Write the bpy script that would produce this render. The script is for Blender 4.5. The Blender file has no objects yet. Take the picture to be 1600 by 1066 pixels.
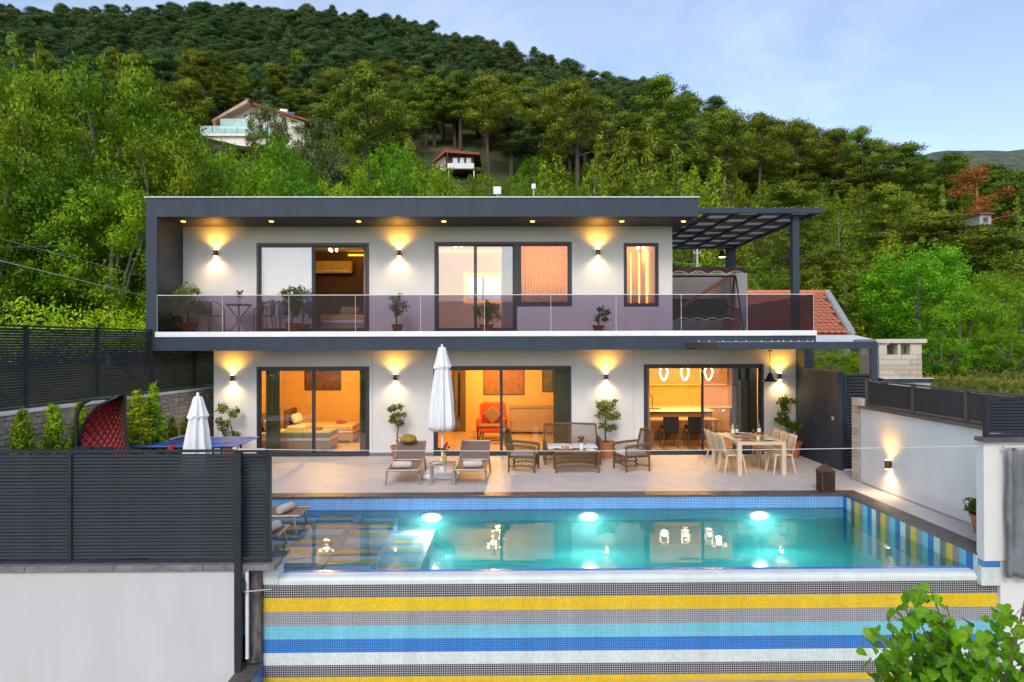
import bpy, bmesh, math, random
import numpy as np
from mathutils import Matrix, Vector, Euler

random.seed(7)
rng = np.random.default_rng(11)
R = math.radians
scene = bpy.context.scene
COL = scene.collection

# ------------------------------------------------------------------ camera
FPX = 1067.0                      # focal length in photo pixels (photo is 1600 wide)
CAMZ = 2.98
cam_d = bpy.data.cameras.new("camera")
cam = bpy.data.objects.new("camera", cam_d)
COL.objects.link(cam)
cam_d.sensor_width = 36.0
cam_d.lens = 36.0 * FPX / 1600.0
cam_d.clip_start = 0.1
cam_d.clip_end = 6000.0
CAM_ROT = Matrix.Rotation(R(-0.7), 3, 'Z') @ Matrix.Rotation(R(90 + 0.27), 3, 'X') @ Matrix.Rotation(-0.0027, 3, 'Z')
cam.matrix_world = Matrix.Translation((0, 0, CAMZ)) @ CAM_ROT.to_4x4()
scene.camera = cam


def at(px, py, y=None, z=None, x=None):
    """world point seen at photo pixel (px, py) on the plane y=, z= or x="""
    d = CAM_ROT @ Vector(((px - 800) / FPX, (533 - py) / FPX, -1.0))
    if y is not None:
        t = y / d.y
    elif z is not None:
        t = (z - CAMZ) / d.z
    else:
        t = x / d.x
    return Vector((0, 0, CAMZ)) + d * t


def X(px, y, py=538):
    return at(px, py, y=y).x


def Z(py, y, px=800):
    return at(px, py, y=y).z


# ------------------------------------------------------------------ world, sun, exposure
SUN_EL, SUN_AZ = R(38), R(193)     # azimuth clockwise from +Y: behind the camera, to the left
world = bpy.data.worlds.new("World")
scene.world = world
world.use_nodes = True
wn, wl = world.node_tree.nodes, world.node_tree.links
wn.clear()
w_out = wn.new('ShaderNodeOutputWorld')
w_bg = wn.new('ShaderNodeBackground')
w_sky = wn.new('ShaderNodeTexSky')
w_sky.sky_type = 'NISHITA'
w_sky.sun_disc = False
w_sky.sun_elevation = SUN_EL
w_sky.sun_rotation = SUN_AZ
w_sky.altitude = 300
w_sky.air_density = 1.0
w_sky.dust_density = 1.8
w_sky.ozone_density = 1.4
w_bg.inputs['Strength'].default_value = 0.15
# thin high cloud: noise stretched along the horizon, all round the sky
w_tc = wn.new('ShaderNodeTexCoord')
w_sep = wn.new('ShaderNodeSeparateXYZ')
w_div = wn.new('ShaderNodeMath'); w_div.operation = 'ADD'; w_div.inputs[1].default_value = 0.18
w_vd = wn.new('ShaderNodeVectorMath'); w_vd.operation = 'DIVIDE'
w_cmb = wn.new('ShaderNodeCombineXYZ')
w_noise = wn.new('ShaderNodeTexNoise')
w_noise.inputs['Scale'].default_value = 1.1
w_noise.inputs['Detail'].default_value = 7
w_noise.inputs['Roughness'].default_value = 0.58
w_noise.inputs['Distortion'].default_value = 0.6
w_ramp = wn.new('ShaderNodeValToRGB')
w_ramp.color_ramp.elements[0].position = 0.50
w_ramp.color_ramp.elements[0].color = (0.08, 0.08, 0.08, 1)
w_ramp.color_ramp.elements[1].position = 0.78
w_ramp.color_ramp.elements[1].color = (0.30, 0.30, 0.30, 1)
w_mix = wn.new('ShaderNodeMix'); w_mix.data_type = 'RGBA'
w_mix.inputs['B'].default_value = (7.2, 7.1, 7.6, 1)
wl.new(w_tc.outputs['Generated'], w_sep.inputs[0])
wl.new(w_sep.outputs['Z'], w_div.inputs[0])
for k in range(3):
    wl.new(w_div.outputs[0], w_cmb.inputs[k])
wl.new(w_tc.outputs['Generated'], w_vd.inputs[0])
wl.new(w_cmb.outputs[0], w_vd.inputs[1])
wl.new(w_vd.outputs[0], w_noise.inputs['Vector'])
wl.new(w_noise.outputs['Fac'], w_ramp.inputs[0])
wl.new(w_ramp.outputs[0], w_mix.inputs['Factor'])
wl.new(w_sky.outputs[0], w_mix.inputs['A'])
wl.new(w_mix.outputs['Result'], w_bg.inputs['Color'])
wl.new(w_bg.outputs[0], w_out.inputs[0])

sun_d = bpy.data.lights.new("sun", 'SUN')
sun_d.energy = 0.85
sun_d.angle = R(18)
sun_d.color = (1.0, 0.93, 0.84)
sun = bpy.data.objects.new("sun", sun_d)
COL.objects.link(sun)
_dir = Vector((math.sin(SUN_AZ) * math.cos(SUN_EL), math.cos(SUN_AZ) * math.cos(SUN_EL), math.sin(SUN_EL)))
sun.rotation_euler = _dir.to_track_quat('Z', 'Y').to_euler()

scene.view_settings.view_transform = 'Standard'
scene.view_settings.look = 'None'
scene.view_settings.exposure = 0.6
scene.view_settings.gamma = 1.0
scene.view_settings.use_curve_mapping = False
scene.render.engine = 'CYCLES'
cy = scene.cycles
cy.max_bounces = 8
cy.diffuse_bounces = 5
cy.glossy_bounces = 4
cy.transmission_bounces = 6
cy.volume_bounces = 1
cy.transparent_max_bounces = 16
cy.sample_clamp_indirect = 4.0
cy.caustics_reflective = False
cy.caustics_refractive = False
cy.use_adaptive_sampling = True
cy.adaptive_threshold = 0.02
try:
    cy.use_denoising = True
    cy.denoiser = 'OPENIMAGEDENOISE'
except Exception:
    pass

# ------------------------------------------------------------------ materials
MATS = {}


def _new(name):
    m = bpy.data.materials.new(name)
    m.use_nodes = True
    nt = m.node_tree
    nt.nodes.clear()
    out = nt.nodes.new('ShaderNodeOutputMaterial')
    MATS[name] = m
    return m, nt, out


def M(name, col, rough=0.5, var=0.12, scale=4.0, bump=0.0, bscale=60.0, metal=0.0, spec=0.5, stretch=None, col2=None, coat=0.0, sheen=0.0):
    """plain procedural surface: base colour varied by noise, optional second colour and fine bump"""
    m, nt, out = _new(name)
    N, L = nt.nodes, nt.links
    b = N.new('ShaderNodeBsdfPrincipled')
    L.new(b.outputs[0], out.inputs[0])
    b.inputs['Roughness'].default_value = rough
    b.inputs['Metallic'].default_value = metal
    b.inputs['Specular IOR Level'].default_value = spec
    b.inputs['Coat Weight'].default_value = coat
    tc = N.new('ShaderNodeTexCoord')
    mp = N.new('ShaderNodeMapping')
    if stretch:
        mp.inputs['Scale'].default_value = stretch
    L.new(tc.outputs['Object'], mp.inputs[0])
    nz = N.new('ShaderNodeTexNoise')
    nz.inputs['Scale'].default_value = scale
    nz.inputs['Detail'].default_value = 6
    nz.inputs['Roughness'].default_value = 0.6
    L.new(mp.outputs[0], nz.inputs['Vector'])
    cr = N.new('ShaderNodeValToRGB')
    a = col2 if col2 else tuple(c * (1 - var) for c in col)
    c2 = col if col2 else tuple(min(1, c * (1 + var)) for c in col)
    cr.color_ramp.elements[0].position = 0.33
    cr.color_ramp.elements[0].color = (*a, 1)
    cr.color_ramp.elements[1].position = 0.67
    cr.color_ramp.elements[1].color = (*c2, 1)
    L.new(nz.outputs['Fac'], cr.inputs[0])
    L.new(cr.outputs[0], b.inputs['Base Color'])
    if bump:
        n2 = N.new('ShaderNodeTexNoise')
        n2.inputs['Scale'].default_value = bscale
        n2.inputs['Detail'].default_value = 4
        L.new(mp.outputs[0], n2.inputs['Vector'])
        bp = N.new('ShaderNodeBump')
        bp.inputs['Strength'].default_value = bump
        bp.inputs['Distance'].default_value = 0.02
        L.new(n2.outputs['Fac'], bp.inputs['Height'])
        L.new(bp.outputs[0], b.inputs['Normal'])
    return m


def EM(name, col, strength):
    m, nt, out = _new(name)
    e = nt.nodes.new('ShaderNodeEmission')
    e.inputs[0].default_value = (*col, 1)
    e.inputs[1].default_value = strength
    nt.links.new(e.outputs[0], out.inputs[0])
    return m


def GLASS(name, tint, base, k=1.0, rough=0.0):
    """thin pane: tinted see-through plus a mirror coat that grows towards grazing angles"""
    m, nt, out = _new(name)
    N, L = nt.nodes, nt.links
    t = N.new('ShaderNodeBsdfTransparent'); t.inputs[0].default_value = (*tint, 1)
    g = N.new('ShaderNodeBsdfGlossy'); g.inputs['Roughness'].default_value = rough
    g.inputs['Color'].default_value = (1, 1, 1, 1)
    fr = N.new('ShaderNodeFresnel'); fr.inputs[0].default_value = 1.45
    mm = N.new('ShaderNodeMath'); mm.operation = 'MULTIPLY_ADD'; mm.use_clamp = True
    mm.inputs[1].default_value = k; mm.inputs[2].default_value = base
    L.new(fr.outputs[0], mm.inputs[0])
    mx = N.new('ShaderNodeMixShader')
    L.new(mm.outputs[0], mx.inputs[0]); L.new(t.outputs[0], mx.inputs[1]); L.new(g.outputs[0], mx.inputs[2])
    L.new(mx.outputs[0], out.inputs[0])
    return m


def MOSAIC(name, col, grout=(0.62, 0.64, 0.66), pitch=0.031, axes='XZ', joint=0.0031, var=0.11, rough=0.18):
    """small glass mosaic with grout lines, laid in the two named object axes"""
    m, nt, out = _new(name)
    N, L = nt.nodes, nt.links
    b = N.new('ShaderNodeBsdfPrincipled'); L.new(b.outputs[0], out.inputs[0])
    tc = N.new('ShaderNodeTexCoord'); sp = N.new('ShaderNodeSeparateXYZ'); cb = N.new('ShaderNodeCombineXYZ')
    L.new(tc.outputs['Object'], sp.inputs[0])
    L.new(sp.outputs[axes[0]], cb.inputs[0]); L.new(sp.outputs[axes[1]], cb.inputs[1])
    br = N.new('ShaderNodeTexBrick')
    br.offset = 0.0; br.squash = 1.0
    br.inputs['Scale'].default_value = 1.0
    br.inputs['Mortar Size'].default_value = joint
    br.inputs['Mortar Smooth'].default_value = 0.2
    br.inputs['Bias'].default_value = 0.0
    br.inputs['Brick Width'].default_value = pitch
    br.inputs['Row Height'].default_value = pitch
    br.inputs['Color1'].default_value = (*[c * (1 - var) for c in col], 1)
    br.inputs['Color2'].default_value = (*[min(1, c * (1 + var)) for c in col], 1)
    br.inputs['Mortar'].default_value = (*grout, 1)
    L.new(cb.outputs[0], br.inputs['Vector'])
    mp = N.new('ShaderNodeMapping'); mp.inputs['Scale'].default_value = (3.0, 3.0, 0.35)
    L.new(tc.outputs['Object'], mp.inputs[0])
    ns = N.new('ShaderNodeTexNoise'); ns.inputs['Scale'].default_value = 1.6; ns.inputs['Detail'].default_value = 7
    L.new(mp.outputs[0], ns.inputs['Vector'])
    mr = N.new('ShaderNodeMapRange'); mr.inputs['From Min'].default_value = 0.3; mr.inputs['From Max'].default_value = 0.7
    mr.inputs['To Min'].default_value = 0.90; mr.inputs['To Max'].default_value = 1.06
    L.new(ns.outputs['Fac'], mr.inputs[0])
    mm = N.new('ShaderNodeVectorMath'); mm.operation = 'SCALE'
    L.new(br.outputs['Color'], mm.inputs[0]); L.new(mr.outputs[0], mm.inputs['Scale'])
    L.new(mm.outputs[0], b.inputs['Base Color'])
    b.inputs['Roughness'].default_value = rough
    bp = N.new('ShaderNodeBump'); bp.inputs['Strength'].default_value = 0.4; bp.inputs['Distance'].default_value = 0.004
    bp.invert = True
    L.new(br.outputs['Fac'], bp.inputs['Height']); L.new(bp.outputs[0], b.inputs['Normal'])
    return m


def LEAF(name, dark, light, trans=0.35, rough=0.55, hue=0.04, scale=0.9):
    """foliage: two greens by noise over the crown, a shift for each plant, light through the leaf"""
    m, nt, out = _new(name)
    N, L = nt.nodes, nt.links
    tc = N.new('ShaderNodeTexCoord')
    nz = N.new('ShaderNodeTexNoise'); nz.inputs['Scale'].default_value = scale; nz.inputs['Detail'].default_value = 5
    L.new(tc.outputs['Object'], nz.inputs['Vector'])
    cr = N.new('ShaderNodeValToRGB')
    cr.color_ramp.elements[0].position = 0.36; cr.color_ramp.elements[0].color = (*dark, 1)
    cr.color_ramp.elements[1].position = 0.66; cr.color_ramp.elements[1].color = (*light, 1)
    L.new(nz.outputs['Fac'], cr.inputs[0])
    oi = N.new('ShaderNodeObjectInfo')
    hs = N.new('ShaderNodeHueSaturation')
    mr = N.new('ShaderNodeMapRange'); mr.inputs['To Min'].default_value = 0.5 - hue; mr.inputs['To Max'].default_value = 0.5 + hue * 0.6
    mv = N.new('ShaderNodeMapRange'); mv.inputs['To Min'].default_value = 0.72; mv.inputs['To Max'].default_value = 1.22
    mm = N.new('ShaderNodeMath'); mm.operation = 'FRACT'
    ml = N.new('ShaderNodeMath'); ml.operation = 'MULTIPLY'; ml.inputs[1].default_value = 7.31
    L.new(oi.outputs['Random'], mr.inputs[0])
    L.new(oi.outputs['Random'], ml.inputs[0]); L.new(ml.outputs[0], mm.inputs[0]); L.new(mm.outputs[0], mv.inputs[0])
    L.new(mr.outputs[0], hs.inputs['Hue']); L.new(mv.outputs[0], hs.inputs['Value']); L.new(cr.outputs[0], hs.inputs['Color'])
    d = N.new('ShaderNodeBsdfPrincipled'); d.inputs['Roughness'].default_value = rough
    d.inputs['Specular IOR Level'].default_value = 0.25
    t = N.new('ShaderNodeBsdfTranslucent')
    mx = N.new('ShaderNodeMixShader'); mx.inputs[0].default_value = trans
    L.new(hs.outputs[0], d.inputs['Base Color']); L.new(hs.outputs[0], t.inputs[0])
    L.new(d.outputs[0], mx.inputs[1]); L.new(t.outputs[0], mx.inputs[2]); L.new(mx.outputs[0], out.inputs[0])
    return m


M('plaster', (0.66, 0.65, 0.635), 0.85, 0.06, 1.6, 0.18, 160, stretch=(1, 1, 0.35))
M('anthracite', (0.020, 0.036, 0.058), 0.6, 0.16, 2.5, 0.2, 120, stretch=(1, 1, 0.4))
M('soffit', (0.030, 0.032, 0.036), 0.6, 0.1, 2.0)
M('frame_dark', (0.028, 0.030, 0.040), 0.38, 0.1, 6.0)
M('metal_fence', (0.022, 0.029, 0.038), 0.6, 0.2, 3.0, spec=0.25)
M('metal_brown', (0.060, 0.055, 0.060), 0.42, 0.14, 5.0)
M('white_metal', (0.78, 0.78, 0.80), 0.35, 0.04, 3.0)
M('marble_white', (0.80, 0.80, 0.82), 0.3, 0.06, 3.0)
M('room_cream', (0.64, 0.41, 0.15), 0.85, 0.05, 2.0)
M('room_floor', (0.42, 0.32, 0.20), 0.35, 0.10, 3.0)
M('room_dark', (0.10, 0.06, 0.035), 0.7, 0.2, 3.0)
M('room_grey', (0.46, 0.42, 0.44), 0.85, 0.06, 2.0)
M('ceiling_white', (0.7, 0.66, 0.6), 0.9, 0.04, 2.0)
M('kitchen_front', (0.40, 0.27, 0.15), 0.5, 0.1, 5.0, stretch=(1, 1, 6))
M('curtain_green', (0.20, 0.19, 0.09), 0.9, 0.15, 8.0)
M('curtain_cream', (0.62, 0.54, 0.40), 0.9, 0.08, 8.0)
M('blind', (0.70, 0.71, 0.75), 0.9, 0.02, 2.0)
M('linen', (0.75, 0.72, 0.68), 0.95, 0.07, 9.0, 0.3, 40)
M('bed_gold', (0.55, 0.38, 0.12), 0.8, 0.2, 9.0)
M('bed_green', (0.22, 0.25, 0.14), 0.85, 0.2, 9.0)
M('orange_fabric', (0.62, 0.11, 0.03), 0.9, 0.15, 12.0)
M('cushion_brown', (0.20, 0.12, 0.06), 0.9, 0.3, 30.0)
M('terrace_tile', (0.60, 0.555, 0.53), 0.52, 0.10, 2.2, 0.06, 90, stretch=(1, 1.3, 1), col2=(0.50, 0.465, 0.445))
M('grout', (0.33, 0.30, 0.28), 0.9, 0.1, 8.0)
M('coping_stone', (0.060, 0.046, 0.046), 0.45, 0.3, 7.0, 0.25, 60, stretch=(1, 1, 1), col2=(0.12, 0.10, 0.095))
M('coping_grey', (0.22, 0.215, 0.22), 0.6, 0.3, 9.0, 0.3, 60, col2=(0.12, 0.115, 0.12))
M('veined_stone', (0.17, 0.145, 0.13), 0.5, 0.3, 3.5, 0.35, 40, stretch=(7, 7, 1.6), col2=(0.025, 0.024, 0.026))
M('white_wall_lifted', (0.70, 0.69, 0.685), 0.9, 0.04, 1.6, 0.15, 180, stretch=(1, 1, 0.22))  # white_wall with its colour lightened, offsetting weaker sun on right wall and pillar
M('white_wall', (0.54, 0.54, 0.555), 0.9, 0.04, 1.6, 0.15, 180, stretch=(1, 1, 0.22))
M('concrete', (0.36, 0.35, 0.34), 0.85, 0.16, 3.0, 0.2, 60)
M('rubble_stone', (0.58, 0.53, 0.45), 0.9, 0.4, 5.0, 0.5, 30, col2=(0.33, 0.27, 0.21))
M('mortar', (0.38, 0.355, 0.32), 0.95, 0.15, 9.0, 0.3, 60)
M('travertine', (0.56, 0.48, 0.37), 0.8, 0.3, 3.0, 0.3, 60, stretch=(1, 1, 3), col2=(0.40, 0.33, 0.245))
M('travertine_pale', (0.62, 0.57, 0.49), 0.8, 0.3, 3.0, 0.3, 60, stretch=(1, 1, 3), col2=(0.50, 0.43, 0.35))
M('roof_tile', (0.64, 0.22, 0.11), 0.8, 0.3, 1.4, 0.2, 40, col2=(0.46, 0.14, 0.07))
M('terracotta', (0.47, 0.16, 0.07), 0.75, 0.16, 6.0, 0.1, 60)
M('pot_red', (0.33, 0.07, 0.045), 0.7, 0.16, 6.0)
M('bark', (0.13, 0.095, 0.070), 0.95, 0.4, 3.0, 0.6, 12, stretch=(4, 4, 1), col2=(0.055, 0.040, 0.032))
M('bark_grey', (0.20, 0.175, 0.14), 0.95, 0.3, 3.0, 0.5, 12, stretch=(4, 4, 1), col2=(0.14, 0.12, 0.10))
M('bark_orange', (0.34, 0.17, 0.07), 0.95, 0.3, 3.0, 0.4, 12, stretch=(4, 4, 1))
M('soil', (0.10, 0.075, 0.055), 1.0, 0.3, 12.0, 0.5, 50)
M('sling', (0.20, 0.135, 0.105), 0.7, 0.12, 30.0, 0.2, 200)
M('alu_taupe', (0.30, 0.265, 0.245), 0.4, 0.08, 6.0, metal=0.4)
M('towel', (0.60, 0.545, 0.50), 1.0, 0.1, 20.0, 0.5, 150)
M('towel_yellow', (0.34, 0.22, 0.03), 1.0, 0.25, 14.0, 0.5, 120)
M('canvas_white', (0.78, 0.79, 0.80), 0.9, 0.04, 6.0, 0.15, 90)
M('rattan', (0.20, 0.105, 0.028), 0.6, 0.35, 22.0, 0.3, 160, col2=(0.09, 0.045, 0.015))
M('cushion_white', (0.66, 0.64, 0.68), 0.95, 0.1, 8.0, 0.2, 80)
M('resin_cream', (0.62, 0.49, 0.33), 0.5, 0.06, 5.0)
M('table_top', (0.35, 0.26, 0.17), 0.35, 0.2, 6.0)
M('plate_white', (0.8, 0.8, 0.8), 0.2, 0.03, 5.0)
M('fruit_red', (0.45, 0.02, 0.02), 0.4, 0.2, 20.0)
M('fruit_yellow', (0.6, 0.34, 0.03), 0.45, 0.2, 20.0)
M('bread', (0.45, 0.24, 0.08), 0.8, 0.3, 20.0)
M('wine_bottle', (0.012, 0.012, 0.02), 0.1, 0.1, 5.0, coat=0.5)
M('bottle_gold', (0.42, 0.34, 0.07), 0.12, 0.1, 5.0, coat=0.5)
M('bottle_green', (0.05, 0.09, 0.02), 0.12, 0.1, 5.0, coat=0.5)
M('black_iron', (0.015, 0.014, 0.014), 0.5, 0.2, 8.0)
M('bronze', (0.085, 0.050, 0.028), 0.5, 0.3, 12.0, metal=0.4)
M('sconce_brown', (0.14, 0.060, 0.030), 0.4, 0.15, 8.0, metal=0.3)
M('chair_grey', (0.13, 0.125, 0.14), 0.6, 0.15, 8.0)
M('wood_pale', (0.33, 0.24, 0.16), 0.6, 0.2, 8.0, stretch=(1, 8, 8))
M('canopy_brown', (0.10, 0.042, 0.034), 0.9, 0.12, 5.0, 0.1, 80)
M('swing_fabric', (0.030, 0.030, 0.038), 0.9, 0.2, 12.0, 0.3, 60)
M('red_wood', (0.20, 0.045, 0.024), 0.6, 0.2, 6.0)
M('red_weave', (0.50, 0.016, 0.020), 0.7, 0.2, 12.0)
M('black_cushion', (0.012, 0.013, 0.020), 0.9, 0.2, 12.0, 0.2, 60)
M('pingpong_blue', (0.012, 0.095, 0.46), 0.45, 0.06, 4.0)
M('paddle_red', (0.5, 0.03, 0.02), 0.6, 0.1, 6.0)
M('shade_cloth', (0.20, 0.21, 0.23), 0.95, 0.2, 4.0, 0.5, 30)
M('cable_white', (0.62, 0.62, 0.62), 0.6, 0.05, 3.0)
M('cable_grey', (0.30, 0.31, 0.31), 0.7, 0.05, 3.0)
M('pole_grey', (0.55, 0.54, 0.52), 0.9, 0.12, 3.0, 0.2, 40)
M('pergola_panel', (0.42, 0.43, 0.48), 0.6, 0.06, 2.0)
M('house_cream', (0.80, 0.75, 0.66), 0.9, 0.06, 0.6)
M('house_white', (0.78, 0.77, 0.75), 0.9, 0.06, 0.6)
M('house_timber', (0.42, 0.20, 0.085), 0.7, 0.2, 2.0)
M('house_verge', (0.50, 0.34, 0.25), 0.8, 0.15, 2.0)
M('house_roof', (0.26, 0.075, 0.045), 0.8, 0.25, 2.0)
M('dark_timber', (0.075, 0.032, 0.022), 0.7, 0.2, 2.0)
M('panel_blue', (0.03, 0.05, 0.09), 0.15, 0.1, 2.0)
M('tin_white', (0.62, 0.63, 0.64), 0.6, 0.1, 1.0)
M('petal_red', (0.42, 0.015, 0.02), 0.7, 0.2, 20.0)
M('petal_pink', (0.30, 0.07, 0.09), 0.7, 0.2, 20.0)
M('painting_warm', (0.42, 0.085, 0.02), 0.6, 0.5, 9.0, 0.3, 20, col2=(0.09, 0.10, 0.03))
M('painting_dark', (0.16, 0.055, 0.025), 0.5, 0.5, 5.0, col2=(0.025, 0.014, 0.014))
M('painting_leaf', (0.15, 0.16, 0.02), 0.6, 0.5, 7.0, col2=(0.05, 0.06, 0.012))
M('chair_dark', (0.014, 0.010, 0.010), 0.8, 0.2, 12.0)
M('led_backer', (0.4, 0.35, 0.3), 0.8, 0.05, 4.0)
GLASS('window_glass', (0.95, 0.96, 0.95), 0.025, 0.9)
GLASS('window_coated', (0.88, 0.88, 0.92), 0.11, 0.9)
GLASS('rail_glass', (0.575, 0.535, 0.625), 0.0, 0.25)
GLASS('clear_glass', (0.92, 0.95, 0.94), 0.03, 1.0)
GLASS('green_glass', (0.42, 0.78, 0.70), 0.14, 1.0)
GLASS('mirror_silver', (0.0, 0.0, 0.0), 0.85, 1.0)
def POLY(name, col, trans):
    m, nt, out = _new(name)
    N, L = nt.nodes, nt.links
    d = N.new('ShaderNodeBsdfDiffuse'); d.inputs[0].default_value = (*col, 1)
    t = N.new('ShaderNodeBsdfTranslucent'); t.inputs[0].default_value = (*col, 1)
    mx = N.new('ShaderNodeMixShader'); mx.inputs[0].default_value = trans
    L.new(d.outputs[0], mx.inputs[1]); L.new(t.outputs[0], mx.inputs[2]); L.new(mx.outputs[0], out.inputs[0])


POLY('polycarbonate', (0.58, 0.59, 0.66), 0.5)
POLY('sheer_amber', (0.80, 0.47, 0.03), 0.72)
EM('lamp_face', (1.0, 0.72, 0.34), 26.0)
EM('downlight_face', (1.0, 0.60, 0.26), 9.0)
EM('bulb_warm', (1.0, 0.66, 0.30), 9.0)
EM('drop_tube', (1.0, 0.74, 0.52), 5.0)
EM('led_strip', (1.0, 0.38, 0.02), 1.9)
EM('led_dots', (1.0, 0.48, 0.06), 3.6)
EM('led_purple', (0.40, 0.08, 1.0), 2.5)
EM('pool_lens', (1.0, 0.98, 0.95), 5.0)
EM('garden_lens', (1.0, 0.52, 0.14), 14.0)
LEAF('pine_dark', (0.034, 0.088, 0.03), (0.135, 0.223, 0.048), 0.15, 0.7, 0.03, 0.35)
LEAF('pine_mid', (0.076, 0.141, 0.01), (0.281, 0.358, 0.023), 0.18, 0.7, 0.03, 0.4)
LEAF('pine_young', (0.13, 0.223, 0.009), (0.324, 0.434, 0.021), 0.22, 0.7, 0.03, 0.5)
LEAF('pine_dead', (0.291, 0.113, 0.024), (0.546, 0.218, 0.048), 0.2, 0.8, 0.01, 0.5)
LEAF('walnut_leaf', (0.086, 0.2, 0.005), (0.313, 0.493, 0.012), 0.38, 0.5, 0.025, 0.55)
LEAF('fresh_leaf', (0.102, 0.252, 0.007), (0.292, 0.504, 0.014), 0.38, 0.5, 0.03, 0.7)
LEAF('plane_leaf', (0.106, 0.284, 0.009), (0.291, 0.59, 0.015), 0.36, 0.5, 0.02, 0.9)
LEAF('poplar_leaf', (0.162, 0.293, 0.018), (0.324, 0.493, 0.031), 0.35, 0.5, 0.02, 0.8)
LEAF('olive_leaf', (0.081, 0.123, 0.037), (0.216, 0.264, 0.083), 0.2, 0.55, 0.02, 0.8)
LEAF('hedge_leaf', (0.264, 0.504, 0.007), (0.552, 0.72, 0.013), 0.4, 0.5, 0.02, 1.5)
LEAF('cypress_leaf', (0.162, 0.293, 0.01), (0.41, 0.552, 0.021), 0.25, 0.6, 0.03, 2.5)
LEAF('pot_leaf', (0.055, 0.114, 0.013), (0.199, 0.276, 0.029), 0.25, 0.4, 0.03, 5.0)
LEAF('scrub_leaf', (0.097, 0.17, 0.012), (0.27, 0.364, 0.025), 0.25, 0.6, 0.045, 0.9)
LEAF('mulberry_leaf', (0.064, 0.215, 0.005), (0.17, 0.43, 0.009), 0.42, 0.38, 0.03, 3.0)
_vm = MATS['mulberry_leaf'].node_tree
_hs = [n for n in _vm.nodes if n.type == 'HUE_SAT'][0]
_tc = [n for n in _vm.nodes if n.type == 'TEX_COORD'][0]
_sp = _vm.nodes.new('ShaderNodeSeparateXYZ'); _vm.links.new(_tc.outputs['Object'], _sp.inputs[0])
_ab = _vm.nodes.new('ShaderNodeMath'); _ab.operation = 'ABSOLUTE'; _vm.links.new(_sp.outputs['X'], _ab.inputs[0])
_lt = _vm.nodes.new('ShaderNodeMath'); _lt.operation = 'LESS_THAN'; _lt.inputs[1].default_value = 0.018; _vm.links.new(_ab.outputs[0], _lt.inputs[0])
_s1 = _vm.nodes.new('ShaderNodeMath'); _s1.operation = 'MULTIPLY_ADD'; _s1.inputs[1].default_value = -0.8; _vm.links.new(_ab.outputs[0], _s1.inputs[0]); _vm.links.new(_sp.outputs['Y'], _s1.inputs[2])
_s2 = _vm.nodes.new('ShaderNodeMath'); _s2.operation = 'PINGPONG'; _s2.inputs[1].default_value = 0.09; _vm.links.new(_s1.outputs[0], _s2.inputs[0])
_s3 = _vm.nodes.new('ShaderNodeMath'); _s3.operation = 'LESS_THAN'; _s3.inputs[1].default_value = 0.008; _vm.links.new(_s2.outputs[0], _s3.inputs[0])
_mxv = _vm.nodes.new('ShaderNodeMath'); _mxv.operation = 'MAXIMUM'; _vm.links.new(_lt.outputs[0], _mxv.inputs[0]); _vm.links.new(_s3.outputs[0], _mxv.inputs[1])
_vr = _vm.nodes.new('ShaderNodeMix'); _vr.data_type = 'RGBA'; _vr.inputs['B'].default_value = (0.30, 0.45, 0.06, 1)
_sc = _vm.nodes.new('ShaderNodeMath'); _sc.operation = 'MULTIPLY'; _sc.inputs[1].default_value = 0.55; _vm.links.new(_mxv.outputs[0], _sc.inputs[0])
_vm.links.new(_sc.outputs[0], _vr.inputs['Factor']); _vm.links.new(_hs.outputs[0], _vr.inputs['A'])
for _l in [l for l in _vm.links if l.from_node == _hs and l.to_node != _vr]:
    _vm.links.new(_vr.outputs['Result'], _l.to_socket)
STRIPE = {
    'dark': (0.028, 0.022, 0.030), 'yellow': (0.78, 0.51, 0.004), 'grey': (0.21, 0.20, 0.22),
    'cyan': (0.12, 0.47, 0.60), 'blue': (0.004, 0.125, 0.50), 'white': (0.60, 0.67, 0.65)}
GROUT = {'dark': (0.55, 0.55, 0.55), 'yellow': (0.66, 0.48, 0.08), 'grey': (0.50, 0.51, 0.53), 'cyan': (0.30, 0.60, 0.70),
         'blue': (0.14, 0.32, 0.56), 'white': (0.66, 0.69, 0.68)}
for k_, c_ in STRIPE.items():
    MOSAIC('mosaic_front_' + k_, c_, GROUT[k_], axes='XZ')
    MOSAIC('mosaic_side_' + k_, c_, GROUT[k_], axes='YZ')
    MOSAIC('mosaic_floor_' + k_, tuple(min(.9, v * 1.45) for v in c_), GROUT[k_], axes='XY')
MOSAIC('mosaic_waterline', (0.015, 0.20, 0.60), (0.42, 0.58, 0.74), axes='XZ', joint=0.0038)
MOSAIC('mosaic_lip', (0.66, 0.71, 0.70), (0.66, 0.71, 0.70), axes='XZ', var=0.03, rough=0.3)
MOSAIC('mosaic_pool', (0.10, 0.80, 0.78), (0.20, 0.84, 0.82), axes='XY', var=0.05)
MOSAIC('mosaic_pool_wall', (0.16, 0.62, 0.62), (0.40, 0.70, 0.70), axes='XZ')

# ------------------------------------------------------------------ helpers


def tag(o, label=None, cat=None, group=None, kind=None):
    if label: o['label'] = label
    if cat: o['category'] = cat
    if group: o['group'] = group
    if kind: o['kind'] = kind
    return o


def thing(name, label, cat, loc=(0, 0, 0), rotz=0.0, group=None, scale=1.0):
    o = bpy.data.objects.new(name, None)
    o.empty_display_size = 0.2
    COL.objects.link(o)
    o.location = loc
    o.rotation_euler = (0, 0, rotz)
    o.scale = (scale, scale, scale) if not isinstance(scale, tuple) else scale
    return tag(o, label, cat, group)


def copy_tree(o, parent=None):
    c = o.copy()
    COL.objects.link(c)
    if parent is not None:
        c.parent = parent
    for ch in list(o.children):
        copy_tree(ch, c)
    return c


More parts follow.
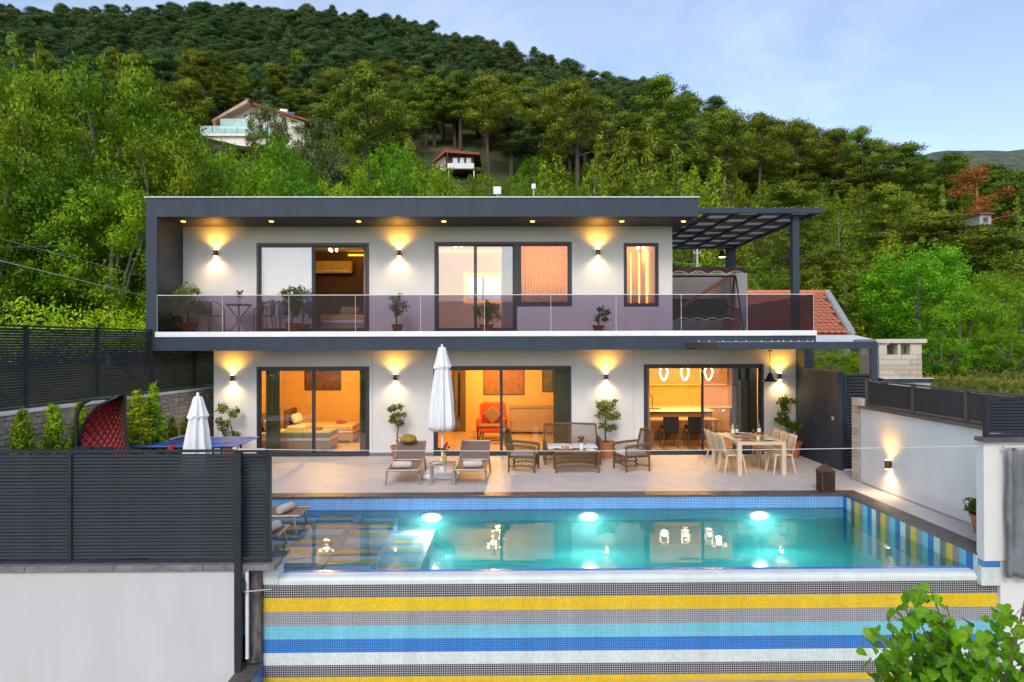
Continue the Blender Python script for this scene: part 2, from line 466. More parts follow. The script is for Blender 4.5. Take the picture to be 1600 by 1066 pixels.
def put(name, mesh, parent=None, loc=(0, 0, 0), rot=(0, 0, 0), scale=(1, 1, 1)):
    o = bpy.data.objects.new(name, mesh)
    COL.objects.link(o)
    o.location = loc
    o.rotation_euler = rot
    o.scale = scale
    if parent is not None:
        o.parent = parent
    return o


class MB:
    def __init__(s):
        s.v, s.f = [], []

    def add(s, vs, fs):
        b = len(s.v)
        s.v += [tuple(p) for p in vs]
        s.f += [tuple(i + b for i in q) for q in fs]
        return s

    def box(s, x0, y0, z0, x1, y1, z1, T=None):
        vs = [Vector(p) for p in ((x0, y0, z0), (x1, y0, z0), (x1, y1, z0), (x0, y1, z0), (x0, y0, z1), (x1, y0, z1), (x1, y1, z1), (x0, y1, z1))]
        if T is not None:
            vs = [T @ p for p in vs]
        return s.add(vs, ((3, 2, 1, 0), (4, 5, 6, 7), (0, 1, 5, 4), (1, 2, 6, 5), (2, 3, 7, 6), (3, 0, 4, 7)))

    def prism(s, poly, y0, y1, axis='Y'):
        """polygon (a, b) extruded along an axis: Y -> (x, z), X -> (y, z), Z -> (x, y)"""
        n = len(poly)
        def P(a, b, t):
            return {'Y': (a, t, b), 'X': (t, a, b), 'Z': (a, b, t)}[axis]
        vs = [P(a, b, y0) for a, b in poly] + [P(a, b, y1) for a, b in poly]
        fs = [tuple(range(n)), tuple(range(2 * n - 1, n - 1, -1))]
        fs += [(i, i + n, (i + 1) % n + n, (i + 1) % n) for i in range(n)]
        return s.add(vs, fs)

    def tube(s, pts, r, n=8, cap=True):
        pts = [Vector(p) for p in pts]
        rs = r if isinstance(r, (list, tuple)) else [r] * len(pts)
        rings, prev = [], None
        for i, p in enumerate(pts):
            d = (pts[min(i + 1, len(pts) - 1)] - pts[max(i - 1, 0)]).normalized()
            if prev is None:
                a = d.orthogonal().normalized()
            else:
                a = (prev - d * prev.dot(d))
                a = a.normalized() if a.length > 1e-6 else d.orthogonal().normalized()
            prev = a
            b = d.cross(a)
            rings.append([p + (a * math.cos(t) + b * math.sin(t)) * rs[i] for t in [2 * math.pi * k / n for k in range(n)]])
        vs = [q for ring in rings for q in ring]
        fs = []
        for i in range(len(pts) - 1):
            for k in range(n):
                k2 = (k + 1) % n
                fs.append((i * n + k, i * n + k2, (i + 1) * n + k2, (i + 1) * n + k))
        if cap:
            fs.append(tuple(range(n - 1, -1, -1)))
            fs.append(tuple(range((len(pts) - 1) * n, len(pts) * n)))
        return s.add(vs, fs)

    def lathe(s, prof, n=20, c=(0, 0, 0)):
        vs, fs = [], []
        for r, z in prof:
            vs += [(c[0] + r * math.cos(2 * math.pi * k / n), c[1] + r * math.sin(2 * math.pi * k / n), c[2] + z) for k in range(n)]
        for i in range(len(prof) - 1):
            for k in range(n):
                k2 = (k + 1) % n
                fs.append((i * n + k, i * n + k2, (i + 1) * n + k2, (i + 1) * n + k))
        fs.append(tuple(range(n - 1, -1, -1)))
        fs.append(tuple(range((len(prof) - 1) * n, len(prof) * n)))
        return s.add(vs, fs)

    def grid(s, rows):
        """rows of points -> quad sheet"""
        nr, nc = len(rows), len(rows[0])
        return s.add([p for r in rows for p in r],
                     [(i * nc + j, i * nc + j + 1, (i + 1) * nc + j + 1, (i + 1) * nc + j) for i in range(nr - 1) for j in range(nc - 1)])

    def mesh(s, name, mat, smooth=False):
        me = bpy.data.meshes.new(name)
        me.from_pydata(s.v, [], s.f)
        me.materials.append(MATS[mat])
        bm = bmesh.new(); bm.from_mesh(me)
        bmesh.ops.recalc_face_normals(bm, faces=bm.faces)
        bm.to_mesh(me); bm.free()
        if smooth:
            me.polygons.foreach_set('use_smooth', [True] * len(me.polygons))
            try:
                me.set_sharp_from_angle(angle=R(40))
            except Exception:
                pass
        me.update()
        return me

    def build(s, name, mat, parent=None, smooth=False, bevel=0.0, loc=(0, 0, 0), rot=(0, 0, 0)):
        o = put(name, s.mesh(name, mat, smooth), parent, loc, rot)
        if bevel:
            b = o.modifiers.new('bevel', 'BEVEL')
            b.width = bevel; b.segments = 2; b.limit_method = 'ANGLE'; b.angle_limit = R(40)
        return o


def box(name, mat, parent, x0, y0, z0, x1, y1, z1, bevel=0.0):
    return MB().box(x0, y0, z0, x1, y1, z1).build(name, mat, parent, bevel=bevel)


def lamp(name, kind, parent, loc, energy, col, rot=(0, 0, 0), **kw):
    d = bpy.data.lights.new(name, kind)
    d.energy = energy
    d.color = col
    for k, v in kw.items():
        setattr(d, k, v)
    o = bpy.data.objects.new(name, d)
    COL.objects.link(o)
    o.parent = parent
    o.location = loc
    o.rotation_euler = rot
    return o


def wall_holes(x0, x1, z0, z1, holes, y0, y1):
    """upright wall between y0 (front) and y1 with rectangular openings and their reveals"""
    xs = sorted(set([x0, x1] + [h[0] for h in holes] + [h[1] for h in holes]))
    zs = sorted(set([z0, z1] + [h[2] for h in holes] + [h[3] for h in holes]))
    m = MB()
    def solid(i, j):
        if i < 0 or j < 0 or i >= len(xs) - 1 or j >= len(zs) - 1:
            return False
        cx, cz = (xs[i] + xs[i + 1]) / 2, (zs[j] + zs[j + 1]) / 2
        return not any(h[0] < cx < h[1] and h[2] < cz < h[3] for h in holes)
    for i in range(len(xs) - 1):
        for j in range(len(zs) - 1):
            if not solid(i, j):
                continue
            a, b, c, d = xs[i], xs[i + 1], zs[j], zs[j + 1]
            m.add([(a, y0, c), (b, y0, c), (b, y0, d), (a, y0, d)], [(0, 1, 2, 3)])
            m.add([(a, y1, c), (b, y1, c), (b, y1, d), (a, y1, d)], [(3, 2, 1, 0)])
            if not solid(i - 1, j): m.add([(a, y0, c), (a, y1, c), (a, y1, d), (a, y0, d)], [(0, 1, 2, 3)])
            if not solid(i + 1, j): m.add([(b, y0, c), (b, y1, c), (b, y1, d), (b, y0, d)], [(0, 1, 2, 3)])
            if not solid(i, j - 1): m.add([(a, y0, c), (b, y0, c), (b, y1, c), (a, y1, c)], [(0, 1, 2, 3)])
            if not solid(i, j + 1): m.add([(a, y0, d), (b, y0, d), (b, y1, d), (a, y1, d)], [(0, 1, 2, 3)])
    return m


# ---- foliage in numpy
def unit(a):
    return a / np.maximum(np.linalg.norm(a, axis=-1, keepdims=True), 1e-9)


def cards(name, mat, pos, out, size, aspect=1.0, flat=0.45, bend=0.75, rng=rng, shape='quad'):
    """leaf-sized faces at pos, turned roughly along out; shading normals follow the clump"""
    n = len(pos)
    nrm = unit(out * flat + rng.normal(size=(n, 3)) * 0.6)
    nrm = np.where((nrm * out).sum(1, keepdims=True) < 0, -nrm, nrm)
    a = unit(np.cross(nrm, rng.normal(size=(n, 3))))
    b = np.cross(nrm, a)
    sz = size * rng.uniform(0.65, 1.3, (n, 1))
    A, B = a * sz * 0.5, b * sz * 0.5 * aspect
    if shape == 'quad':
        P = np.stack([pos - A * 0.9 - B * 0.5, pos + A * 0.2 - B, pos + A, pos + A * 0.1 + B], 1)
    else:
        P = np.stack([pos - A, pos - B * 0.7, pos + A, pos + B * 0.7], 1)
    V = P.reshape(-1, 3)
    me = bpy.data.meshes.new(name)
    me.vertices.add(4 * n); me.loops.add(4 * n); me.polygons.add(n)
    me.vertices.foreach_set('co', V.astype(np.float32).ravel())
    me.loops.foreach_set('vertex_index', np.arange(4 * n, dtype=np.int32))
    me.polygons.foreach_set('loop_start', np.arange(0, 4 * n, 4, dtype=np.int32))
    me.polygons.foreach_set('loop_total', np.full(n, 4, dtype=np.int32))
    me.polygons.foreach_set('use_smooth', np.ones(n, dtype=bool))
    me.update(calc_edges=True)
    me.materials.append(MATS[mat])
    vn = unit(out * bend + nrm * (1 - bend))
    vn = np.repeat(vn, 4, axis=0)
    me.normals_split_custom_set_from_vertices(vn.tolist())
    return me


def clump_cloud(centres, radii, per, squash=0.6, rng=rng, shell=0.55):
    """points through ellipsoid clumps, denser towards their skin; returns positions and outward directions"""
    P, O = [], []
    for c, r in zip(centres, radii):
        k = max(6, int(per * (r ** 2)))
        d = unit(rng.normal(size=(k, 3)))
        rad = (shell + (1 - shell) * rng.random((k, 1))) * (1 + 0.18 * rng.normal(size=(k, 1)))
        p = d * rad * np.array([r, r, r * squash])
        P.append(c + p)
        O.append(unit(d * np.array([1, 1, 1 / squash]) + np.array([0, 0, 0.25])))
    return np.concatenate(P), np.concatenate(O)

# ------------------------------------------------------------------ terrain
F, G = 18.3, 16.92                 # house front wall, balcony front
_gD = [0, 22, 30, 40, 50, 60, 78, 96, 150, 200, 270]
_gZ = [1.2, 1.7, 2.6, 4.6, 8.3, 13, 21, 29, 57, 86, 125]
_uP = [-1.2, -0.74, -0.27, -0.13, 0.012, 0.106, 0.24, 0.39, 0.48, 0.56, 0.76, 1.3]
_uR = [270, 270, 270, 255, 230, 200, 165, 130, 112, 100, 95, 95]
_uS = [1.0, 1.0, 1.01, 0.965, 0.905, 0.86, 0.82, 0.75, 0.71, 0.70, 0.66, 0.6]


def ground(x, y):
    if y < 9.7:
        return -4.2 + max(-40, 0.03 * (y - 9.7))
    if y < 26 and -9.2 < x < 8.6:
        return -4.2
    D = y
    u = x / max(y, 1.0)
    s = np.interp(u, _uP, _uS)
    Rr = np.interp(u, _uP, _uR)
    if D <= Rr:
        g = np.interp(D, _gD, _gZ)
        z = g * s if D > 60 else g * (1 + (s - 1) * max(0, (D - 25) / 35))
    else:
        z = np.interp(Rr, _gD, _gZ) * s - (D - Rr) * 0.30
    if D > 40:
        z += 1.3 * math.sin(x * 0.09 + 1.3) * math.sin(y * 0.07) * min(1, (D - 40) / 40)
    return max(z, -30.0)


def axis_pts():
    a = [0.0]
    st = 1.3
    while a[-1] < 1600:
        a.append(a[-1] + st)
        if a[-1] > 32: st *= 1.07
    return a


_ap = axis_pts()
txs = sorted([-v for v in _ap[1:]] + _ap + [-9.2, -9.19, 8.6, 8.61])
tys = sorted([-v for v in _ap[1:]] + _ap + [9.69, 9.71, 26.0, 26.01])
tm = MB()
tm.grid([[(x, y, ground(x, y)) for x in txs] for y in tys])

m_, nt_, out_ = _new('hill_ground')
N_, L_ = nt_.nodes, nt_.links
b_ = N_.new('ShaderNodeBsdfPrincipled'); b_.inputs['Roughness'].default_value = 1.0
tc_ = N_.new('ShaderNodeTexCoord')
n1 = N_.new('ShaderNodeTexNoise'); n1.inputs['Scale'].default_value = 0.09; n1.inputs['Detail'].default_value = 8
n2 = N_.new('ShaderNodeTexNoise'); n2.inputs['Scale'].default_value = 2.2; n2.inputs['Detail'].default_value = 8
L_.new(tc_.outputs['Object'], n1.inputs['Vector']); L_.new(tc_.outputs['Object'], n2.inputs['Vector'])
c1 = N_.new('ShaderNodeValToRGB')
c1.color_ramp.elements[0].position = 0.35; c1.color_ramp.elements[0].color = (0.045, 0.062, 0.016, 1)
c1.color_ramp.elements[1].position = 0.68; c1.color_ramp.elements[1].color = (0.17, 0.13, 0.075, 1)
e_ = c1.color_ramp.elements.new(0.56); e_.color = (0.095, 0.120, 0.025, 1)
c2 = N_.new('ShaderNodeValToRGB')
c2.color_ramp.elements[0].position = 0.3; c2.color_ramp.elements[0].color = (0.55, 0.55, 0.55, 1)
c2.color_ramp.elements[1].position = 0.7; c2.color_ramp.elements[1].color = (1.2, 1.2, 1.1, 1)
mx_ = N_.new('ShaderNodeMix'); mx_.data_type = 'RGBA'; mx_.blend_type = 'MULTIPLY'; mx_.inputs['Factor'].default_value = 1
L_.new(n1.outputs['Fac'], c1.inputs[0]); L_.new(n2.outputs['Fac'], c2.inputs[0])
L_.new(c1.outputs[0], mx_.inputs['A']); L_.new(c2.outputs[0], mx_.inputs['B'])
L_.new(mx_.outputs['Result'], b_.inputs['Base Color']); L_.new(b_.outputs[0], out_.inputs[0])
tag(tm.build('ground', 'hill_ground', smooth=True), 'sloping hillside ground with scrub and bare earth', 'ground', kind='structure')

# far ridge beyond the valley on the right
hm = MB()
rows = []
for j, (dy, fz) in enumerate([(0, 0.0), (120, 0.35), (260, 0.72), (400, 0.95), (470, 1.0), (600, 0.7), (800, 0.1)]):
    row = []
    for i in range(41):
        x = 300 + i * 26
        px = 787 + FPX * x / 1170
        top = np.interp(px, [1060, 1260, 1400, 1450, 1500, 1540, 1575, 1600, 1700, 1900], [40, 150, 300, 322, 325, 320, 328, 334, 345, 300])
        row.append((x, 700 + dy, -20 + (top + 26) * fz + 6 * math.sin(x * 0.021 + j) * fz))
    rows.append(row)
hm.grid(rows)
M('far_hill', (0.12, 0.14, 0.07), 1.0, 0.3, 0.06, col2=(0.030, 0.055, 0.040))
tag(hm.build('far_hill', 'far_hill', smooth=True), 'bare green ridge far behind the pines', 'hill', kind='structure')

# ------------------------------------------------------------------ terrace paving
PF, PN = 13.47, 9.85               # pool far and near water edge
PL, PR = -5.0, 6.72                # pool left and right side
WZ = -0.27                         # water level
RW = 7.62                          # inner face of the right garden wall
ter = bpy.data.objects.new('terrace', None); COL.objects.link(ter)
tag(ter, 'beige porcelain paved terrace between villa and pool', 'terrace', kind='structure')
base = MB()
base.box(-9.0, PF + 0.30, -0.5, 8.9, F, -0.012)
base.box(-9.0, 9.66, -0.5, PL - 0.30, PF + 0.30, -0.012)
base.box(PR + 0.36, 9.66, -0.5, RW, PF + 0.30, -0.012)
base.build('bedding', 'grout', ter)
tw, td = 1.20, 0.60
tile_me = MB().box(-tw / 2 + .002, -td / 2 + .002, -0.010, tw / 2 - .002, td / 2 - .002, 0.0).mesh('tile', 'terrace_tile')
for j in range(8):
    y0 = PF + 0.30 + j * td
    off = 0.0 if j % 2 == 0 else 0.4
    x = -8.99 + off - 1.2
    while x < 8.2:
        xa, xb = max(x, -9.0), min(x + tw, 8.9)
        yb = min(y0 + td, F)
        if xb - xa > 0.15 and yb - y0 > 0.1:
            full = xb - xa > tw - 1e-4 and yb - y0 > td - 1e-4
            o = put('tile', tile_me, ter, ((xa + xb) / 2, (y0 + yb) / 2, random.uniform(-0.0008, 0.0008)))
            if not full:
                o.scale = ((xb - xa) / tw, (yb - y0) / td, 1)
        x += tw
for j in range(7):                 # strip between pool and right wall
    y0 = 9.66 + j * 0.5857
    put('tile', tile_me, ter, ((PR + 0.36 + RW) / 2, y0 + 0.293, 0), scale=((RW - PR - 0.36) / tw, 0.5857 / td, 1))
for j in range(7):
    for i in range(3):
        put('tile', tile_me, ter, (-8.4 + i * tw, 9.96 + j * td, 0))

# ------------------------------------------------------------------ swimming pool
pool = thing('swimming_pool', 'infinity swimming pool with striped glass mosaic overflow wall', 'swimming pool')
PB = -0.98                          # basin floor
sh = MB()
sh.box(PL, PN, PB - 0.2, PR, PF, PB)
sh.build('pool_floor', 'mosaic_pool', pool)
sh = MB()
sh.box(PL, PF, PB - 0.2, PR, PF + 0.22, -0.034)
sh.build('far_wall', 'mosaic_pool_wall', pool)
box('waterline_band', 'mosaic_waterline', pool, PL, PF - 0.006, -0.30, PR, PF, -0.036)
sh = MB(); sh.box(PL - 0.22, 9.64, PB - 0.2, PL, PF + 0.22, -0.034); sh.build('end_wall', 'mosaic_pool_wall', pool)
sh = MB(); sh.box(PR, 9.64, PB - 0.2, PR + 0.22, PF + 0.22, -0.034); sh.build('side_wall', 'mosaic_pool_wall', pool)
# striped side wall: upright bands
seq = ['blue', 'white', 'dark', 'yellow', 'grey', 'cyan']
y = PF - 0.01
k = 0
while y > PN - 0.2:
    c = seq[k % 6]
    box('mosaic_band', 'mosaic_side_' + c, pool, PR - 0.006, max(y - 0.15, 9.64), -0.9, PR - 0.0005, y, -0.036)
    y -= 0.15; k += 1
# coping stones
cop = MB().box(-0.3, -0.17, -0.034, 0.3, 0.17, 0.004).mesh('coping_stone', 'coping_stone')
n = 19
for i in range(n):
    w = (PR + 0.36 - (PL - 0.3)) / n
    put('coping_stone', cop, pool, (PL - 0.3 + w * (i + .5), PF + 0.135, 0), scale=((w - .004) / .6, 0.34 / 0.34, 1))
for i in range(7):
    w = (PF - 0.04 - 9.64) / 7
    put('coping_stone', cop, pool, (PR + 0.175, 9.64 + w * (i + .5), 0), rot=(0, 0, R(90)), scale=((w - .004) / .6, 0.37 / 0.34, 1))
for i in range(7):
    w = (PF - 0.04 - 9.64) / 7
    put('coping_stone', cop, pool, (PL - 0.14, 9.64 + w * (i + .5), 0), rot=(0, 0, R(90)), scale=((w - .004) / .6, 0.32 / 0.34, 1))
# overflow wall: rounded white lip and striped front
IX0 = X(411, 9.6)
IX1 = X(1562, 9.6)
FW = 9.60
lipz = Z(912, FW)
core = MB(); core.box(IX0, FW + 0.008, -1.9, IX1, PN - 0.02, lipz)
core.build('overflow_wall', 'concrete', pool)
prof = [(PN, -0.9), (PN, WZ - 0.03), (PN - 0.02, WZ + 0.004), (PN - 0.06, WZ + 0.003)]
for t in range(7):
    a = math.pi / 2 * t / 6
    prof.append((FW + 0.09 - 0.09 * math.sin(a), WZ - 0.055 + 0.055 * math.cos(a)))
prof += [(FW, lipz), (FW + 0.02, lipz - 0.01), (PN - 0.03, -0.9)]
lip = MB(); lip.prism(prof, IX0, PR - 0.002, axis='X')
lip.build('overflow_lip', 'mosaic_lip', pool, smooth=True)
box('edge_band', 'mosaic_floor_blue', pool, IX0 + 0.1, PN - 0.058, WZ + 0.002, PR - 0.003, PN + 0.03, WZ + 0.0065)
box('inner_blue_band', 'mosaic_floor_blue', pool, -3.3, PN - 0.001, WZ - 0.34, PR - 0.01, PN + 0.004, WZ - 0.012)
order = ['dark', 'yellow', 'grey', 'cyan', 'blue', 'white', 'dark', 'yellow']
edges = [912, 932.5, 953.5, 975.5, 996.5, 1017.5, 1037, 1055.5, 1066]
for i, c in enumerate(order):
    box('mosaic_band', 'mosaic_front_' + c, pool, IX0, FW, Z(edges[i + 1], FW), IX1, FW + 0.008, Z(edges[i], FW))
# wet ledge on the left with staggered colour bars, and steps down into the deep end
LEDZ = -0.37
led = MB(); led.box(PL, PN + 0.01, PB, -2.75, PF - 0.01, LEDZ - 0.004); led.build('ledge', 'mosaic_side_grey', pool)
for q, (xa, xb, zz) in enumerate([(-2.75, -2.05, -0.43), (-2.05, -1.35, -0.62)]):
    box('step', 'mosaic_side_blue', pool, xa, PN + 0.01, PB, xb, PF - 0.01, zz - 0.004)
cols6 = ['white', 'cyan', 'yellow', 'white', 'blue', 'yellow', 'grey', 'cyan', 'white']
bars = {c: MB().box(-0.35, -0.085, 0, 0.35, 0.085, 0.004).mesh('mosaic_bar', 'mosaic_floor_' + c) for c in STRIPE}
rnd = random.Random(5)
for r_ in range(21):
    yy = PN + 0.10 + r_ * 0.17
    for q in range(6):
        xx = PL + 0.36 + q * 0.70
        zz = LEDZ if xx < -2.8 else (-0.43 if xx < -2.1 else -0.62)
        sx = 1.0
        if xx > -2.8 and xx < -2.1: xx = -2.4
        if xx > -2.1: xx = -1.70
        if q >= 5: continue
        c = cols6[(r_ + q * 2) % 9]
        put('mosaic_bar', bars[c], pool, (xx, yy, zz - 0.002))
# underwater lamps in the far wall
for i, px in enumerate((675, 920, 1185)):
    p = at(px, 806, y=PF)
    zz = -0.42
    l = MB().lathe([(0.10, 0), (0.10, 0.02), (0.082, 0.03)], 20)
    o = l.build('lamp_ring', 'white_metal', pool, loc=(p.x, PF - 0.003, zz), rot=(R(90), 0, 0)); o.scale = (2.3, 1, 1)
    MB().lathe([(0.075, 0), (0.07, 0.012), (0.035, 0.02)], 18).build('lamp_lens', 'pool_lens', o, loc=(0, 0, 0.03))
    lamp('pool_lamp_light', 'SPOT', o, (0, 0, 0.10), 70, (1.0, 0.97, 0.90), rot=(R(180), 0, 0), spot_size=R(165), spot_blend=1.0, shadow_soft_size=0.12)
# water: still surface, a body that swallows red light
m_, nt_, out_ = _new('pool_water')
N_, L_ = nt_.nodes, nt_.links
t_ = N_.new('ShaderNodeBsdfTransparent')
g_ = N_.new('ShaderNodeBsdfGlossy'); g_.inputs['Roughness'].default_value = 0.015
fr_ = N_.new('ShaderNodeFresnel'); fr_.inputs[0].default_value = 1.35
mx_ = N_.new('ShaderNodeMixShader')
tc_ = N_.new('ShaderNodeTexCoord'); mp_ = N_.new('ShaderNodeMapping'); mp_.inputs['Scale'].default_value = (0.5, 1.5, 1)
nz_ = N_.new('ShaderNodeTexNoise'); nz_.inputs['Scale'].default_value = 1.6; nz_.inputs['Detail'].default_value = 2
bp_ = N_.new('ShaderNodeBump'); bp_.inputs['Strength'].default_value = 0.035; bp_.inputs['Distance'].default_value = 0.12
L_.new(tc_.outputs['Object'], mp_.inputs[0]); L_.new(mp_.outputs[0], nz_.inputs['Vector']); L_.new(nz_.outputs['Fac'], bp_.inputs['Height'])
L_.new(bp_.outputs[0], g_.inputs['Normal'])
L_.new(fr_.outputs[0], mx_.inputs[0]); L_.new(t_.outputs[0], mx_.inputs[1]); L_.new(g_.outputs[0], mx_.inputs[2])
L_.new(mx_.outputs[0], out_.inputs['Surface'])
va_ = N_.new('ShaderNodeVolumeAbsorption')
va_.inputs['Color'].default_value = (0.0, 0.84, 0.82, 1); va_.inputs['Density'].default_value = 0.22
vs_ = N_.new('ShaderNodeVolumeScatter')
vs_.inputs['Color'].default_value = (0.20, 0.95, 0.93, 1); vs_.inputs['Density'].default_value = 0.16; vs_.inputs['Anisotropy'].default_value = 0.55
ad_ = N_.new('ShaderNodeAddShader')
L_.new(va_.outputs[0], ad_.inputs[0]); L_.new(vs_.outputs[0], ad_.inputs[1]); L_.new(ad_.outputs[0], out_.inputs['Volume'])
wm = MB(); wm.box(PL - 0.001, PN - 0.004, PB - 0.05, PR + 0.001, PF + 0.001, WZ)
tag(wm.build('water', 'pool_water'), 'clear turquoise water filling the swimming pool', 'water', kind='structure')

# catch basin below the overflow wall
basin = thing('catch_basin', 'lower overflow trough under the striped pool wall', 'basin', (0, 0, 0))
bz = -1.80
box('basin_floor', 'concrete', basin, IX0 - 0.3, 7.2, bz - 0.2, IX1, FW, bz)
cz = Z(1033, 9.55)
box('side_wall', 'mosaic_side_blue', basin, IX0 - 0.02, 7.2, bz, IX0, FW - 0.002, cz - 0.04)
box('side_core', 'concrete', basin, IX0 - 0.26, 7.2, -4.2, IX0 - 0.021, 9.38, cz - 0.041)
box('outer_wall', 'concrete', basin, IX0 - 0.26, 6.95, -4.2, IX1, 7.2, cz - 0.04)
box('coping_stone', 'veined_stone', basin, IX0 - 0.27, 6.9, cz - 0.04, IX0 + 0.01, FW - 0.003, cz, bevel=0.006)

# ------------------------------------------------------------------ left garden wall and louvre screen (front)
FY = 9.40
WX1 = X(367, FY)
gw = thing('garden_wall', 'long plain white retaining wall under the near louvre screen', 'wall', (0, FY, 0))
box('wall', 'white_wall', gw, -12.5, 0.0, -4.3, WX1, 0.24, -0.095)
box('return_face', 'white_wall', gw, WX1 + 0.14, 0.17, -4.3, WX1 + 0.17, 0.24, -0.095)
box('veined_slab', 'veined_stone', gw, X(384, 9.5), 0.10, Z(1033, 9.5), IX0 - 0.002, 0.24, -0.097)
for i in range(8):
    xa = -12.5 + i * 1.2
    xb = min(xa + 1.196, X(431, FY))
    box('coping_stone', 'coping_grey', gw, xa, -0.05, -0.095, xb, 0.30, -0.015, bevel=0.008)
box('mosaic_corner', 'mosaic_front_white', gw, IX0 + 0.001, 0.18, -0.36, X(431, FY) - 0.03, 0.42, -0.096)


def louvre(parent, length, z0, z1, pitch, posts, mat='metal_fence', blade=0.045, brace=True, depth=0.04, tilt=-33):
    """screen along local +X from 0: posts, rails and each blade a part"""
    for p in posts:
        box('post', mat, parent, p - 0.028, -depth / 2 - 0.014, z0, p + 0.028, depth / 2 + 0.014, z1 + 0.008)
    box('top_rail', mat, parent, 0, -depth / 2 - 0.006, z1 - 0.035, length, depth / 2 + 0.006, z1)
    box('bottom_rail', mat, parent, 0, -depth / 2 - 0.006, z0, length, depth / 2 + 0.006, z0 + 0.035)
    ps = sorted(posts)
    seg = [(ps[i] + 0.028, ps[i + 1] - 0.028) for i in range(len(ps) - 1)]
    nz = int((z1 - z0 - 0.08) / pitch)
    me = None
    for (a, b) in seg:
        if b - a < 0.05: continue
        T = Matrix.Rotation(R(tilt), 4, 'X')
        mb = MB(); mb.box(-(b - a) / 2, -0.004, -blade / 2, (b - a) / 2, 0.004, blade / 2, T)
        me = mb.mesh('slat', mat)
        for i in range(nz):
            put('slat', me, parent, ((a + b) / 2, 0, z0 + 0.055 + (i + 0.5) * (z1 - z0 - 0.11) / nz))


fz1 = Z(702, FY)
scr = thing('louvre_screen', 'dark grey louvre screen on the white wall beside the pool', 'fence', (-12.0, FY + 0.09, 0))
L0 = 12.0
louvre(scr, X(420, FY) + L0, -0.014, fz1, 0.047, [0.05, X(104, FY) + L0 - 2.35 * 2, X(104, FY) + L0 - 2.35, X(104, FY) + L0, X(371, FY) + L0, X(419, FY) + L0 - 0.02], brace=False)
gp = thing('steel_post', 'tall dark steel post standing against the white wall beside the striped pool', 'post', (X(372, 9.33), 9.33, 0))
box('shaft', 'metal_fence', gp, -0.045, -0.03, Z(1046, 9.33), 0.045, 0.03, fz1 - 0.01)
box('clamp', 'black_iron', gp, 0.046, -0.02, Z(922, 9.33), 0.085, 0.02, Z(905, 9.33))
MB().tube([(0.085, 0, Z(922, 9.33)), (0.40, 0.12, Z(923, 9.33))], 0.008, 6).build('rod', 'pole_grey', gp)
MB().tube([(0.09, 0.08, Z(1030, 9.33)), (0.09, 0.08, Z(886, 9.33))], 0.025, 8).build('pipe', 'white_metal', gp)

# wire stretched across the pool from the screen to the pillar
pA, pB = at(372, 702, y=9.3), at(1530, 697, y=9.5)
cw = MB(); cw.tube([pA + (pB - pA) * t - Vector((0, 0, 0.045 * 4 * t * (1 - t))) for t in [i / 16 for i in range(17)]], 0.0055, 5)
tag(cw.build('stretched_wire', 'cable_white', smooth=True), 'thin pale wire stretched across the pool at fence height', 'wire')
tn = MB(); tn.tube([pA + Vector((-0.02, -0.03, 0)), pA + Vector((0.38, -0.03, 0.0))], 0.017, 8); tn.tube([pA + Vector((-0.05, -0.03, 0.01)), pA + Vector((0.0, -0.03, 0.01))], 0.03, 8)
tag(tn.build('wire_tensioner', 'alu_taupe', smooth=True), 'small metal tensioner fixed to the near louvre screen', 'tensioner')

# ------------------------------------------------------------------ right garden wall
rwA, rwB = (X(1355, 14.5), 14.5), (RW, 9.5)
wz1 = 1.60
rw = thing('garden_wall', 'white side wall at the far side of the pool with a wall lamp', 'wall', (RW, 9.5, 0))
box('wall', 'white_wall_lifted', rw, 0, 0.16, -0.5, 0.24, 5.0, wz1)
for i in range(4):
    box('coping_stone', 'coping_stone', rw, -0.05, 0.12 + i * 1.235, wz1, 0.29, 0.12 + i * 1.235 + 1.231, wz1 + 0.045, bevel=0.006)
box('skirting', 'concrete', rw, -0.012, 0.26, 0.0, -0.001, 5.0, 0.035)
px0 = X(1536, 9.5)
pl = thing('wall_pillar', 'white rendered pillar at the pool corner beside grey curtains', 'pillar', (px0, 9.5, 0))
pw = X(1561, 9.5) - px0
box('shaft', 'white_wall_lifted', pl, 0, 0, -0.075, pw + 2.6, 0.155, 1.60)
box('lower_wall', 'white_wall_lifted', pl, pw + .02, 0.03, -4.2, pw + 2.6, 0.154, -0.076)
box('coping_slab', 'coping_stone', pl, -0.06, -0.08, 1.601, pw + 2.7, 0.11, 1.66, bevel=0.006)
box('mosaic_band', 'mosaic_front_blue', pl, 0, 0.002, -0.165, pw, 0.155, -0.0755)
box('mosaic_foot', 'mosaic_front_white', pl, -0.04, 0.004, -0.42, pw, 0.10, -0.1655)
# curtain of shade cloth
cur = MB()
rows = []
for j in range(22):
    z = 1.50 - j * 0.0845
    row = []
    for i in range(49):
        t = i / 48
        gather = 1 - 0.28 * math.sin(math.pi * min(1, j / 21)) ** 2
        row.append((pw + 0.02 + t * 1.05 * gather, -0.10 - 0.055 * math.sin(t * 44 + 0.5 * math.sin(j * .5)) * (0.6 + 0.4 * math.sin(t * 9 + j * 0.13)), z + 0.02 * math.sin(t * 20)))
    rows.append(row)
cur.grid(rows)
ct = thing('hanging_curtain', 'grey shade cloth hanging in folds beside the white pillar', 'curtain', (px0, 9.5, 0))
o = cur.build('cloth', 'shade_cloth', ct, smooth=True)
sm = o.modifiers.new('thick', 'SOLIDIFY'); sm.thickness = 0.004
MB().tube([(pw - 0.02, -0.10, 1.53), (pw + 1.6, -0.10, 1.56)], 0.018, 8).build('rail', 'pole_grey', ct)
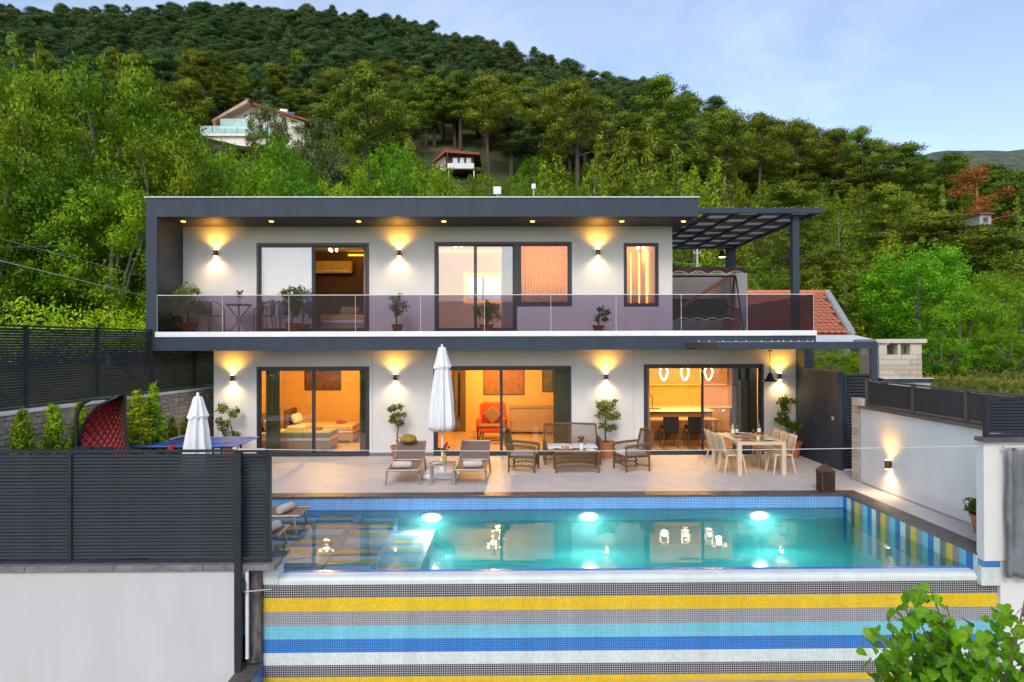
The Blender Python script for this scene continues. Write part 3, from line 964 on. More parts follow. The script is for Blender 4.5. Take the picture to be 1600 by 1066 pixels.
# screens on top
rs = thing('louvre_screen', 'low dark louvre screen along the top of the white side wall', 'fence', (RW + 0.12, 9.72, wz1 + 0.046), R(90))
louvre(rs, 4.75, 0, 0.56, 0.047, [0.03, 1.6, 3.1, 4.72], 'metal_brown', tilt=30)
rs2 = thing('louvre_screen', 'short louvre screen facing the camera on top of the pillar wall', 'fence', (px0 + 0.02, 9.52, 1.662))
louvre(rs2, 2.6, 0, 0.56, 0.047, [0.03, 2.57])

# ------------------------------------------------------------------ the villa
villa = thing('villa', 'two storey white villa with dark grey roof frame, balcony and lit windows', 'house', (0, F, 0))
V = villa
def VX(px): return X(px, F)
SL0, SL1 = Z(547, G), Z(525.5, G)      # balcony slab bottom / top of dark face
BF = Z(517.5, G)                       # balcony floor level (top of pale strip)
SO, RT = Z(338.5, G), Z(309, G)        # soffit, roof top
GX = lambda px: X(px, G)
wl0, wl1 = VX(334), VX(1243)
ul0, ul1 = VX(285), VX(1051)
lo = [(VX(401), VX(577), 0.0, Z(572, F)), (VX(677), VX(892.5), 0.0, Z(572, F)), (VX(1005.5), VX(1193), 0.0, Z(570, F))]
up = [(VX(401), VX(577), BF, Z(379.5, F)), (VX(679), VX(808), BF, Z(378, F)), (VX(808), VX(894), Z(479, F), Z(378, F)), (VX(975), VX(1029.5), Z(479.5, F), Z(380, F))]
wall_holes(wl0, wl1, -0.3, SL0 + 0.02, lo, 0, 0.22).build('ground_floor_wall', 'plaster', V)
wall_holes(ul0, ul1, BF, SO - 0.004, up, 0, 0.22).build('upper_floor_wall', 'plaster', V)
box('skirting', 'coping_grey', V, wl0, -0.012, 0, lo[0][0], -0.001, 0.09)
box('skirting', 'coping_grey', V, lo[0][1], -0.012, 0, lo[1][0], -0.001, 0.09)
box('skirting', 'coping_grey', V, lo[1][1], -0.012, 0, lo[2][0], -0.001, 0.09)
box('side_wall', 'plaster', V, wl0, 0.221, -0.3, wl0 + 0.22, 6.5, SL0 + 0.02)
box('side_wall', 'plaster', V, wl1 - 0.22, 0.221, -0.3, wl1, 6.5, SL0 + 0.02)
box('side_wall', 'plaster', V, ul1 - 0.22, 0.221, BF, ul1, 6.5, SO - 0.004)
box('back_wall', 'plaster', V, wl0, 6.501, -0.3, wl1, 6.7, SL0 + 0.02)
box('back_wall', 'plaster', V, ul0, 6.501, BF, ul1, 6.7, SO - 0.004)
box('floor_slab', 'anthracite', V, wl0, 0.0, SL0 + 0.021, wl1, 6.7, BF - 0.02)
gy = G - F                               # balcony front in villa coords
# dark frame round the upper storey
fr = MB(); fr.box(GX(228), gy, SL0, GX(245), 6.7, RT); fr.build('frame_wall', 'anthracite', V)
fr = MB(); fr.box(GX(245), gy, SO, GX(1092), 6.7, RT); fr.build('roof', 'anthracite', V)
box('soffit', 'soffit', V, GX(245) + .001, gy + 0.16, SO - 0.006, GX(1092) - 0.15, -0.001, SO - 0.001)
fr = MB(); fr.box(GX(245), gy, SL0, GX(1275), 0, SL1 - 0.001); fr.build('balcony_slab', 'anthracite', V)
fr = MB(); fr.box(ul1, 0.001, SL0, GX(1275), 6.7, SL1 - 0.001); fr.build('balcony_slab', 'anthracite', V)
box('balcony_floor', 'terrace_tile', V, GX(245) + 0.01, gy + 0.10, SL1, GX(1275), -0.001, BF - 0.004)
box('balcony_floor', 'terrace_tile', V, ul1 + 0.002, 0.0, SL1, GX(1275), 6.6, BF - 0.004)
box('edge_strip', 'marble_white', V, GX(243), gy - 0.035, SL1 - 0.004, GX(1276), gy + 0.099, BF, bevel=0.01)
box('roof_edge', 'white_metal', V, GX(226), gy - 0.03, RT, GX(1094), gy + 0.16, RT + 0.022)
box('roof_edge', 'white_metal', V, GX(226), gy + 0.161, RT, GX(226) + 0.16, 6.7, RT + 0.022)
# control joints in the render: shallow grooves
for px in (582, 990):
    box('render_joint', 'coping_grey', V, VX(px) - 0.003, -0.0015, 0.1, VX(px) + 0.003, 0.0, SL0)

# glass balustrade
ry0, ry1 = BF, Z(461, G)
joints = [245, 347, 451, 555, 657, 757, 861, 963, 1065, 1168, 1272]
bal = thing('balustrade', 'smoky tinted glass balustrade along the whole balcony edge', 'railing', (0, G, 0))
for a, b in zip(joints[:-1], joints[1:]):
    xa, xb = GX(a) + 0.006, GX(b) - 0.006
    p = box('glass_panel', 'rail_glass', bal, xa, 0.022, ry0, xb, 0.034, ry1)
    box('panel_edge', 'tin_white', p, xb + 0.002, 0.020, ry0, xb + 0.010, 0.036, ry1)
box('top_bead', 'white_metal', bal, GX(245), 0.018, ry1 + 0.0005, GX(1272), 0.038, ry1 + 0.014)
box('end_post', 'white_metal', bal, GX(245) - 0.022, 0.005, ry0, GX(245) + 0.004, 0.05, ry1 + 0.01)
for (a, b) in ((0.05, 1.7), (1.72, 3.4), (3.42, 5.2)):
    box('glass_panel', 'rail_glass', bal, GX(1272) - 0.012, a, ry0, GX(1272), b, ry1)


def window(px0, px1, z0, z1, splits, upper, glass, fw=0.075):
    """dark framed opening set in the wall; splits are pixel columns of the meeting stiles"""
    w = bpy.data.objects.new('window', None); COL.objects.link(w); w.parent = V
    x0, x1 = VX(px0), VX(px1)
    fm = MB()
    fm.box(x0, 0.0 - 0.012, z0, x0 + fw, 0.16, z1); fm.box(x1 - fw, -0.012, z0, x1, 0.16, z1)
    fm.box(x0 + fw, -0.012, z1 - fw, x1 - fw, 0.16, z1); fm.box(x0 + fw, -0.012, z0, x1 - fw, 0.16, z0 + fw * 0.9)
    fm.build('frame', 'frame_dark', w, bevel=0.004)
    xs = [x0 + fw] + [VX(s) for s in splits] + [x1 - fw]
    for i in range(len(xs) - 1):
        a, b = xs[i], xs[i + 1]
        yy = 0.045 + 0.045 * (i % 2)
        st = 0.04
        sm_ = MB()
        sm_.box(a + .001, yy - 0.02, z0 + fw * .9 + .001, a + st, yy + 0.02, z1 - fw - .001); sm_.box(b - st, yy - 0.02, z0 + fw * .9 + .001, b - .001, yy + 0.02, z1 - fw - .001)
        sm_.box(a + st, yy - 0.02, z1 - fw - st, b - st, yy + 0.02, z1 - fw - .001); sm_.box(a + st, yy - 0.02, z0 + fw * .9 + .001, b - st, yy + 0.02, z0 + fw + st)
        sm_.build('sash', 'frame_dark', w)
        g = glass[i]
        if g:
            box('pane', g, w, a + st, yy - 0.003, z0 + fw + st, b - st, yy + 0.003, z1 - fw - st)
    return w


window(401, 577, 0.0, lo[0][3], [489], False, ['window_glass', 'window_glass'])
window(677, 892.5, 0.0, lo[1][3], [783], False, [None, 'window_glass'])
window(1005.5, 1193, 0.0, lo[2][3], [1098], False, [None, 'window_coated'])
window(401, 577, BF, up[0][3], [489], True, ['window_coated', None])
window(679, 808, BF, up[1][3], [743], True, ['window_coated', 'window_coated'])
window(808, 894, up[2][2], up[2][3], [], True, ['window_glass'])
window(975, 1029.5, up[3][2], up[3][3], [], True, ['window_glass'], 0.05)

# rooms behind the openings
def room(x0, x1, y1, z0, z1, wall, floor, back=None, ceil='ceiling_white'):
    y0 = 0.225
    box('room_wall', back or wall, V, x0, y1, z0, x1, y1 + 0.05, z1)
    box('room_wall', wall, V, x0 - 0.05, y0, z0, x0, y1, z1)
    box('room_wall', wall, V, x1, y0, z0, x1 + 0.05, y1, z1)
    box('room_floor', floor, V, x0, 0.0, z0 - 0.02, x1, y1, z0 - 0.001)
    box('room_ceiling', ceil, V, x0, y0, z1, x1, y1, z1 + 0.03)


CH = 2.62
room(wl0 + 0.3, -2.75, 4.2, 0.012, CH, 'room_cream', 'room_floor')
room(-2.60, 2.30, 5.0, 0.012, CH, 'room_cream', 'room_floor')
room(3.05, wl1 - 0.3, 4.6, 0.012, CH, 'room_cream', 'room_floor')
UC = SO - 0.12
room(ul0 + 0.3, -2.75, 4.2, BF, UC, 'room_dark', 'room_floor', 'room_dark')
room(-2.60, 2.35, 3.6, BF, UC, 'room_grey', 'room_grey', 'room_grey')
room(2.55, ul1 - 0.3, 3.0, BF, UC, 'room_cream', 'room_grey')


def led(parent, x0, y0, z0, x1, y1, z1, mat='led_strip', name='led_strip'):
    return box(name, mat, parent, x0, y0, z0, x1, y1, z1)


WARM = (1.0, 0.52, 0.12)
AMB = (1.0, 0.47, 0.08)
# upper bedroom: cove strip, blind behind the left pane, wall-mounted unit
led(V, VX(492), 3.9, UC - 0.16, VX(572) + 0.8, 4.0, UC - 0.11)
bl = MB()
rows = [[(VX(408) + (VX(489) - VX(408)) * i / 24, 0.20 + 0.012 * math.sin(i * 1.9), z) for i in range(25)] for z in (BF + 0.05, up[0][3] - 0.1)]
bl.grid(rows)
b_o = bl.build('roller_blind', 'blind', None, smooth=True); b_o.location = (0, F, 0)
tag(b_o, 'plain white blind drawn behind the first upstairs glass door', 'blind')
def curtain(xa, xb, y, z0, z1, mat, label, folds=14):
    m = MB()
    nn = folds * 4
    m.grid([[(xa + (xb - xa) * i / nn, y + 0.035 * math.sin(i * math.pi / 2 + 0.4 * math.sin(i)), z) for i in range(nn + 1)] for z in (z0, (z0 + z1) / 2, z1)])
    o = m.build('curtain', mat, None, smooth=True)
    o.location = (0, F, 0)
    sm = o.modifiers.new('thick', 'SOLIDIFY'); sm.thickness = 0.004
    return tag(o, label, 'curtain')


curtain(VX(565), VX(576), 0.30, BF, UC - 0.05, 'curtain_cream', 'cream curtain at the edge of the open upstairs bedroom door', 5)
curtain(VX(409), VX(432), 0.32, 0.02, CH, 'curtain_green', 'olive curtain gathered beside the twin beds', 8)
curtain(VX(558), VX(573), 0.32, 0.02, CH, 'curtain_green', 'olive curtain at the parasol end of the bedroom window', 6)
curtain(VX(866), VX(890), 0.34, 0.02, CH, 'curtain_green', 'olive curtain behind the wicker sofa window', 8)
curtain(VX(1007), VX(1019), 0.34, 0.02, CH, 'curtain_cream', 'cream curtain beside the open kitchen door', 5)
curtain(VX(1150), VX(1190), 0.34, 0.02, CH, 'curtain_green', 'olive curtain behind the dining table window', 10)
curtain(VX(784), VX(804), 0.30, BF, UC - 0.05, 'room_grey', 'grey curtain inside the middle upstairs door', 6)
curtain(VX(812), VX(890), 0.30, up[2][2] - 0.3, UC - 0.2, 'sheer_amber', 'sheer amber curtain drawn across the middle upstairs window', 16)

def bed(name, label, x, y, z, w, l, cover, rotz=0.0, deco=True):
    t = thing(name, label, 'bed', (x, F + y, z), rotz)
    box('bed_base', 'wood_pale', t, -w / 2, -l / 2, 0.08, w / 2, l / 2, 0.28)
    for sx in (-1, 1):
        for sy in (-1, 1):
            box('leg', 'wood_pale', t, sx * (w / 2 - .06) - .03, sy * (l / 2 - .06) - .03, 0, sx * (w / 2 - .06) + .03, sy * (l / 2 - .06) + .03, 0.08)
    MB().box(-w / 2, -l / 2, 0.281, w / 2, l / 2, 0.52).build('mattress', 'linen', t, bevel=0.05)
    MB().box(-w / 2 - .012, -l / 2 - .012, 0.36, w / 2 + .012, l / 2 - 0.55, 0.535).build('bed_cover', cover, t, bevel=0.04)
    for sx in ((-1, 1) if w > 1.2 else (0,)):
        MB().box(-0.3, -0.1, -0.09, 0.3, 0.1, 0.20).build('pillow', 'linen', t, bevel=0.08, loc=(sx * w / 4, l / 2 - 0.18, 0.66), rot=(R(-20), 0, 0))
    if deco:
        MB().lathe([(0.02, 0), (0.16, 0.02), (0.14, 0.07), (0.03, 0.1)], 12).build('folded_towel', 'fruit_red', t, loc=(0.1, -l / 4, 0.536))
    box('headboard', 'room_dark', t, -w / 2 - .05, l / 2 + 0.002, 0.0, w / 2 + .05, l / 2 + 0.06, 1.0)
    return t


# ground-floor bedroom: two beds seen from the side, heads to the left
bed('bed', 'twin bed nearest the ground-floor bedroom window with a white throw', -5.85, 1.25, 0.012, 1.0, 2.0, 'bed_green', R(90))
bed('bed', 'second twin bed deeper in the ground-floor bedroom', -5.55, 2.85, 0.012, 1.0, 2.0, 'bed_gold', R(90))
# upstairs double bed
bed('bed', 'double bed in the upstairs bedroom with gold cover', VX(520) + 0.2, 2.2, BF, 1.7, 2.0, 'bed_gold', R(0))
led(V, VX(492), 0.9, BF + 0.01, VX(572), 0.95, BF + 0.05, 'led_purple')
def picture(label, x0, x1, z0, z1, y, mat, frame='frame_dark'):
    t = thing('wall_picture', label, 'picture', ((x0 + x1) / 2, F + y, (z0 + z1) / 2))
    w, h = (x1 - x0) / 2, (z1 - z0) / 2
    fm = MB(); fm.box(-w, -0.03, -h, -w + .03, 0, h); fm.box(w - .03, -0.03, -h, w, 0, h); fm.box(-w + .03, -0.03, h - .03, w - .03, 0, h); fm.box(-w + .03, -0.03, -h, w - .03, 0, -h + .03)
    fm.build('frame', frame, t)
    box('canvas', mat, t, -w + .03, -0.015, -h + .03, w - .03, -0.001, h - .03)
    return t


def XB(px, y): return X(px, F + y)
def ZB(py, y): return Z(py, F + y)
picture('dark abstract picture on the bedroom wall above the twin beds', XB(476, 4.19), XB(533, 4.19), ZB(609, 4.19), ZB(578, 4.19), 4.195, 'painting_dark')
picture('large red and gold floral painting behind the orange armchair', XB(755, 4.99), XB(819, 4.99), ZB(617, 4.99), ZB(560, 4.99), 4.995, 'painting_warm')
picture('dark green picture beyond the olive living room curtain', XB(847, 4.99), XB(864, 4.99), ZB(613, 4.99), ZB(566, 4.99), 4.995, 'painting_leaf')
# doorway at the back left of the living room
dw = thing('inner_door', 'brown doorway frame at the back of the living room', 'door', (XB(722, 4.99), F + 4.97, 0.012))
box('frame', 'room_dark', dw, -0.34, -0.02, 0, 0.12, 0.02, 2.1)
box('glass', 'window_coated', dw, -0.26, -0.03, 0.1, -0.06, -0.021, 2.0)
# wall unit (air conditioner) upstairs
ac = thing('air_conditioner', 'white wall unit above the upstairs bed', 'air conditioner', (XB(522, 4.1), F + 4.15, ZB(418, 4.1)))
MB().box(-0.62, -0.22, -0.20, 0.62, 0.03, 0.20).build('casing', 'bed_gold', ac, bevel=0.03)
box('vane', 'linen', ac, -0.5, -0.226, -0.14, 0.5, -0.2205, -0.10)
# mirror with glowing surround in the middle upstairs room
mz0, mz1, mx0, mx1 = ZB(468, 3.55), ZB(433, 3.55), XB(731, 3.55), XB(783, 3.55)
mr = thing('lit_mirror', 'square wall mirror with an amber glowing border upstairs', 'mirror', ((mx0 + mx1) / 2, F + 3.55, (mz0 + mz1) / 2))
hw, hh = (mx1 - mx0) / 2, (mz1 - mz0) / 2
box('backing', 'led_backer', mr, -hw - .02, 0.0, -hh - .02, hw + .02, 0.04, hh + .02)
g = MB(); e = 0.13
g.box(-hw - e, 0.005, -hh - e, -hw - .021, 0.012, hh + e); g.box(hw + .021, .005, -hh - e, hw + e, .012, hh + e); g.box(-hw - .021, .005, hh + .021, hw + .021, .012, hh + e); g.box(-hw - .021, .005, -hh - e, hw + .021, .012, -hh - .021)
g.build('light_border', 'led_strip', mr)
box('glass', 'mirror_silver', mr, -hw, -0.012, -hh, hw, -0.001, hh)
box('mullion', 'pole_grey', mr, -0.02, -0.016, -hh, 0.02, -0.0125, hh)
led(V, XB(686, 3.5), 3.50, UC - 0.10, XB(800, 3.5), 3.55, UC - 0.04)
led(V, XB(812, 3.5), 3.50, UC - 0.10, XB(890, 3.5), 3.55, UC - 0.02)
# bathroom light columns
for px, w in ((999, 0.018), (1011, 0.024), (986, 0.008)):
    t = thing('light_column', {999: 'glowing amber light column nearer the window jamb upstairs', 1011: 'brightest amber light column in the small upstairs window', 986: 'faint slim light column in the small upstairs window'}[px], 'lamp', (XB(px, 1.6), F + 1.6, BF))
    led(t, -w, -0.02, 0.35, w, 0.02, 2.35, 'led_dots', 'tube')
    MB().lathe([(0.09, 0), (0.09, 0.03), (0.04, 0.06), (0.03, 0.34)], 14).build('base', 'bronze', t)

# armchair, side table
ac2 = thing('armchair', 'orange wing armchair with a brown cushion in the living room', 'armchair', (XB(768, 3.2), F + 3.2, 0.012), R(-8))
MB().box(-0.34, -0.32, 0.22, 0.34, 0.30, 0.46).build('seat', 'orange_fabric', ac2, bevel=0.05)
MB().box(-0.36, 0.26, 0.25, 0.36, 0.42, 1.15).build('backrest', 'orange_fabric', ac2, bevel=0.06)
for s in (-1, 1):
    MB().box(s * 0.40 - .06, -0.28, 0.22, s * 0.40 + .06, 0.34, 0.66).build('arm', 'orange_fabric', ac2, bevel=0.04)
    MB().box(s * 0.37 - .04, 0.10, 0.60, s * 0.37 + .04, 0.36, 1.10).build('wing', 'orange_fabric', ac2, bevel=0.04)
    for yy in (-0.26, 0.30):
        MB().tube([(s * 0.3, yy, 0.24), (s * 0.36, yy, 0.0)], [0.03, 0.016], 8).build('leg', 'room_dark', ac2)
MB().box(-0.22, -0.06, -0.22, 0.22, 0.06, 0.22).build('cushion', 'cushion_brown', ac2, bevel=0.05, loc=(0, 0.16, 0.72), rot=(R(-15), R(45), 0))
st = thing('side_table', 'slim black frame side table before the orange armchair', 'table', (XB(769, 2.4), F + 2.35, 0.012))
box('top', 'chair_dark', st, -0.45, -0.22, 0.46, 0.45, 0.22, 0.49)
for sx in (-1, 1):
    fm = MB(); fm.box(sx * .44 - .012, -.21, 0, sx * .44 + .012, -.186, .459); fm.box(sx * .44 - .012, .186, 0, sx * .44 + .012, .21, .459)
    fm.build('leg_frame', 'chair_dark', st)
box('lower_bar', 'chair_dark', st, -.428, -.01, .05, .428, .01, .07)
# pale cabinet behind sofa window
cab = thing('cabinet', 'low wooden cabinet inside behind the wicker sofa', 'cabinet', (1.2, F + 4.6, 0.012))
MB().box(-1.0, -0.3, 0.05, 1.0, 0.35, 0.85).build('body', 'wood_pale', cab, bevel=0.01)
for i in range(3):
    box('door', 'kitchen_front', cab, -0.98 + i * 0.66, -0.318, 0.08, -0.98 + i * 0.66 + 0.64, -0.301, 0.82)
box('top', 'wood_pale', cab, -1.02, -0.33, 0.851, 1.02, 0.36, 0.88)

# kitchen
kt = thing('kitchen_units', 'fitted kitchen with wall cupboards and worktop along the back wall', 'kitchen', (5.3, F + 4.59, 0.012))
for i in range(6):
    xa = -2.1 + i * 0.7
    box('cupboard', 'kitchen_front', kt, xa + .004, -0.36, 1.62, xa + .696, 0, 2.5)
    box('base_unit', 'kitchen_front', kt, xa + .004, -0.60, 0.1, xa + .696, 0, 0.86)
box('worktop', 'house_cream', kt, -2.15, -0.64, 0.87, 2.2, 0, 0.91)
box('splashback', 'room_cream', kt, -2.15, -0.012, 0.911, 2.2, -0.001, 1.61)
led(kt, -2.1, -0.30, 1.595, 2.1, -0.27, 1.615)
isl = thing('kitchen_island', 'kitchen island with sink behind the dining chairs', 'island', (4.9, F + 2.95, 0.012))
box('body', 'room_dark', isl, -1.3, -0.3, 0, 1.5, 0.35, 0.88)
box('worktop', 'house_cream', isl, -1.35, -0.35, 0.881, 1.55, 0.4, 0.93)
MB().tube([(-0.25, 0.1, 0.93), (-0.25, 0.1, 1.28), (-0.27, 0.1, 1.35), (-0.34, 0.1, 1.38), (-0.42, 0.1, 1.34), (-0.43, 0.1, 1.28)], 0.016, 8).build('tap', 'black_iron', isl, smooth=True)
box('sink', 'black_iron', isl, -0.7, -0.1, 0.931, 0.0, 0.25, 0.936)

def drop_light(x, y, label):
    t = thing('pendant_lamp', label, 'pendant lamp', (x, F + y, CH), 0, None)
    pts = []
    for i in range(25):
        a = 2 * math.pi * i / 24
        r = 0.15
        px_, pz_ = r * math.sin(a) * (0.72 - 0.28 * math.cos(a)), -0.19 * math.cos(a)
        pts.append((px_, 0, -0.52 + pz_))
    MB().tube(pts, 0.022, 8, cap=False).build('loop_tube', 'drop_tube', t, smooth=True)
    MB().tube([(0, 0, 0), (0, 0, -0.33)], 0.005, 6).build('cord', 'black_iron', t)
    MB().lathe([(0.05, -0.02), (0.05, 0.0)], 12).build('ceiling_cup', 'white_metal', t)
    lamp('drop_light', 'POINT', t, (0, -0.02, -0.54), 60, WARM, shadow_soft_size=0.05)
    return t


drop_light(XB(1037, 1.7), 1.7, 'glowing drop shaped pendant farthest from the curtain side, over the kitchen chairs')
drop_light(XB(1070, 1.7), 1.7, 'middle one of three glowing drop shaped pendants in the kitchen')
drop_light(XB(1107, 1.7), 1.7, 'drop shaped pendant seen through the sliding kitchen pane')
tb = thing('kitchen_table', 'indoor dining table with dark chairs before the kitchen', 'table', (XB(1060, 1.8), F + 1.85, 0.012))
box('top', 'wood_pale', tb, -1.0, -0.42, 0.72, 1.1, 0.42, 0.76)
for sx in (-0.92, 1.02):
    for sy in (-0.36, 0.36):
        box('leg', 'wood_pale', tb, sx - .03, sy - .03, 0, sx + .03, sy + .03, 0.719)
for i, (px, yy, rz, lab) in enumerate([(1045, 1.15, 180, 'dark upholstered chair under the indoor table, nearer the cream curtain'), (1083, 1.15, 180, 'dark upholstered chair under the indoor table, nearer the sliding pane'),
                                       (1045, 2.5, 0, 'dark chair on the kitchen side of the indoor table, nearer the cream curtain'), (1083, 2.5, 0, 'dark chair on the kitchen side of the indoor table, nearer the sliding pane')]):
    c = thing('dining_chair', lab, 'chair', (XB(px, yy), F + yy, 0.012), R(rz), 'indoor dining chairs')
    MB().box(-0.22, -0.22, 0.42, 0.22, 0.22, 0.50).build('seat', 'chair_dark', c, bevel=0.02)
    MB().box(-0.22, 0.19, 0.48, 0.22, 0.25, 0.92).build('backrest', 'chair_dark', c, bevel=0.02)
    for sx in (-1, 1):
        for sy in (-1, 1):
            MB().tube([(sx * .19, sy * .19, 0.43), (sx * .215, sy * .215, 0)], [0.022, 0.014], 6).build('leg', 'room_dark', c)


def ceiling_lamp(x, y, z, label, power, cup=0.2, col=WARM, bulbs=5):
    t = thing('ceiling_lamp', label, 'ceiling lamp', (x, F + y, z))
    MB().lathe([(0.06, -0.03), (0.06, 0)], 14).build('rose', 'bronze', t)
    MB().tube([(0, 0, 0), (0, 0, -0.16)], 0.012, 6).build('stem', 'bronze', t)
    for i in range(bulbs):
        a = 2 * math.pi * i / bulbs
        c = (cup * math.cos(a), cup * math.sin(a), -0.16)
        am = MB().tube([(0, 0, -0.16), c], 0.008, 6).build('arm', 'bronze', t)
        MB().lathe([(0.01, -0.05), (0.035, -0.02), (0.04, 0.01), (0.02, 0.045)], 10, c).build('bulb', 'bulb_warm', am, smooth=True)
    lamp('ceiling_light', 'POINT', t, (0, 0, -0.28), power, col, shadow_soft_size=0.07)
    return t


ceiling_lamp(XB(509, 1.6), 1.6, CH, 'small chandelier in the ground-floor bedroom', 230)
ceiling_lamp(XB(771, 1.9), 1.9, CH, 'small chandelier inside the living room door', 120)
ceiling_lamp(-0.2, 3.4, CH, 'second chandelier at the back of the living room', 150)
ceiling_lamp(XB(520, 2.6), 2.6, UC, 'ceiling lamp in the upstairs bedroom', 18, 0.12, WARM, 3)
ceiling_lamp(XB(715, 1.8), 1.8, UC, 'ceiling lamp in the middle upstairs room', 8, 0.12, WARM, 3)
ceiling_lamp(XB(850, 1.2), 1.2, UC, 'ceiling lamp behind the amber upstairs curtain', 260, 0.12, (1.0, 0.58, 0.16), 3)
ceiling_lamp(XB(1000, 2.2), 2.2, UC, 'ceiling lamp in the small upstairs room', 26, 0.1, AMB, 3)
ceiling_lamp(6.4, 2.0, CH, 'ceiling lamp over the far end of the kitchen', 120)

# ------------------------------------------------------------------ wall lamps
def sconce(px, py, label, y=F, x=None, rotz=0.0, e=26.0):
    p = at(px, py, y=y) if x is None else at(px, py, x=x)
    t = thing('wall_lamp', label, 'wall lamp', p, rotz, 'up and down wall lamps')
    box('back_plate', 'sconce_brown', t, -0.035, -0.02, -0.05, 0.035, 0, 0.05)
    b = MB().lathe([(0.045, -0.085), (0.05, -0.08), (0.05, -0.015), (0.044, -0.008), (0.044, 0.008), (0.05, 0.015), (0.05, 0.08), (0.045, 0.085)], 16, (0, -0.072, 0)).build('body', 'sconce_brown', t, smooth=True)
    MB().lathe([(0.036, 0.0855), (0.036, 0.092)], 14, (0, -0.072, 0)).build('upper_lens', 'lamp_face', b)
    MB().lathe([(0.036, -0.092), (0.036, -0.0855)], 14, (0, -0.072, 0)).build('lower_lens', 'lamp_face', b)
    lamp('up_light', 'SPOT', t, (0, -0.11, 0.13), e * 1.7, (1.0, 0.45, 0.035), rot=(R(180 + 4), 0, 0), spot_size=R(150), spot_blend=1.0, shadow_soft_size=0.04)
    lamp('down_light', 'SPOT', t, (0, -0.11, -0.13), e, (1.0, 0.66, 0.30), rot=(R(-4), 0, 0), spot_size=R(150), spot_blend=1.0, shadow_soft_size=0.04)
    return t


sconce(338.5, 396, 'lit wall lamp upstairs next to the bistro set corner')
sconce(624, 396, 'lit wall lamp upstairs between the bedroom door and the middle door')
sconce(934, 395, 'lit wall lamp upstairs beside the small tall window')
sconce(364.5, 591, 'lit wall lamp downstairs nearest the stone wall')
sconce(618, 590, 'lit wall lamp downstairs above the loungers')
sconce(946.5, 589, 'lit wall lamp downstairs above the wicker sofa plant')
sconce(1217, 588, 'lit wall lamp downstairs beside the black hanging lamp')
sconce(1392, 726, 'lit wall lamp on the white side wall by the pool', x=RW, rotz=R(-90), e=16)
# soffit spots
for i, px in enumerate((286.5, 424, 560.5, 693.5, 832, 971.5, 1068)):
    p = at(px, 345.5, z=SO - 0.006)
    t = thing('soffit_spot', ['recessed soffit spot in the corner of the dark frame', 'recessed soffit spot over the first glass door', 'recessed soffit spot over the open bedroom door', 'recessed soffit spot over the middle door', 'recessed soffit spot over the amber window', 'recessed soffit spot over the small window', 'recessed soffit spot at the pergola end'][i], 'spotlight', p, 0, 'recessed spots in the roof soffit')
    MB().lathe([(0.075, -0.012), (0.075, 0.0)], 16).build('ring', 'white_metal', t)
    MB().lathe([(0.055, -0.016), (0.055, -0.0125)], 14).build('lens', 'downlight_face', t)
    lamp('spot_light', 'SPOT', t, (0, 0, -0.03), 9, (1.0, 0.62, 0.28), spot_size=R(100), spot_blend=0.8, shadow_soft_size=0.04)

# ------------------------------------------------------------------ dark side wall, gate, canopy, pergola
SX = wl1 + 0.005
sw = thing('side_wall', 'dark grey courtyard wall beside the dining table', 'wall', (SX, 0, 0))
y1 = at(1305, 735, z=0).y
MB().box(0, y1, 0, 0.11, F - 0.002, 2.30).build('wall', 'anthracite', sw)
box('coping_stone', 'coping_stone', sw, -0.03, y1 - 0.03, 2.301, 0.14, F - 0.55, 2.33)
box('column', 'anthracite', sw, 0.0, F - 0.54, 2.301, 0.24, F - 0.003, SL0 - 0.002)
box('switch_plate', 'pole_grey', sw, -0.012, y1 + 0.25, 1.15, -0.001, y1 + 0.33, 1.23)
gt = thing('louvre_gate', 'dark louvred garden gate at the end of the grey wall', 'gate', (SX + 0.13, y1 + 0.05, 0.0))
gx1 = X(1362, y1) - SX - 0.13
louvre(gt, gx1, 0.03, 2.25, 0.075, [0.03, gx1 - 0.03], 'frame_dark', blade=0.06)
box('backing', 'soffit', gt, 0.0, 0.05, 0.03, gx1, 0.06, 2.25)
box('threshold', 'marble_white', gt, 0.0, -0.06, 0.0, gx1, 0.08, 0.028)
MB().tube([(0.16, -0.06, 1.0), (0.16, -0.09, 1.0), (0.30, -0.09, 1.0)], 0.012, 6).build('handle', 'black_iron', gt)

cp = thing('entrance_canopy', 'dark flat steel canopy in front of the balcony slab', 'canopy', (0, 0, 0))
cy0, cy1 = 14.55, G - 0.03
ca, cb_ = X(1120, cy0), X(1371, cy0)
zc0, zc1 = Z(546.5, cy0), Z(535.5, cy0)
box('front_beam', 'anthracite', cp, ca, cy0, zc0, cb_, cy0 + 0.08, zc1)
box('end_beam', 'metal_brown', cp, ca, cy0 + 0.081, zc0, ca + 0.08, cy1, zc1)
box('end_beam', 'anthracite', cp, cb_ - 0.08, cy0 + 0.081, zc0, cb_, cy1, zc1)
box('back_beam', 'anthracite', cp, ca + 0.081, cy1 - 0.08, zc0, cb_ - 0.081, cy1, zc1)
for i in range(16):
    yy = cy0 + 0.16 + i * 0.135
    box('slat', 'metal_fence', cp, ca + 0.081, yy, zc0 + 0.03, cb_ - 0.081, yy + 0.04, zc1 - 0.01)
box('cover_sheet', 'pergola_panel', cp, ca + 0.01, cy0 + 0.01, zc1 + 0.001, X(1272, cy0), cy1, zc1 + 0.01)
box('post', 'anthracite', cp, X(1361.5, cy0), cy0 + 0.001, 0, cb_, cy0 + 0.085, zc0 - 0.001)
clip = MB().box(-0.010, -0.01, 0, 0.010, 0.01, 0.024).mesh('clip', 'white_metal')
for px in (1092, 1108, 1130, 1150, 1166, 1190, 1206, 1216, 1224, 1236, 1248, 1262, 1270):
    put('clip', clip, cp, (X(px, cy0 + .9), cy0 + 0.9, zc1 + 0.0105))
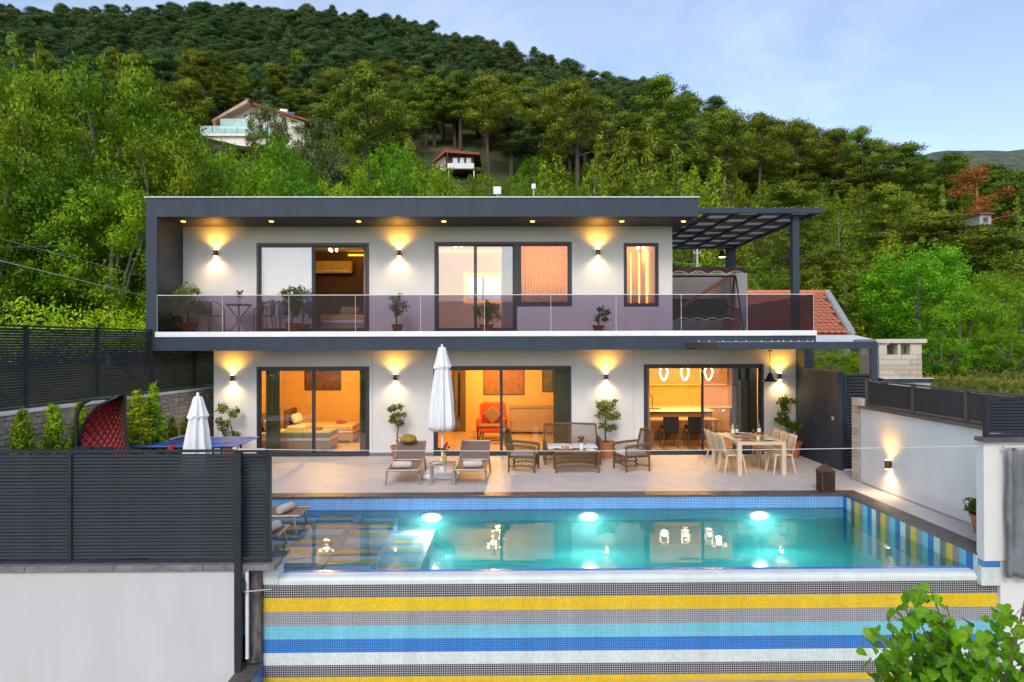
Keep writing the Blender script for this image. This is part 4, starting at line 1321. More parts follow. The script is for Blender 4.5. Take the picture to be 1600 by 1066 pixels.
# upper pergola
pg = thing('pergola', 'dark steel roof pergola with checkered pale panels over the upper terrace', 'pergola', (0, 0, 0))
qy0, qy1 = G + 0.02, 23.4
qz0, qz1 = Z(333, qy0), Z(325, qy0)
qa, qb = GX(1092) + 0.01, X(1286, qy0)
box('front_beam', 'anthracite', pg, qa, qy0, qz0, qb, qy0 + 0.09, qz1)
box('back_beam', 'anthracite', pg, ul1 + 0.02, qy1 - 0.09, qz0, qb, qy1, qz1)
box('side_beam', 'anthracite', pg, qb - 0.09, qy0 + 0.091, qz0, qb, qy1 - 0.091, qz1)
nb, nr_ = 5, 12
bw = (qb - 0.09 - (ul1 + 0.02)) / nb
xstart = ul1 + 0.02
for i in range(nb):
    xa = xstart + i * bw
    box('rafter', 'anthracite', pg, xa, qy0 + 0.091 if xa > qa else F + 0.3, qz0 + 0.01, xa + 0.07, qy1 - 0.091, qz1 - 0.005)
    for j in range(nr_):
        ya = qy0 + 0.12 + j * (qy1 - qy0 - 0.24) / nr_
        yb = ya + (qy1 - qy0 - 0.24) / nr_
        if xa + bw < qa or (xa < qa and ya < F): continue
        if (i + j) % 2 == 0:
            box('panel', 'polycarbonate', pg, xa + 0.071, ya, qz1 - 0.045, xa + bw - 0.001, yb - 0.01, qz1 - 0.03)
        else:
            box('panel', 'soffit', pg, xa + 0.071, ya, qz1 - 0.075, xa + bw - 0.001, yb - 0.01, qz1 - 0.06)
box('post', 'anthracite', pg, X(1239.5, G + .25), G + 0.25, BF, X(1250, G + .25), G + 0.40, qz0 - 0.001)
box('post', 'anthracite', pg, X(1134, qy1), qy1 - 0.15, BF, X(1148, qy1), qy1, qz0 - 0.001)
for px in (1100, 1119, 1138, 1146, 1166, 1184, 1192, 1212, 1231, 1238, 1258, 1277):
    put('clip', clip, pg, (X(px, qy0 + .05), qy0 + 0.05, qz1 + 0.0005), scale=(1, 1, .8))
tw_ = thing('terrace_wall', 'white screen wall behind the swing on the upper terrace', 'wall', (0, 0, 0))
box('wall', 'plaster', tw_, ul1 + 0.05, 23.0, BF, X(1156, 22.95), 23.2, Z(427, 23.0))
box('wall_end', 'plaster', tw_, X(1150, 21.6), 21.6, BF, X(1168, 21.6), 22.99, Z(427, 21.6))

# ------------------------------------------------------------------ lamps that hang
def barn_lamp(loc, drop, label, power, s=1.0):
    t = thing('hanging_lamp', label, 'lamp', loc)
    MB().tube([(0, 0, 0), (0, 0, -drop)], 0.008, 6).build('cord', 'black_iron', t)
    MB().lathe([(0.04 * s, -0.03), (0.04 * s, 0)], 12).build('ceiling_cup', 'black_iron', t)
    MB().lathe([(0.17 * s, -drop - 0.22 * s), (0.165 * s, -drop - 0.20 * s), (0.10 * s, -drop - 0.16 * s), (0.075 * s, -drop - 0.10 * s), (0.05 * s, -drop - 0.04 * s), (0.02, -drop)], 20).build('shade', 'black_iron', t, smooth=True)
    if power:
        MB().lathe([(0.06 * s, -drop - 0.235 * s), (0.10 * s, -drop - 0.222 * s)], 14).build('bulb', 'downlight_face', t)
        lamp('hanging_light', 'POINT', t, (0, 0, -drop - 0.28 * s), power, AMB, shadow_soft_size=0.05)
    return t


p = at(1203, 547, y=16.6)
barn_lamp((p.x, 16.6, SL0 - 0.002 if p.z > SL0 else p.z), 0.55, 'black metal shade lamp hanging under the canopy by the dining table', 0)
p = at(1128, 388, y=21.0)
barn_lamp((p.x, 21.0, qz0), qz0 - Z(391, 21.0), 'black metal shade lamp glowing orange under the roof pergola', 4)

# ------------------------------------------------------------------ closed parasols
def parasol(loc, h, z0, r, label, base=True):
    t = thing('closed_parasol', label, 'parasol', loc)
    MB().tube([(0, 0, 0.05), (0, 0, h)], 0.024, 10).build('pole', 'white_metal', t)
    if base:
        MB().box(-0.40, -0.40, 0.0, 0.40, 0.40, 0.10).build('base', 'marble_white', t, bevel=0.03)
        MB().lathe([(0.06, 0.1), (0.05, 0.35), (0.035, 0.4)], 12).build('sleeve', 'white_metal', t)
    rows = []
    K = 64
    prof = [(0.0, 0.30), (0.02, 0.36), (0.10, 0.48), (0.20, 0.66), (0.24, 0.74), (0.26, 0.60), (0.40, 0.70), (0.60, 0.82), (0.80, 0.93), (0.93, 1.0), (1.0, 0.90)]
    for q, (tt, rr) in enumerate(prof):
        z = h - (h - z0) * tt
        row = []
        for k in range(K + 1):
            a = 2 * math.pi * k / K
            fold = 1 + (0.05 + 0.20 * min(1, tt * 1.6)) * math.sin(8 * a + 0.7 * math.sin(3 * tt + a))
            wob = 1 + 0.05 * math.sin(3 * a + 5 * tt)
            row.append((r * rr * fold * wob * math.cos(a), r * rr * fold * wob * math.sin(a), z + 0.025 * math.sin(8 * a + 1) * (1 if 0.2 < tt < 0.3 or tt > 0.9 else 0.1)))
        rows.append(row)
    mb = MB(); mb.grid(rows)
    mb.add([(0, 0, h + 0.03)] + [rows[0][k] for k in range(K)], [(0, k + 1, (k + 1) % K + 1) for k in range(K)])
    o = mb.build('canopy', 'canvas_white', t, smooth=True)
    s = o.modifiers.new('thick', 'SOLIDIFY'); s.thickness = 0.004
    MB().lathe([(0.02, 0), (0.028, 0.03), (0.01, 0.06)], 10, (0, 0, h + 0.02)).build('finial', 'white_metal', t)
    return t


pu = at(691, 744, z=0)
parasol((pu.x, pu.y, 0.0), Z(543, pu.y), Z(672, pu.y), 0.25, 'tall closed white parasol standing between the sun loungers')
yy = 11.0
parasol((X(309, yy), yy, 0.0), Z(619, yy), Z(745, yy), 0.205, 'smaller closed white parasol before the blue table tennis table')

# ------------------------------------------------------------------ sun loungers
def lounger(label, loc, rotz, back=28, towel=True, bag=False):
    t = thing('sun_lounger', label, 'sun lounger', loc, rotz, 'taupe sun loungers')
    W, Ln, H = 0.33, 0.98, 0.32
    fm = MB()
    for s in (-1, 1):
        fm.tube([(s * W, -Ln, H), (s * W, 0.35, H)], 0.022, 8)
    fm.tube([(-W, -Ln, H), (W, -Ln, H)], 0.02, 8); fm.tube([(-W, 0.35, H), (W, 0.35, H)], 0.02, 8)
    fm.build('frame', 'alu_taupe', t, smooth=True)
    for s in (-1, 1):
        for yy_, sp in ((-Ln + 0.10, -0.06), (0.55, 0.06)):
            MB().tube([(s * (W + .012), yy_, H), (s * (W + .03), yy_ + sp, 0)], [0.02, 0.017], 8).build('leg', 'alu_taupe', t)
        MB().tube([(s * W, 0.35, H), (s * W, 0.58, H)], 0.02, 8).build('frame_end', 'alu_taupe', t)
    MB().grid([[(x_, y_, H + 0.012 - 0.022 * (1 - (x_ / W) ** 2)) for x_ in (-W, -W / 2, 0, W / 2, W)] for y_ in [-Ln + (0.35 + Ln) * i / 8 for i in range(9)]]).build('seat_sling', 'sling', t, smooth=True)
    a = R(back)
    Lb = 0.72
    bs = [[(x_, 0.35 + Lb * i / 6 * math.cos(a), H + 0.012 + Lb * i / 6 * math.sin(a) - 0.02 * (1 - (x_ / W) ** 2)) for x_ in (-W, -W / 2, 0, W / 2, W)] for i in range(7)]
    b = MB().grid(bs).build('backrest', 'sling', t, smooth=True)
    bf = MB(); e0 = (0.35, H); e1 = (0.35 + Lb * math.cos(a), H + Lb * math.sin(a))
    for s in (-1, 1):
        bf.tube([(s * W, e0[0], e0[1]), (s * W, e1[0], e1[1])], 0.02, 8)
    bf.tube([(-W, e1[0], e1[1]), (W, e1[0], e1[1])], 0.02, 8)
    bf.tube([(-W, e0[0] + .3, e0[1] + .15), (-W, e0[0] + 0.22, e0[1])], 0.012, 6); bf.tube([(W, e0[0] + .3, e0[1] + .15), (W, e0[0] + 0.22, e0[1])], 0.012, 6)
    bf.build('back_frame', 'alu_taupe', b, smooth=True)
    return t


def towel_roll(loc, rotz, label, mat='towel', r=0.075, l=0.40):
    pts = MB()
    m = MB().tube([(-l / 2, 0, r), (-l / 2 + 0.03, 0, r), (0, 0, r), (l / 2 - .03, 0, r), (l / 2, 0, r)], [r * .8, r, r * 1.03, r, r * .8], 16)
    spiral = [(0.0, (r * .9 - .006 * i) * math.cos(i * .6), r + (r * .9 - .006 * i) * math.sin(i * .6)) for i in range(10)]
    t = thing('rolled_towel', label, 'towel', loc, rotz)
    m.build('roll', mat, t, smooth=True)
    for s in (-1, 1):
        MB().tube([(s * (l / 2 + .001), y_, z_) for _, y_, z_ in spiral], 0.006, 5).build('edge', mat, t)
    return t


lA = at(632, 757, z=0); lB = at(736, 757, z=0)
xa_, xb_ = X(632, 15.0), X(737, 15.0)
lounger('taupe sling sun lounger beside the potted plant, first by the parasol', (xa_, 15.45, 0), R(2))
lounger('taupe sling sun lounger before the open living room door', (xb_, 15.45, 0), R(-2))
towel_roll((xa_ - 0.02, 14.75, 0.318), R(4), 'rolled beige towel on the lounger beside the potted plant')
towel_roll((xb_ + 0.02, 14.80, 0.318), R(10), 'rolled beige towel on the lounger before the open door')
hb = thing('straw_bag', 'olive yellow bag on the headrest of the lounger by the plant', 'bag', (xa_ - 0.1, 16.33, 0.66))
MB().lathe([(0.16, 0.0), (0.20, 0.05), (0.17, 0.13), (0.10, 0.17), (0.04, 0.18)], 16).build('body', 'towel_yellow', hb, smooth=True)
MB().tube([(-0.16, 0, 0.08), (-0.26, 0, 0.10), (-0.30, 0.02, 0.02)], 0.018, 6).build('strap', 'towel_yellow', hb)
# pair standing on the wet ledge
lounger('taupe sun lounger standing in the shallow pool ledge by the far edge', (-4.62, 12.45, LEDZ), R(92), 24)
lounger('taupe sun lounger standing in the shallow pool ledge behind the screen end', (-4.58, 11.15, LEDZ), R(92), 24)
towel_roll((X(446, 12.45), 12.45, LEDZ + 0.318), R(75), 'rolled towel on the lounger standing in the far part of the pool ledge')
towel_roll((-3.78, 11.15, LEDZ + 0.318), R(75), 'rolled towel on the lounger at the screen end of the ledge')

# side table with vase between the loungers
ps = at(691, 748, z=0)
stb = thing('side_table', 'small taupe side table between the loungers', 'table', (X(692, 14.75), 14.72, 0))
for sx in (-1, 1):
    for sy in (-1, 1):
        MB().box(sx * 0.24 - .022, sy * 0.2 - .022, 0, sx * 0.24 + .022, sy * 0.2 + .022, 0.40).build('leg', 'alu_taupe', stb)
MB().box(-0.27, -0.23, 0.401, 0.27, 0.23, 0.43).build('top', 'alu_taupe', stb, bevel=0.005)
def flowers(loc, label, mat='petal_red', hgt=0.2, pot='plate_white', n=7, pr=0.05, seed=1):
    t = thing('flower_vase', label, 'vase', loc)
    MB().lathe([(pr * .8, 0), (pr, 0.02), (pr * 1.1, hgt * .35), (pr * .7, hgt * .5), (pr * .75, hgt * .55)], 14).build('vase', pot, t, smooth=True)
    rd = random.Random(seed)
    for i in range(n):
        a, rr = rd.uniform(0, 6.28), rd.uniform(0.02, 0.11)
        tip = (rr * math.cos(a), rr * math.sin(a), hgt * rd.uniform(0.8, 1.15))
        s = MB().tube([(0, 0, hgt * .5), tip], 0.004, 4).build('stem', 'pot_leaf', t)
        MB().lathe([(0.008, -0.02), (0.03, -0.005), (0.036, 0.015), (0.02, 0.03)], 8, tip).build('blossom', mat, s, smooth=True)
    pos = np.random.default_rng(seed).normal(size=(26, 3)) * np.array([.05, .05, .03]) + np.array([0, 0, hgt * .75])
    put('foliage', cards('foliage', 'pot_leaf', pos, unit(pos - np.array([0, 0, hgt * .6])), 0.055), t)
    return t


flowers((X(694, 14.75), 14.75, 0.431), 'gold vase with dark red roses on the lounger side table', 'petal_red', 0.36, 'bottle_gold', 6, 0.045, 3)
bk = MB(); bk.grid([[(-0.12 + 0.24 * i / 8, y_, 0.006 + 0.014 * abs(math.sin(i * math.pi / 8))) for i in range(9)] for y_ in (-0.08, 0.08)])
o = bk.build('open_magazine', 'plate_white', None, smooth=True); o.location = (X(684, 14.65), 14.62, 0.432); o.rotation_euler = (0, 0, 0.3)
tag(o, 'white open magazine on the lounger side table', 'magazine')

# ------------------------------------------------------------------ wicker set
def lattice(mb, o, u, v, w, h, step=0.075, r=0.0075, top=None):
    """diagonal basket weave over the rectangle o + a*u + b*v"""
    o, u, v = Vector(o), Vector(u), Vector(v)
    nrm = u.cross(v) * 0.004
    for sgn in (1, -1):
        c = -h if sgn > 0 else 0.0
        end = w if sgn > 0 else w + h
        while c < end:
            # line a = c + sgn*b
            pts = []
            b0, b1 = 0.0, h
            a0, a1 = c + sgn * b0, c + sgn * b1
            lo_, hi_ = 0.0, 1.0
            d = a1 - a0
            for lim, s in ((0.0, 1), (w, -1)):
                f0, f1 = (a0 - lim) * s, (a1 - lim) * s
                if f0 < 0 and f1 < 0: lo_, hi_ = 1, 0
                elif f0 < 0: lo_ = max(lo_, f0 / (f0 - f1))
                elif f1 < 0: hi_ = min(hi_, f0 / (f0 - f1))
            if hi_ - lo_ > 0.05:
                A = o + u * (a0 + d * lo_) + v * (b0 + h * lo_) + nrm * sgn
                B = o + u * (a0 + d * hi_) + v * (b0 + h * hi_) + nrm * sgn
                mb.tube([A, B], r, 4, cap=False)
            c += step
    return mb


def wicker_seat(name, label, cat, loc, rotz, width, group=None):
    t = thing(name, label, cat, loc, rotz, group)
    w, d, sh_, ah, bh = width / 2, 0.30, 0.36, 0.60, 0.92
    for sx in (-1, 1):
        MB().tube([(sx * w, -d, 0), (sx * w, -d - .01, ah - .02)], 0.024, 8).build('leg', 'rattan', t)
        MB().tube([(sx * w, d, 0), (sx * w, d, sh_), (sx * w, d + 0.05, ah), (sx * (w - .02), d + 0.12, bh)], 0.024, 8).build('leg', 'rattan', t)
        MB().tube([(sx * w, -d - .02, ah - .04), (sx * (w + .02), -d + .02, ah), (sx * (w + .02), 0.0, ah + .02), (sx * w, d + .05, ah + .04)], 0.032, 8).build('arm', 'rattan', t, smooth=True)
        lm = MB(); lattice(lm, (sx * w, -d, 0.14), (0, 1, 0), (0, 0, 1), 2 * d, ah - 0.16); lm.tube([(sx * w, -d, 0.13), (sx * w, 0, 0.17), (sx * w, d, 0.13)], 0.016, 6)
        lm.build('side_panel', 'rattan', t)
    fm = MB(); lattice(fm, (-w, -d, 0.14), (1, 0, 0), (0, 0, 1), 2 * w, sh_ - 0.14)
    fm.tube([(-w, -d, 0.13)] + [(-w + 2 * w * i / 8, -d, 0.13 + 0.05 * math.sin(math.pi * i / 8)) for i in range(1, 8)] + [(w, -d, 0.13)], 0.016, 6); fm.tube([(-w, -d, sh_), (w, -d, sh_)], 0.02, 6)
    fm.build('front_panel', 'rattan', t)
    ub = Vector((0, 0.12 / 0.5, 1)).normalized()
    bm_ = MB(); lattice(bm_, (-w, d + .02, sh_), (1, 0, 0), ub, 2 * w, 0.56, 0.07)
    bm_.build('back_panel', 'rattan', t)
    MB().tube([(-w + .02, d + .12, bh), (0, d + .15, bh + .02), (w - .02, d + .12, bh)], 0.026, 8).build('top_rail', 'rattan', t, smooth=True)
    if width > 1.0:
        MB().tube([(0, d + .02, sh_), (0, d + .15, bh + .01)], 0.02, 6).build('middle_stile', 'rattan', t)
    sb = box('seat_deck', 'rattan', t, -w + .02, -d + .01, sh_ - .03, w - .02, d, sh_)
    nc = 2 if width > 1.0 else 1
    for i in range(nc):
        a = -w + .05 + i * (2 * w - .1) / nc
        MB().box(a + .005, -d + .02, sh_ + .001, a + (2 * w - .1) / nc - .005, d - .02, sh_ + .09).build('cushion', 'cushion_white', t, bevel=0.03)
    return t


wicker_seat('wicker_armchair', 'brown wicker armchair with white cushion nearest the parasol, turned to the sofa', 'armchair', (X(818, 16.15), 16.15, 0), R(78), 0.62, 'wicker lounge set')
wicker_seat('wicker_armchair', 'brown wicker armchair with white cushion on the dining table side', 'armchair', (X(986, 16.15), 16.15, 0), R(-72), 0.62, 'wicker lounge set')
wicker_seat('wicker_sofa', 'brown wicker two seat sofa against the window', 'sofa', (X(893, 17.1), 17.15, 0), R(0), 1.36, 'wicker lounge set')
ct = thing('wicker_coffee_table', 'brown wicker coffee table with diamond weave sides', 'coffee table', (X(900, 16.0), 16.05, 0))
w, d, hh_ = 0.49, 0.28, 0.46
for sx in (-1, 1):
    for sy in (-1, 1):
        MB().tube([(sx * w, sy * d, 0), (sx * w, sy * d, hh_)], 0.024, 8).build('leg', 'rattan', ct)
    sm2 = MB(); lattice(sm2, (sx * w, -d, 0.12), (0, 1, 0), (0, 0, 1), 2 * d, hh_ - .14); sm2.build('side_panel', 'rattan', ct)
for sy in (-1, 1):
    sm2 = MB(); lattice(sm2, (-w, sy * d, 0.16), (1, 0, 0), (0, 0, 1), 2 * w, hh_ - .18, 0.07)
    sm2.tube([(-w + 2 * w * i / 10, sy * d, 0.12 + 0.05 * math.sin(math.pi * i / 10)) for i in range(11)], 0.018, 6)
    sm2.build('front_panel', 'rattan', ct)
MB().box(-w - .03, -d - .03, hh_, w + .03, d + .03, hh_ + .03).build('top', 'rattan', ct, bevel=0.008)
tx = X(900, 16.0)
flowers((tx + 0.12, 16.02, hh_ + .031), 'white vase with red roses on the wicker coffee table', 'petal_red', 0.30, 'plate_white', 6, 0.05, 8)
bo = thing('fruit_bowl', 'wide pale bowl on the wicker coffee table', 'bowl', (tx - 0.26, 16.0, hh_ + .031))
MB().lathe([(0.06, 0), (0.15, 0.03), (0.19, 0.06), (0.18, 0.06), (0.13, 0.035)], 18).build('bowl', 'house_cream', bo, smooth=True)
for i in range(5):
    a = i * 1.25
    MB().lathe([(0.005, -.03), (0.03, -.012), (0.03, .012), (0.005, .03)], 8).build('fruit', 'bread', bo, smooth=True, loc=(0.07 * math.cos(a), 0.07 * math.sin(a), .07))
tr = thing('book', 'closed white book on the wicker coffee table beside the roses', 'book', (tx + 0.33, 15.98, hh_ + .031), 0.2)
box('cover', 'house_white', tr, -.09, -.12, 0, .09, .12, .003); box('pages', 'linen', tr, -.085, -.115, .0035, .085, .115, .022); box('cover', 'house_white', tr, -.09, -.12, .0225, .09, .12, .026)

# ------------------------------------------------------------------ outdoor dining set
DX0, DX1 = X(1152, 15.36), X(1228, 15.36)
dcx = (DX0 + DX1) / 2
TH = 0.76
DY0, DY1 = 15.36, 17.0
dt = thing('dining_table', 'cream resin outdoor dining table with laid places', 'dining table', (dcx, (DY0 + DY1) / 2, 0))
hw_, hd_ = (DX1 - DX0) / 2, (DY1 - DY0) / 2
for sx in (-1, 1):
    for sy in (-1, 1):
        MB().box(sx * (hw_ - .05) - .05, sy * (hd_ - .05) - .05, 0, sx * (hw_ - .05) + .05, sy * (hd_ - .05) + .05, TH - .075).build('leg', 'resin_cream', dt, bevel=0.006)
ap = MB(); ap.box(-hw_, -hd_, TH - .074, hw_, -hd_ + .1, TH); ap.box(-hw_, hd_ - .1, TH - .074, hw_, hd_, TH); ap.box(-hw_, -hd_ + .1, TH - .074, -hw_ + .1, hd_ - .1, TH); ap.box(hw_ - .1, -hd_ + .1, TH - .074, hw_, hd_ - .1, TH)
ap.build('frame', 'resin_cream', dt, bevel=0.005)
for i in range(6):
    ww = (2 * hd_ - .2) / 6
    box('top_slat', 'resin_cream', dt, -hw_ + .1, -hd_ + .1 + i * ww + .003, TH - .03, hw_ - .1, -hd_ + .1 + (i + 1) * ww - .003, TH - .002)
box('table_runner', 'table_top', dt, -0.22, -hd_ + .02, TH + .001, 0.22, hd_ - .02, TH + .005)


def resin_chair(label, x, y, rotz):
    c = thing('garden_chair', label, 'chair', (x, y, 0), rotz, 'cream chairs round the outdoor dining table')
    MB().box(-.22, -.22, .42, .22, .2, .455).build('seat', 'resin_cream', c, bevel=0.015)
    rows = []
    for j in range(7):
        z = .46 + .42 * j / 6
        rows.append([(x_, .20 + .10 * (j / 6) ** 1.3 + .04 * (1 - (x_ / .22) ** 2), z) for x_ in [-.22 + .44 * i / 6 for i in range(7)]])
    o = MB().grid(rows).build('backrest', 'resin_cream', c, smooth=True)
    s = o.modifiers.new('thick', 'SOLIDIFY'); s.thickness = .018
    for sx in (-1, 1):
        for sy in (-1, 1):
            MB().tube([(sx * .185, sy * .18, .43), (sx * .225, sy * .25, 0)], [.026, .016], 8).build('leg', 'resin_cream', c)
    return c


side = ['nearest the pool', 'in the middle', 'nearest the house wall']
for i, yy in enumerate((15.68, 16.18, 16.68)):
    resin_chair('cream garden chair on the wicker set side of the dining table, ' + side[i], DX0 - 0.02, yy, R(90))
for i, yy in enumerate((15.68, 16.18, 16.68)):
    resin_chair('cream garden chair on the grey wall side of the dining table, ' + side[i], DX1 + 0.0, yy, R(-90))
# laid table
def plate(x, y, label, mat='plate_white', food=None):
    t = thing('plate', label, 'plate', (x, y, TH + .0055))
    MB().lathe([(0.06, 0), (0.08, 0.006), (0.135, 0.022), (0.13, 0.024), (0.075, 0.010)], 20).build('dish', mat, t, smooth=True)
    if food:
        MB().lathe([(0.085, 0.012), (0.08, 0.035), (0.04, 0.055), (0.01, 0.058)], 12).build('food', food, t, smooth=True)
    return t


def bottle(x, y, label, mat, h=0.3, r=0.037):
    t = thing('bottle', label, 'bottle', (x, y, TH + .0055))
    MB().lathe([(r * .9, 0), (r, .01), (r, h * .58), (r * .8, h * .68), (r * .36, h * .76), (r * .33, h * .97), (r * .4, h)], 16).build('glass', mat, t, smooth=True)
    MB().lathe([(r * 1.01, h * .2), (r * 1.01, h * .48)], 16).build('paper_label', 'house_cream', t)
    MB().lathe([(r * .42, h * .9), (r * .42, h * 1.005)], 12).build('cap', 'bronze', t)
    return t


def wine_glass(x, y, label, fill='fruit_red'):
    t = thing('wine_glass', label, 'glass', (x, y, TH + .0055))
    MB().lathe([(.035, 0), (.034, .004), (.005, .01), (.005, .09), (.03, .11), (.044, .15), (.036, .20)], 16).build('bowl', 'clear_glass', t, smooth=True)
    MB().lathe([(.01, .105), (.028, .115), (.041, .15), (.0405, .165)], 14).build('wine', fill, t, smooth=True)
    return t


plate(dcx - .28, 15.60, 'red fruit plate at the pool end of the dining table', 'plate_white', 'fruit_red')
plate(dcx + .26, 15.62, 'white plate at the pool end of the dining table on the grey wall side', 'plate_white', None)
plate(dcx - .28, 16.15, 'plate with bread in the middle of the dining table', 'plate_white', 'bread')
plate(dcx + .27, 16.20, 'white plate in the middle of the dining table on the grey wall side', 'plate_white', 'fruit_yellow')
plate(dcx + .0, 16.72, 'white plate at the house end of the dining table', 'plate_white', None)
bottle(dcx - .33, 16.35, 'pale gold bottle on the dining table', 'bottle_gold', .34, .042)
bottle(dcx - .20, 16.45, 'dark wine bottle on the dining table', 'wine_bottle', .32)
bottle(dcx + .36, 16.5, 'green bottle on the grey wall side of the dining table', 'bottle_green', .34, .045)
wine_glass(dcx + .02, 15.95, 'tall red wine glass near the middle of the dining table')
wine_glass(dcx + .12, 15.66, 'red wine glass near the pool end of the dining table')
fb = thing('fruit_heap', 'small heap of oranges on the dining table', 'fruit', (dcx + .14, 16.0, TH + .0055))
for i in range(5):
    a = i * 1.257
    MB().lathe([(.005, -.034), (.028, -.02), (.036, 0), (.028, .02), (.005, .034)], 10).build('orange', 'fruit_yellow', fb, smooth=True, loc=(.055 * math.cos(a), .055 * math.sin(a), .035))
MB().lathe([(.03, 0), (.035, .01), (.035, .08), (.03, .085)], 14).build('jar', 'plate_white', thing('sugar_jar', 'small white jar at the pool end of the dining table', 'jar', (dcx - .02, 15.55, TH + .0055)), smooth=True)

# lantern at the pool corner
pl_ = at(1298, 771, z=0)
ln = thing('lantern', 'pierced bronze lantern standing at the far pool corner', 'lantern', (pl_.x, 13.72, 0.005))
w = .118
lm = MB()
for sx in (-1, 1):
    for sy in (-1, 1):
        lm.box(sx * w - .015, sy * w - .015, 0, sx * w + .015, sy * w + .015, .40)
lm.box(-w - .02, -w - .02, .0, w + .02, w + .02, .03); lm.box(-w - .02, -w - .02, .38, w + .02, w + .02, .41)
lm.build('frame', 'bronze', ln)
for k in range(4):
    T = Matrix.Rotation(k * math.pi / 2, 4, 'Z')
    pm = MB()
    for i in range(6):
        for j in range(8):
            if (i + j) % 2: pm.box(-.102 + i * .034, -w - .004, .032 + j * .0435, -.102 + (i + 1) * .034, -w + .002, .032 + (j + 1) * .0435, T)
    pm.build('pierced_panel', 'bronze', ln)
rf = MB(); rf.add([(-w - .03, -w - .03, .411), (w + .03, -w - .03, .411), (w + .03, w + .03, .411), (-w - .03, w + .03, .411), (0, 0, .56)], [(3, 2, 1, 0), (0, 1, 4), (1, 2, 4), (2, 3, 4), (3, 0, 4)])
rf.build('cap', 'bronze', ln)
MB().lathe([(.012, .55), (.02, .57), (.008, .60)], 10).build('knob', 'bronze', ln)
box('core', 'black_iron', ln, -w + .02, -w + .02, .032, w - .02, w - .02, .378)

# ------------------------------------------------------------------ potted plants
def pot_plant(label, loc, ph, pr, h, cr, mat='terracotta', leaf='pot_leaf', dens=1.0, seed=1, lsize=0.10, name='potted_plant', stems=1, narrow=False):
    t = thing(name, label, 'plant', loc)
    MB().lathe([(pr * .7, 0), (pr * .95, ph * .85), (pr * 1.06, ph * .86), (pr * 1.06, ph), (pr * .95, ph), (pr * .93, ph * .9)], 20).build('pot', mat, t, smooth=True)
    MB().lathe([(pr * .5, ph * .88), (pr * .92, ph * .9)], 16).build('soil', 'soil', t)
    rg = np.random.default_rng(seed)
    tk = MB()
    C, Rr = [], []
    for s in range(stems):
        bx, by = rg.normal(size=2) * 0.02
        top = np.array([rg.normal() * .05, rg.normal() * .05, h * .9])
        tk.tube([(bx, by, ph * .85), (bx * 2 + .02, by, ph + (h - ph) * .3), tuple(top * np.array([.6, .6, .75])), tuple(top)], [.022, .018, .012, .005], 6)
    nb_ = int(9 * dens) + 3
    for i in range(nb_):
        zz = ph + (h - ph) * (rg.uniform(.30, 1.0) if not narrow else rg.uniform(.25, 1.0))
        a = rg.uniform(0, 6.28)
        rr = cr * (rg.uniform(.25, .85)) * (1.0 if not narrow else .55)
        tip = np.array([rr * math.cos(a), rr * math.sin(a), zz])
        tk.tube([(0, 0, zz - rr * .7), tuple(tip)], [.008, .003], 4)
        C.append(tip); Rr.append(cr * rg.uniform(.28, .42))
    tk.build('stem', 'bark', t)
    P, O = clump_cloud(C, Rr, 46 / (np.mean(Rr) ** 2) * 1.0, 0.9, rg, 0.3)
    put('foliage', cards('foliage', leaf, P, O, lsize, .62, .5, .4, rg, 'leaf'), t)
    return t


PY = F - 0.38
def zpy(py): return Z(py, PY)
pot_plant('leafy ficus in a pot below the lamp nearest the stone wall', (X(359, PY), PY, 0), .30, .17, zpy(629), .36, seed=3)
pot_plant('slim ficus in a terracotta pot behind the lounger', (X(621, PY), PY, 0), .34, .18, zpy(634), .27, seed=4)
pot_plant('tall ficus in a terracotta pot beside the wicker sofa', (X(946, PY), PY, 0), .42, .25, zpy(622), .34, seed=5, dens=1.6)
pot_plant('dark ficus in a wide terracotta pot beside the grey wall', (X(1234, PY), PY - .05, 0), .40, .27, zpy(620), .34, seed=6, dens=1.6)
BY = G + 0.75
def bx_(px): return X(px, BY)
pot_plant('bushy plant in a red pot in the balcony corner', (X(293, BY), BY, BF - .003), .26, .24, Z(452, BY) - BF, .5, 'pot_red', seed=7, dens=1.8, lsize=.10)
pot_plant('dark leafy plant on the balcony behind the bistro chair', (X(458, BY + .2), BY + .2, BF - .003), .24, .2, Z(449, BY) - BF, .38, 'pot_red', seed=9, dens=1.8, lsize=.10)
pot_plant('small tree in a red pot on the balcony beside the open bedroom', (X(621, BY), BY, BF - .003), .20, .15, Z(462, BY) - BF, .32, 'pot_red', seed=10, dens=1.2, lsize=.07)
pot_plant('sparse plant in a red pot on the balcony under the small window', (X(935, BY), BY, BF - .003), .16, .16, Z(482, BY) - BF, .28, 'pot_red', seed=12, dens=.4, lsize=.10)
pot_plant('dark bushy plant on the balcony behind the glass below the lit mirror', (X(760, BY + .3), BY + .3, BF - .003), .2, .18, .78, .36, 'pot_red', 'olive_leaf', 1.6, 14, .08)
pot_plant('leafy plant in a pot hidden behind the white pillar', (X(1537, 10.6), 10.6, 0), .3, .2, Z(785, 10.9), .30, seed=15, dens=1.0, lsize=.11)

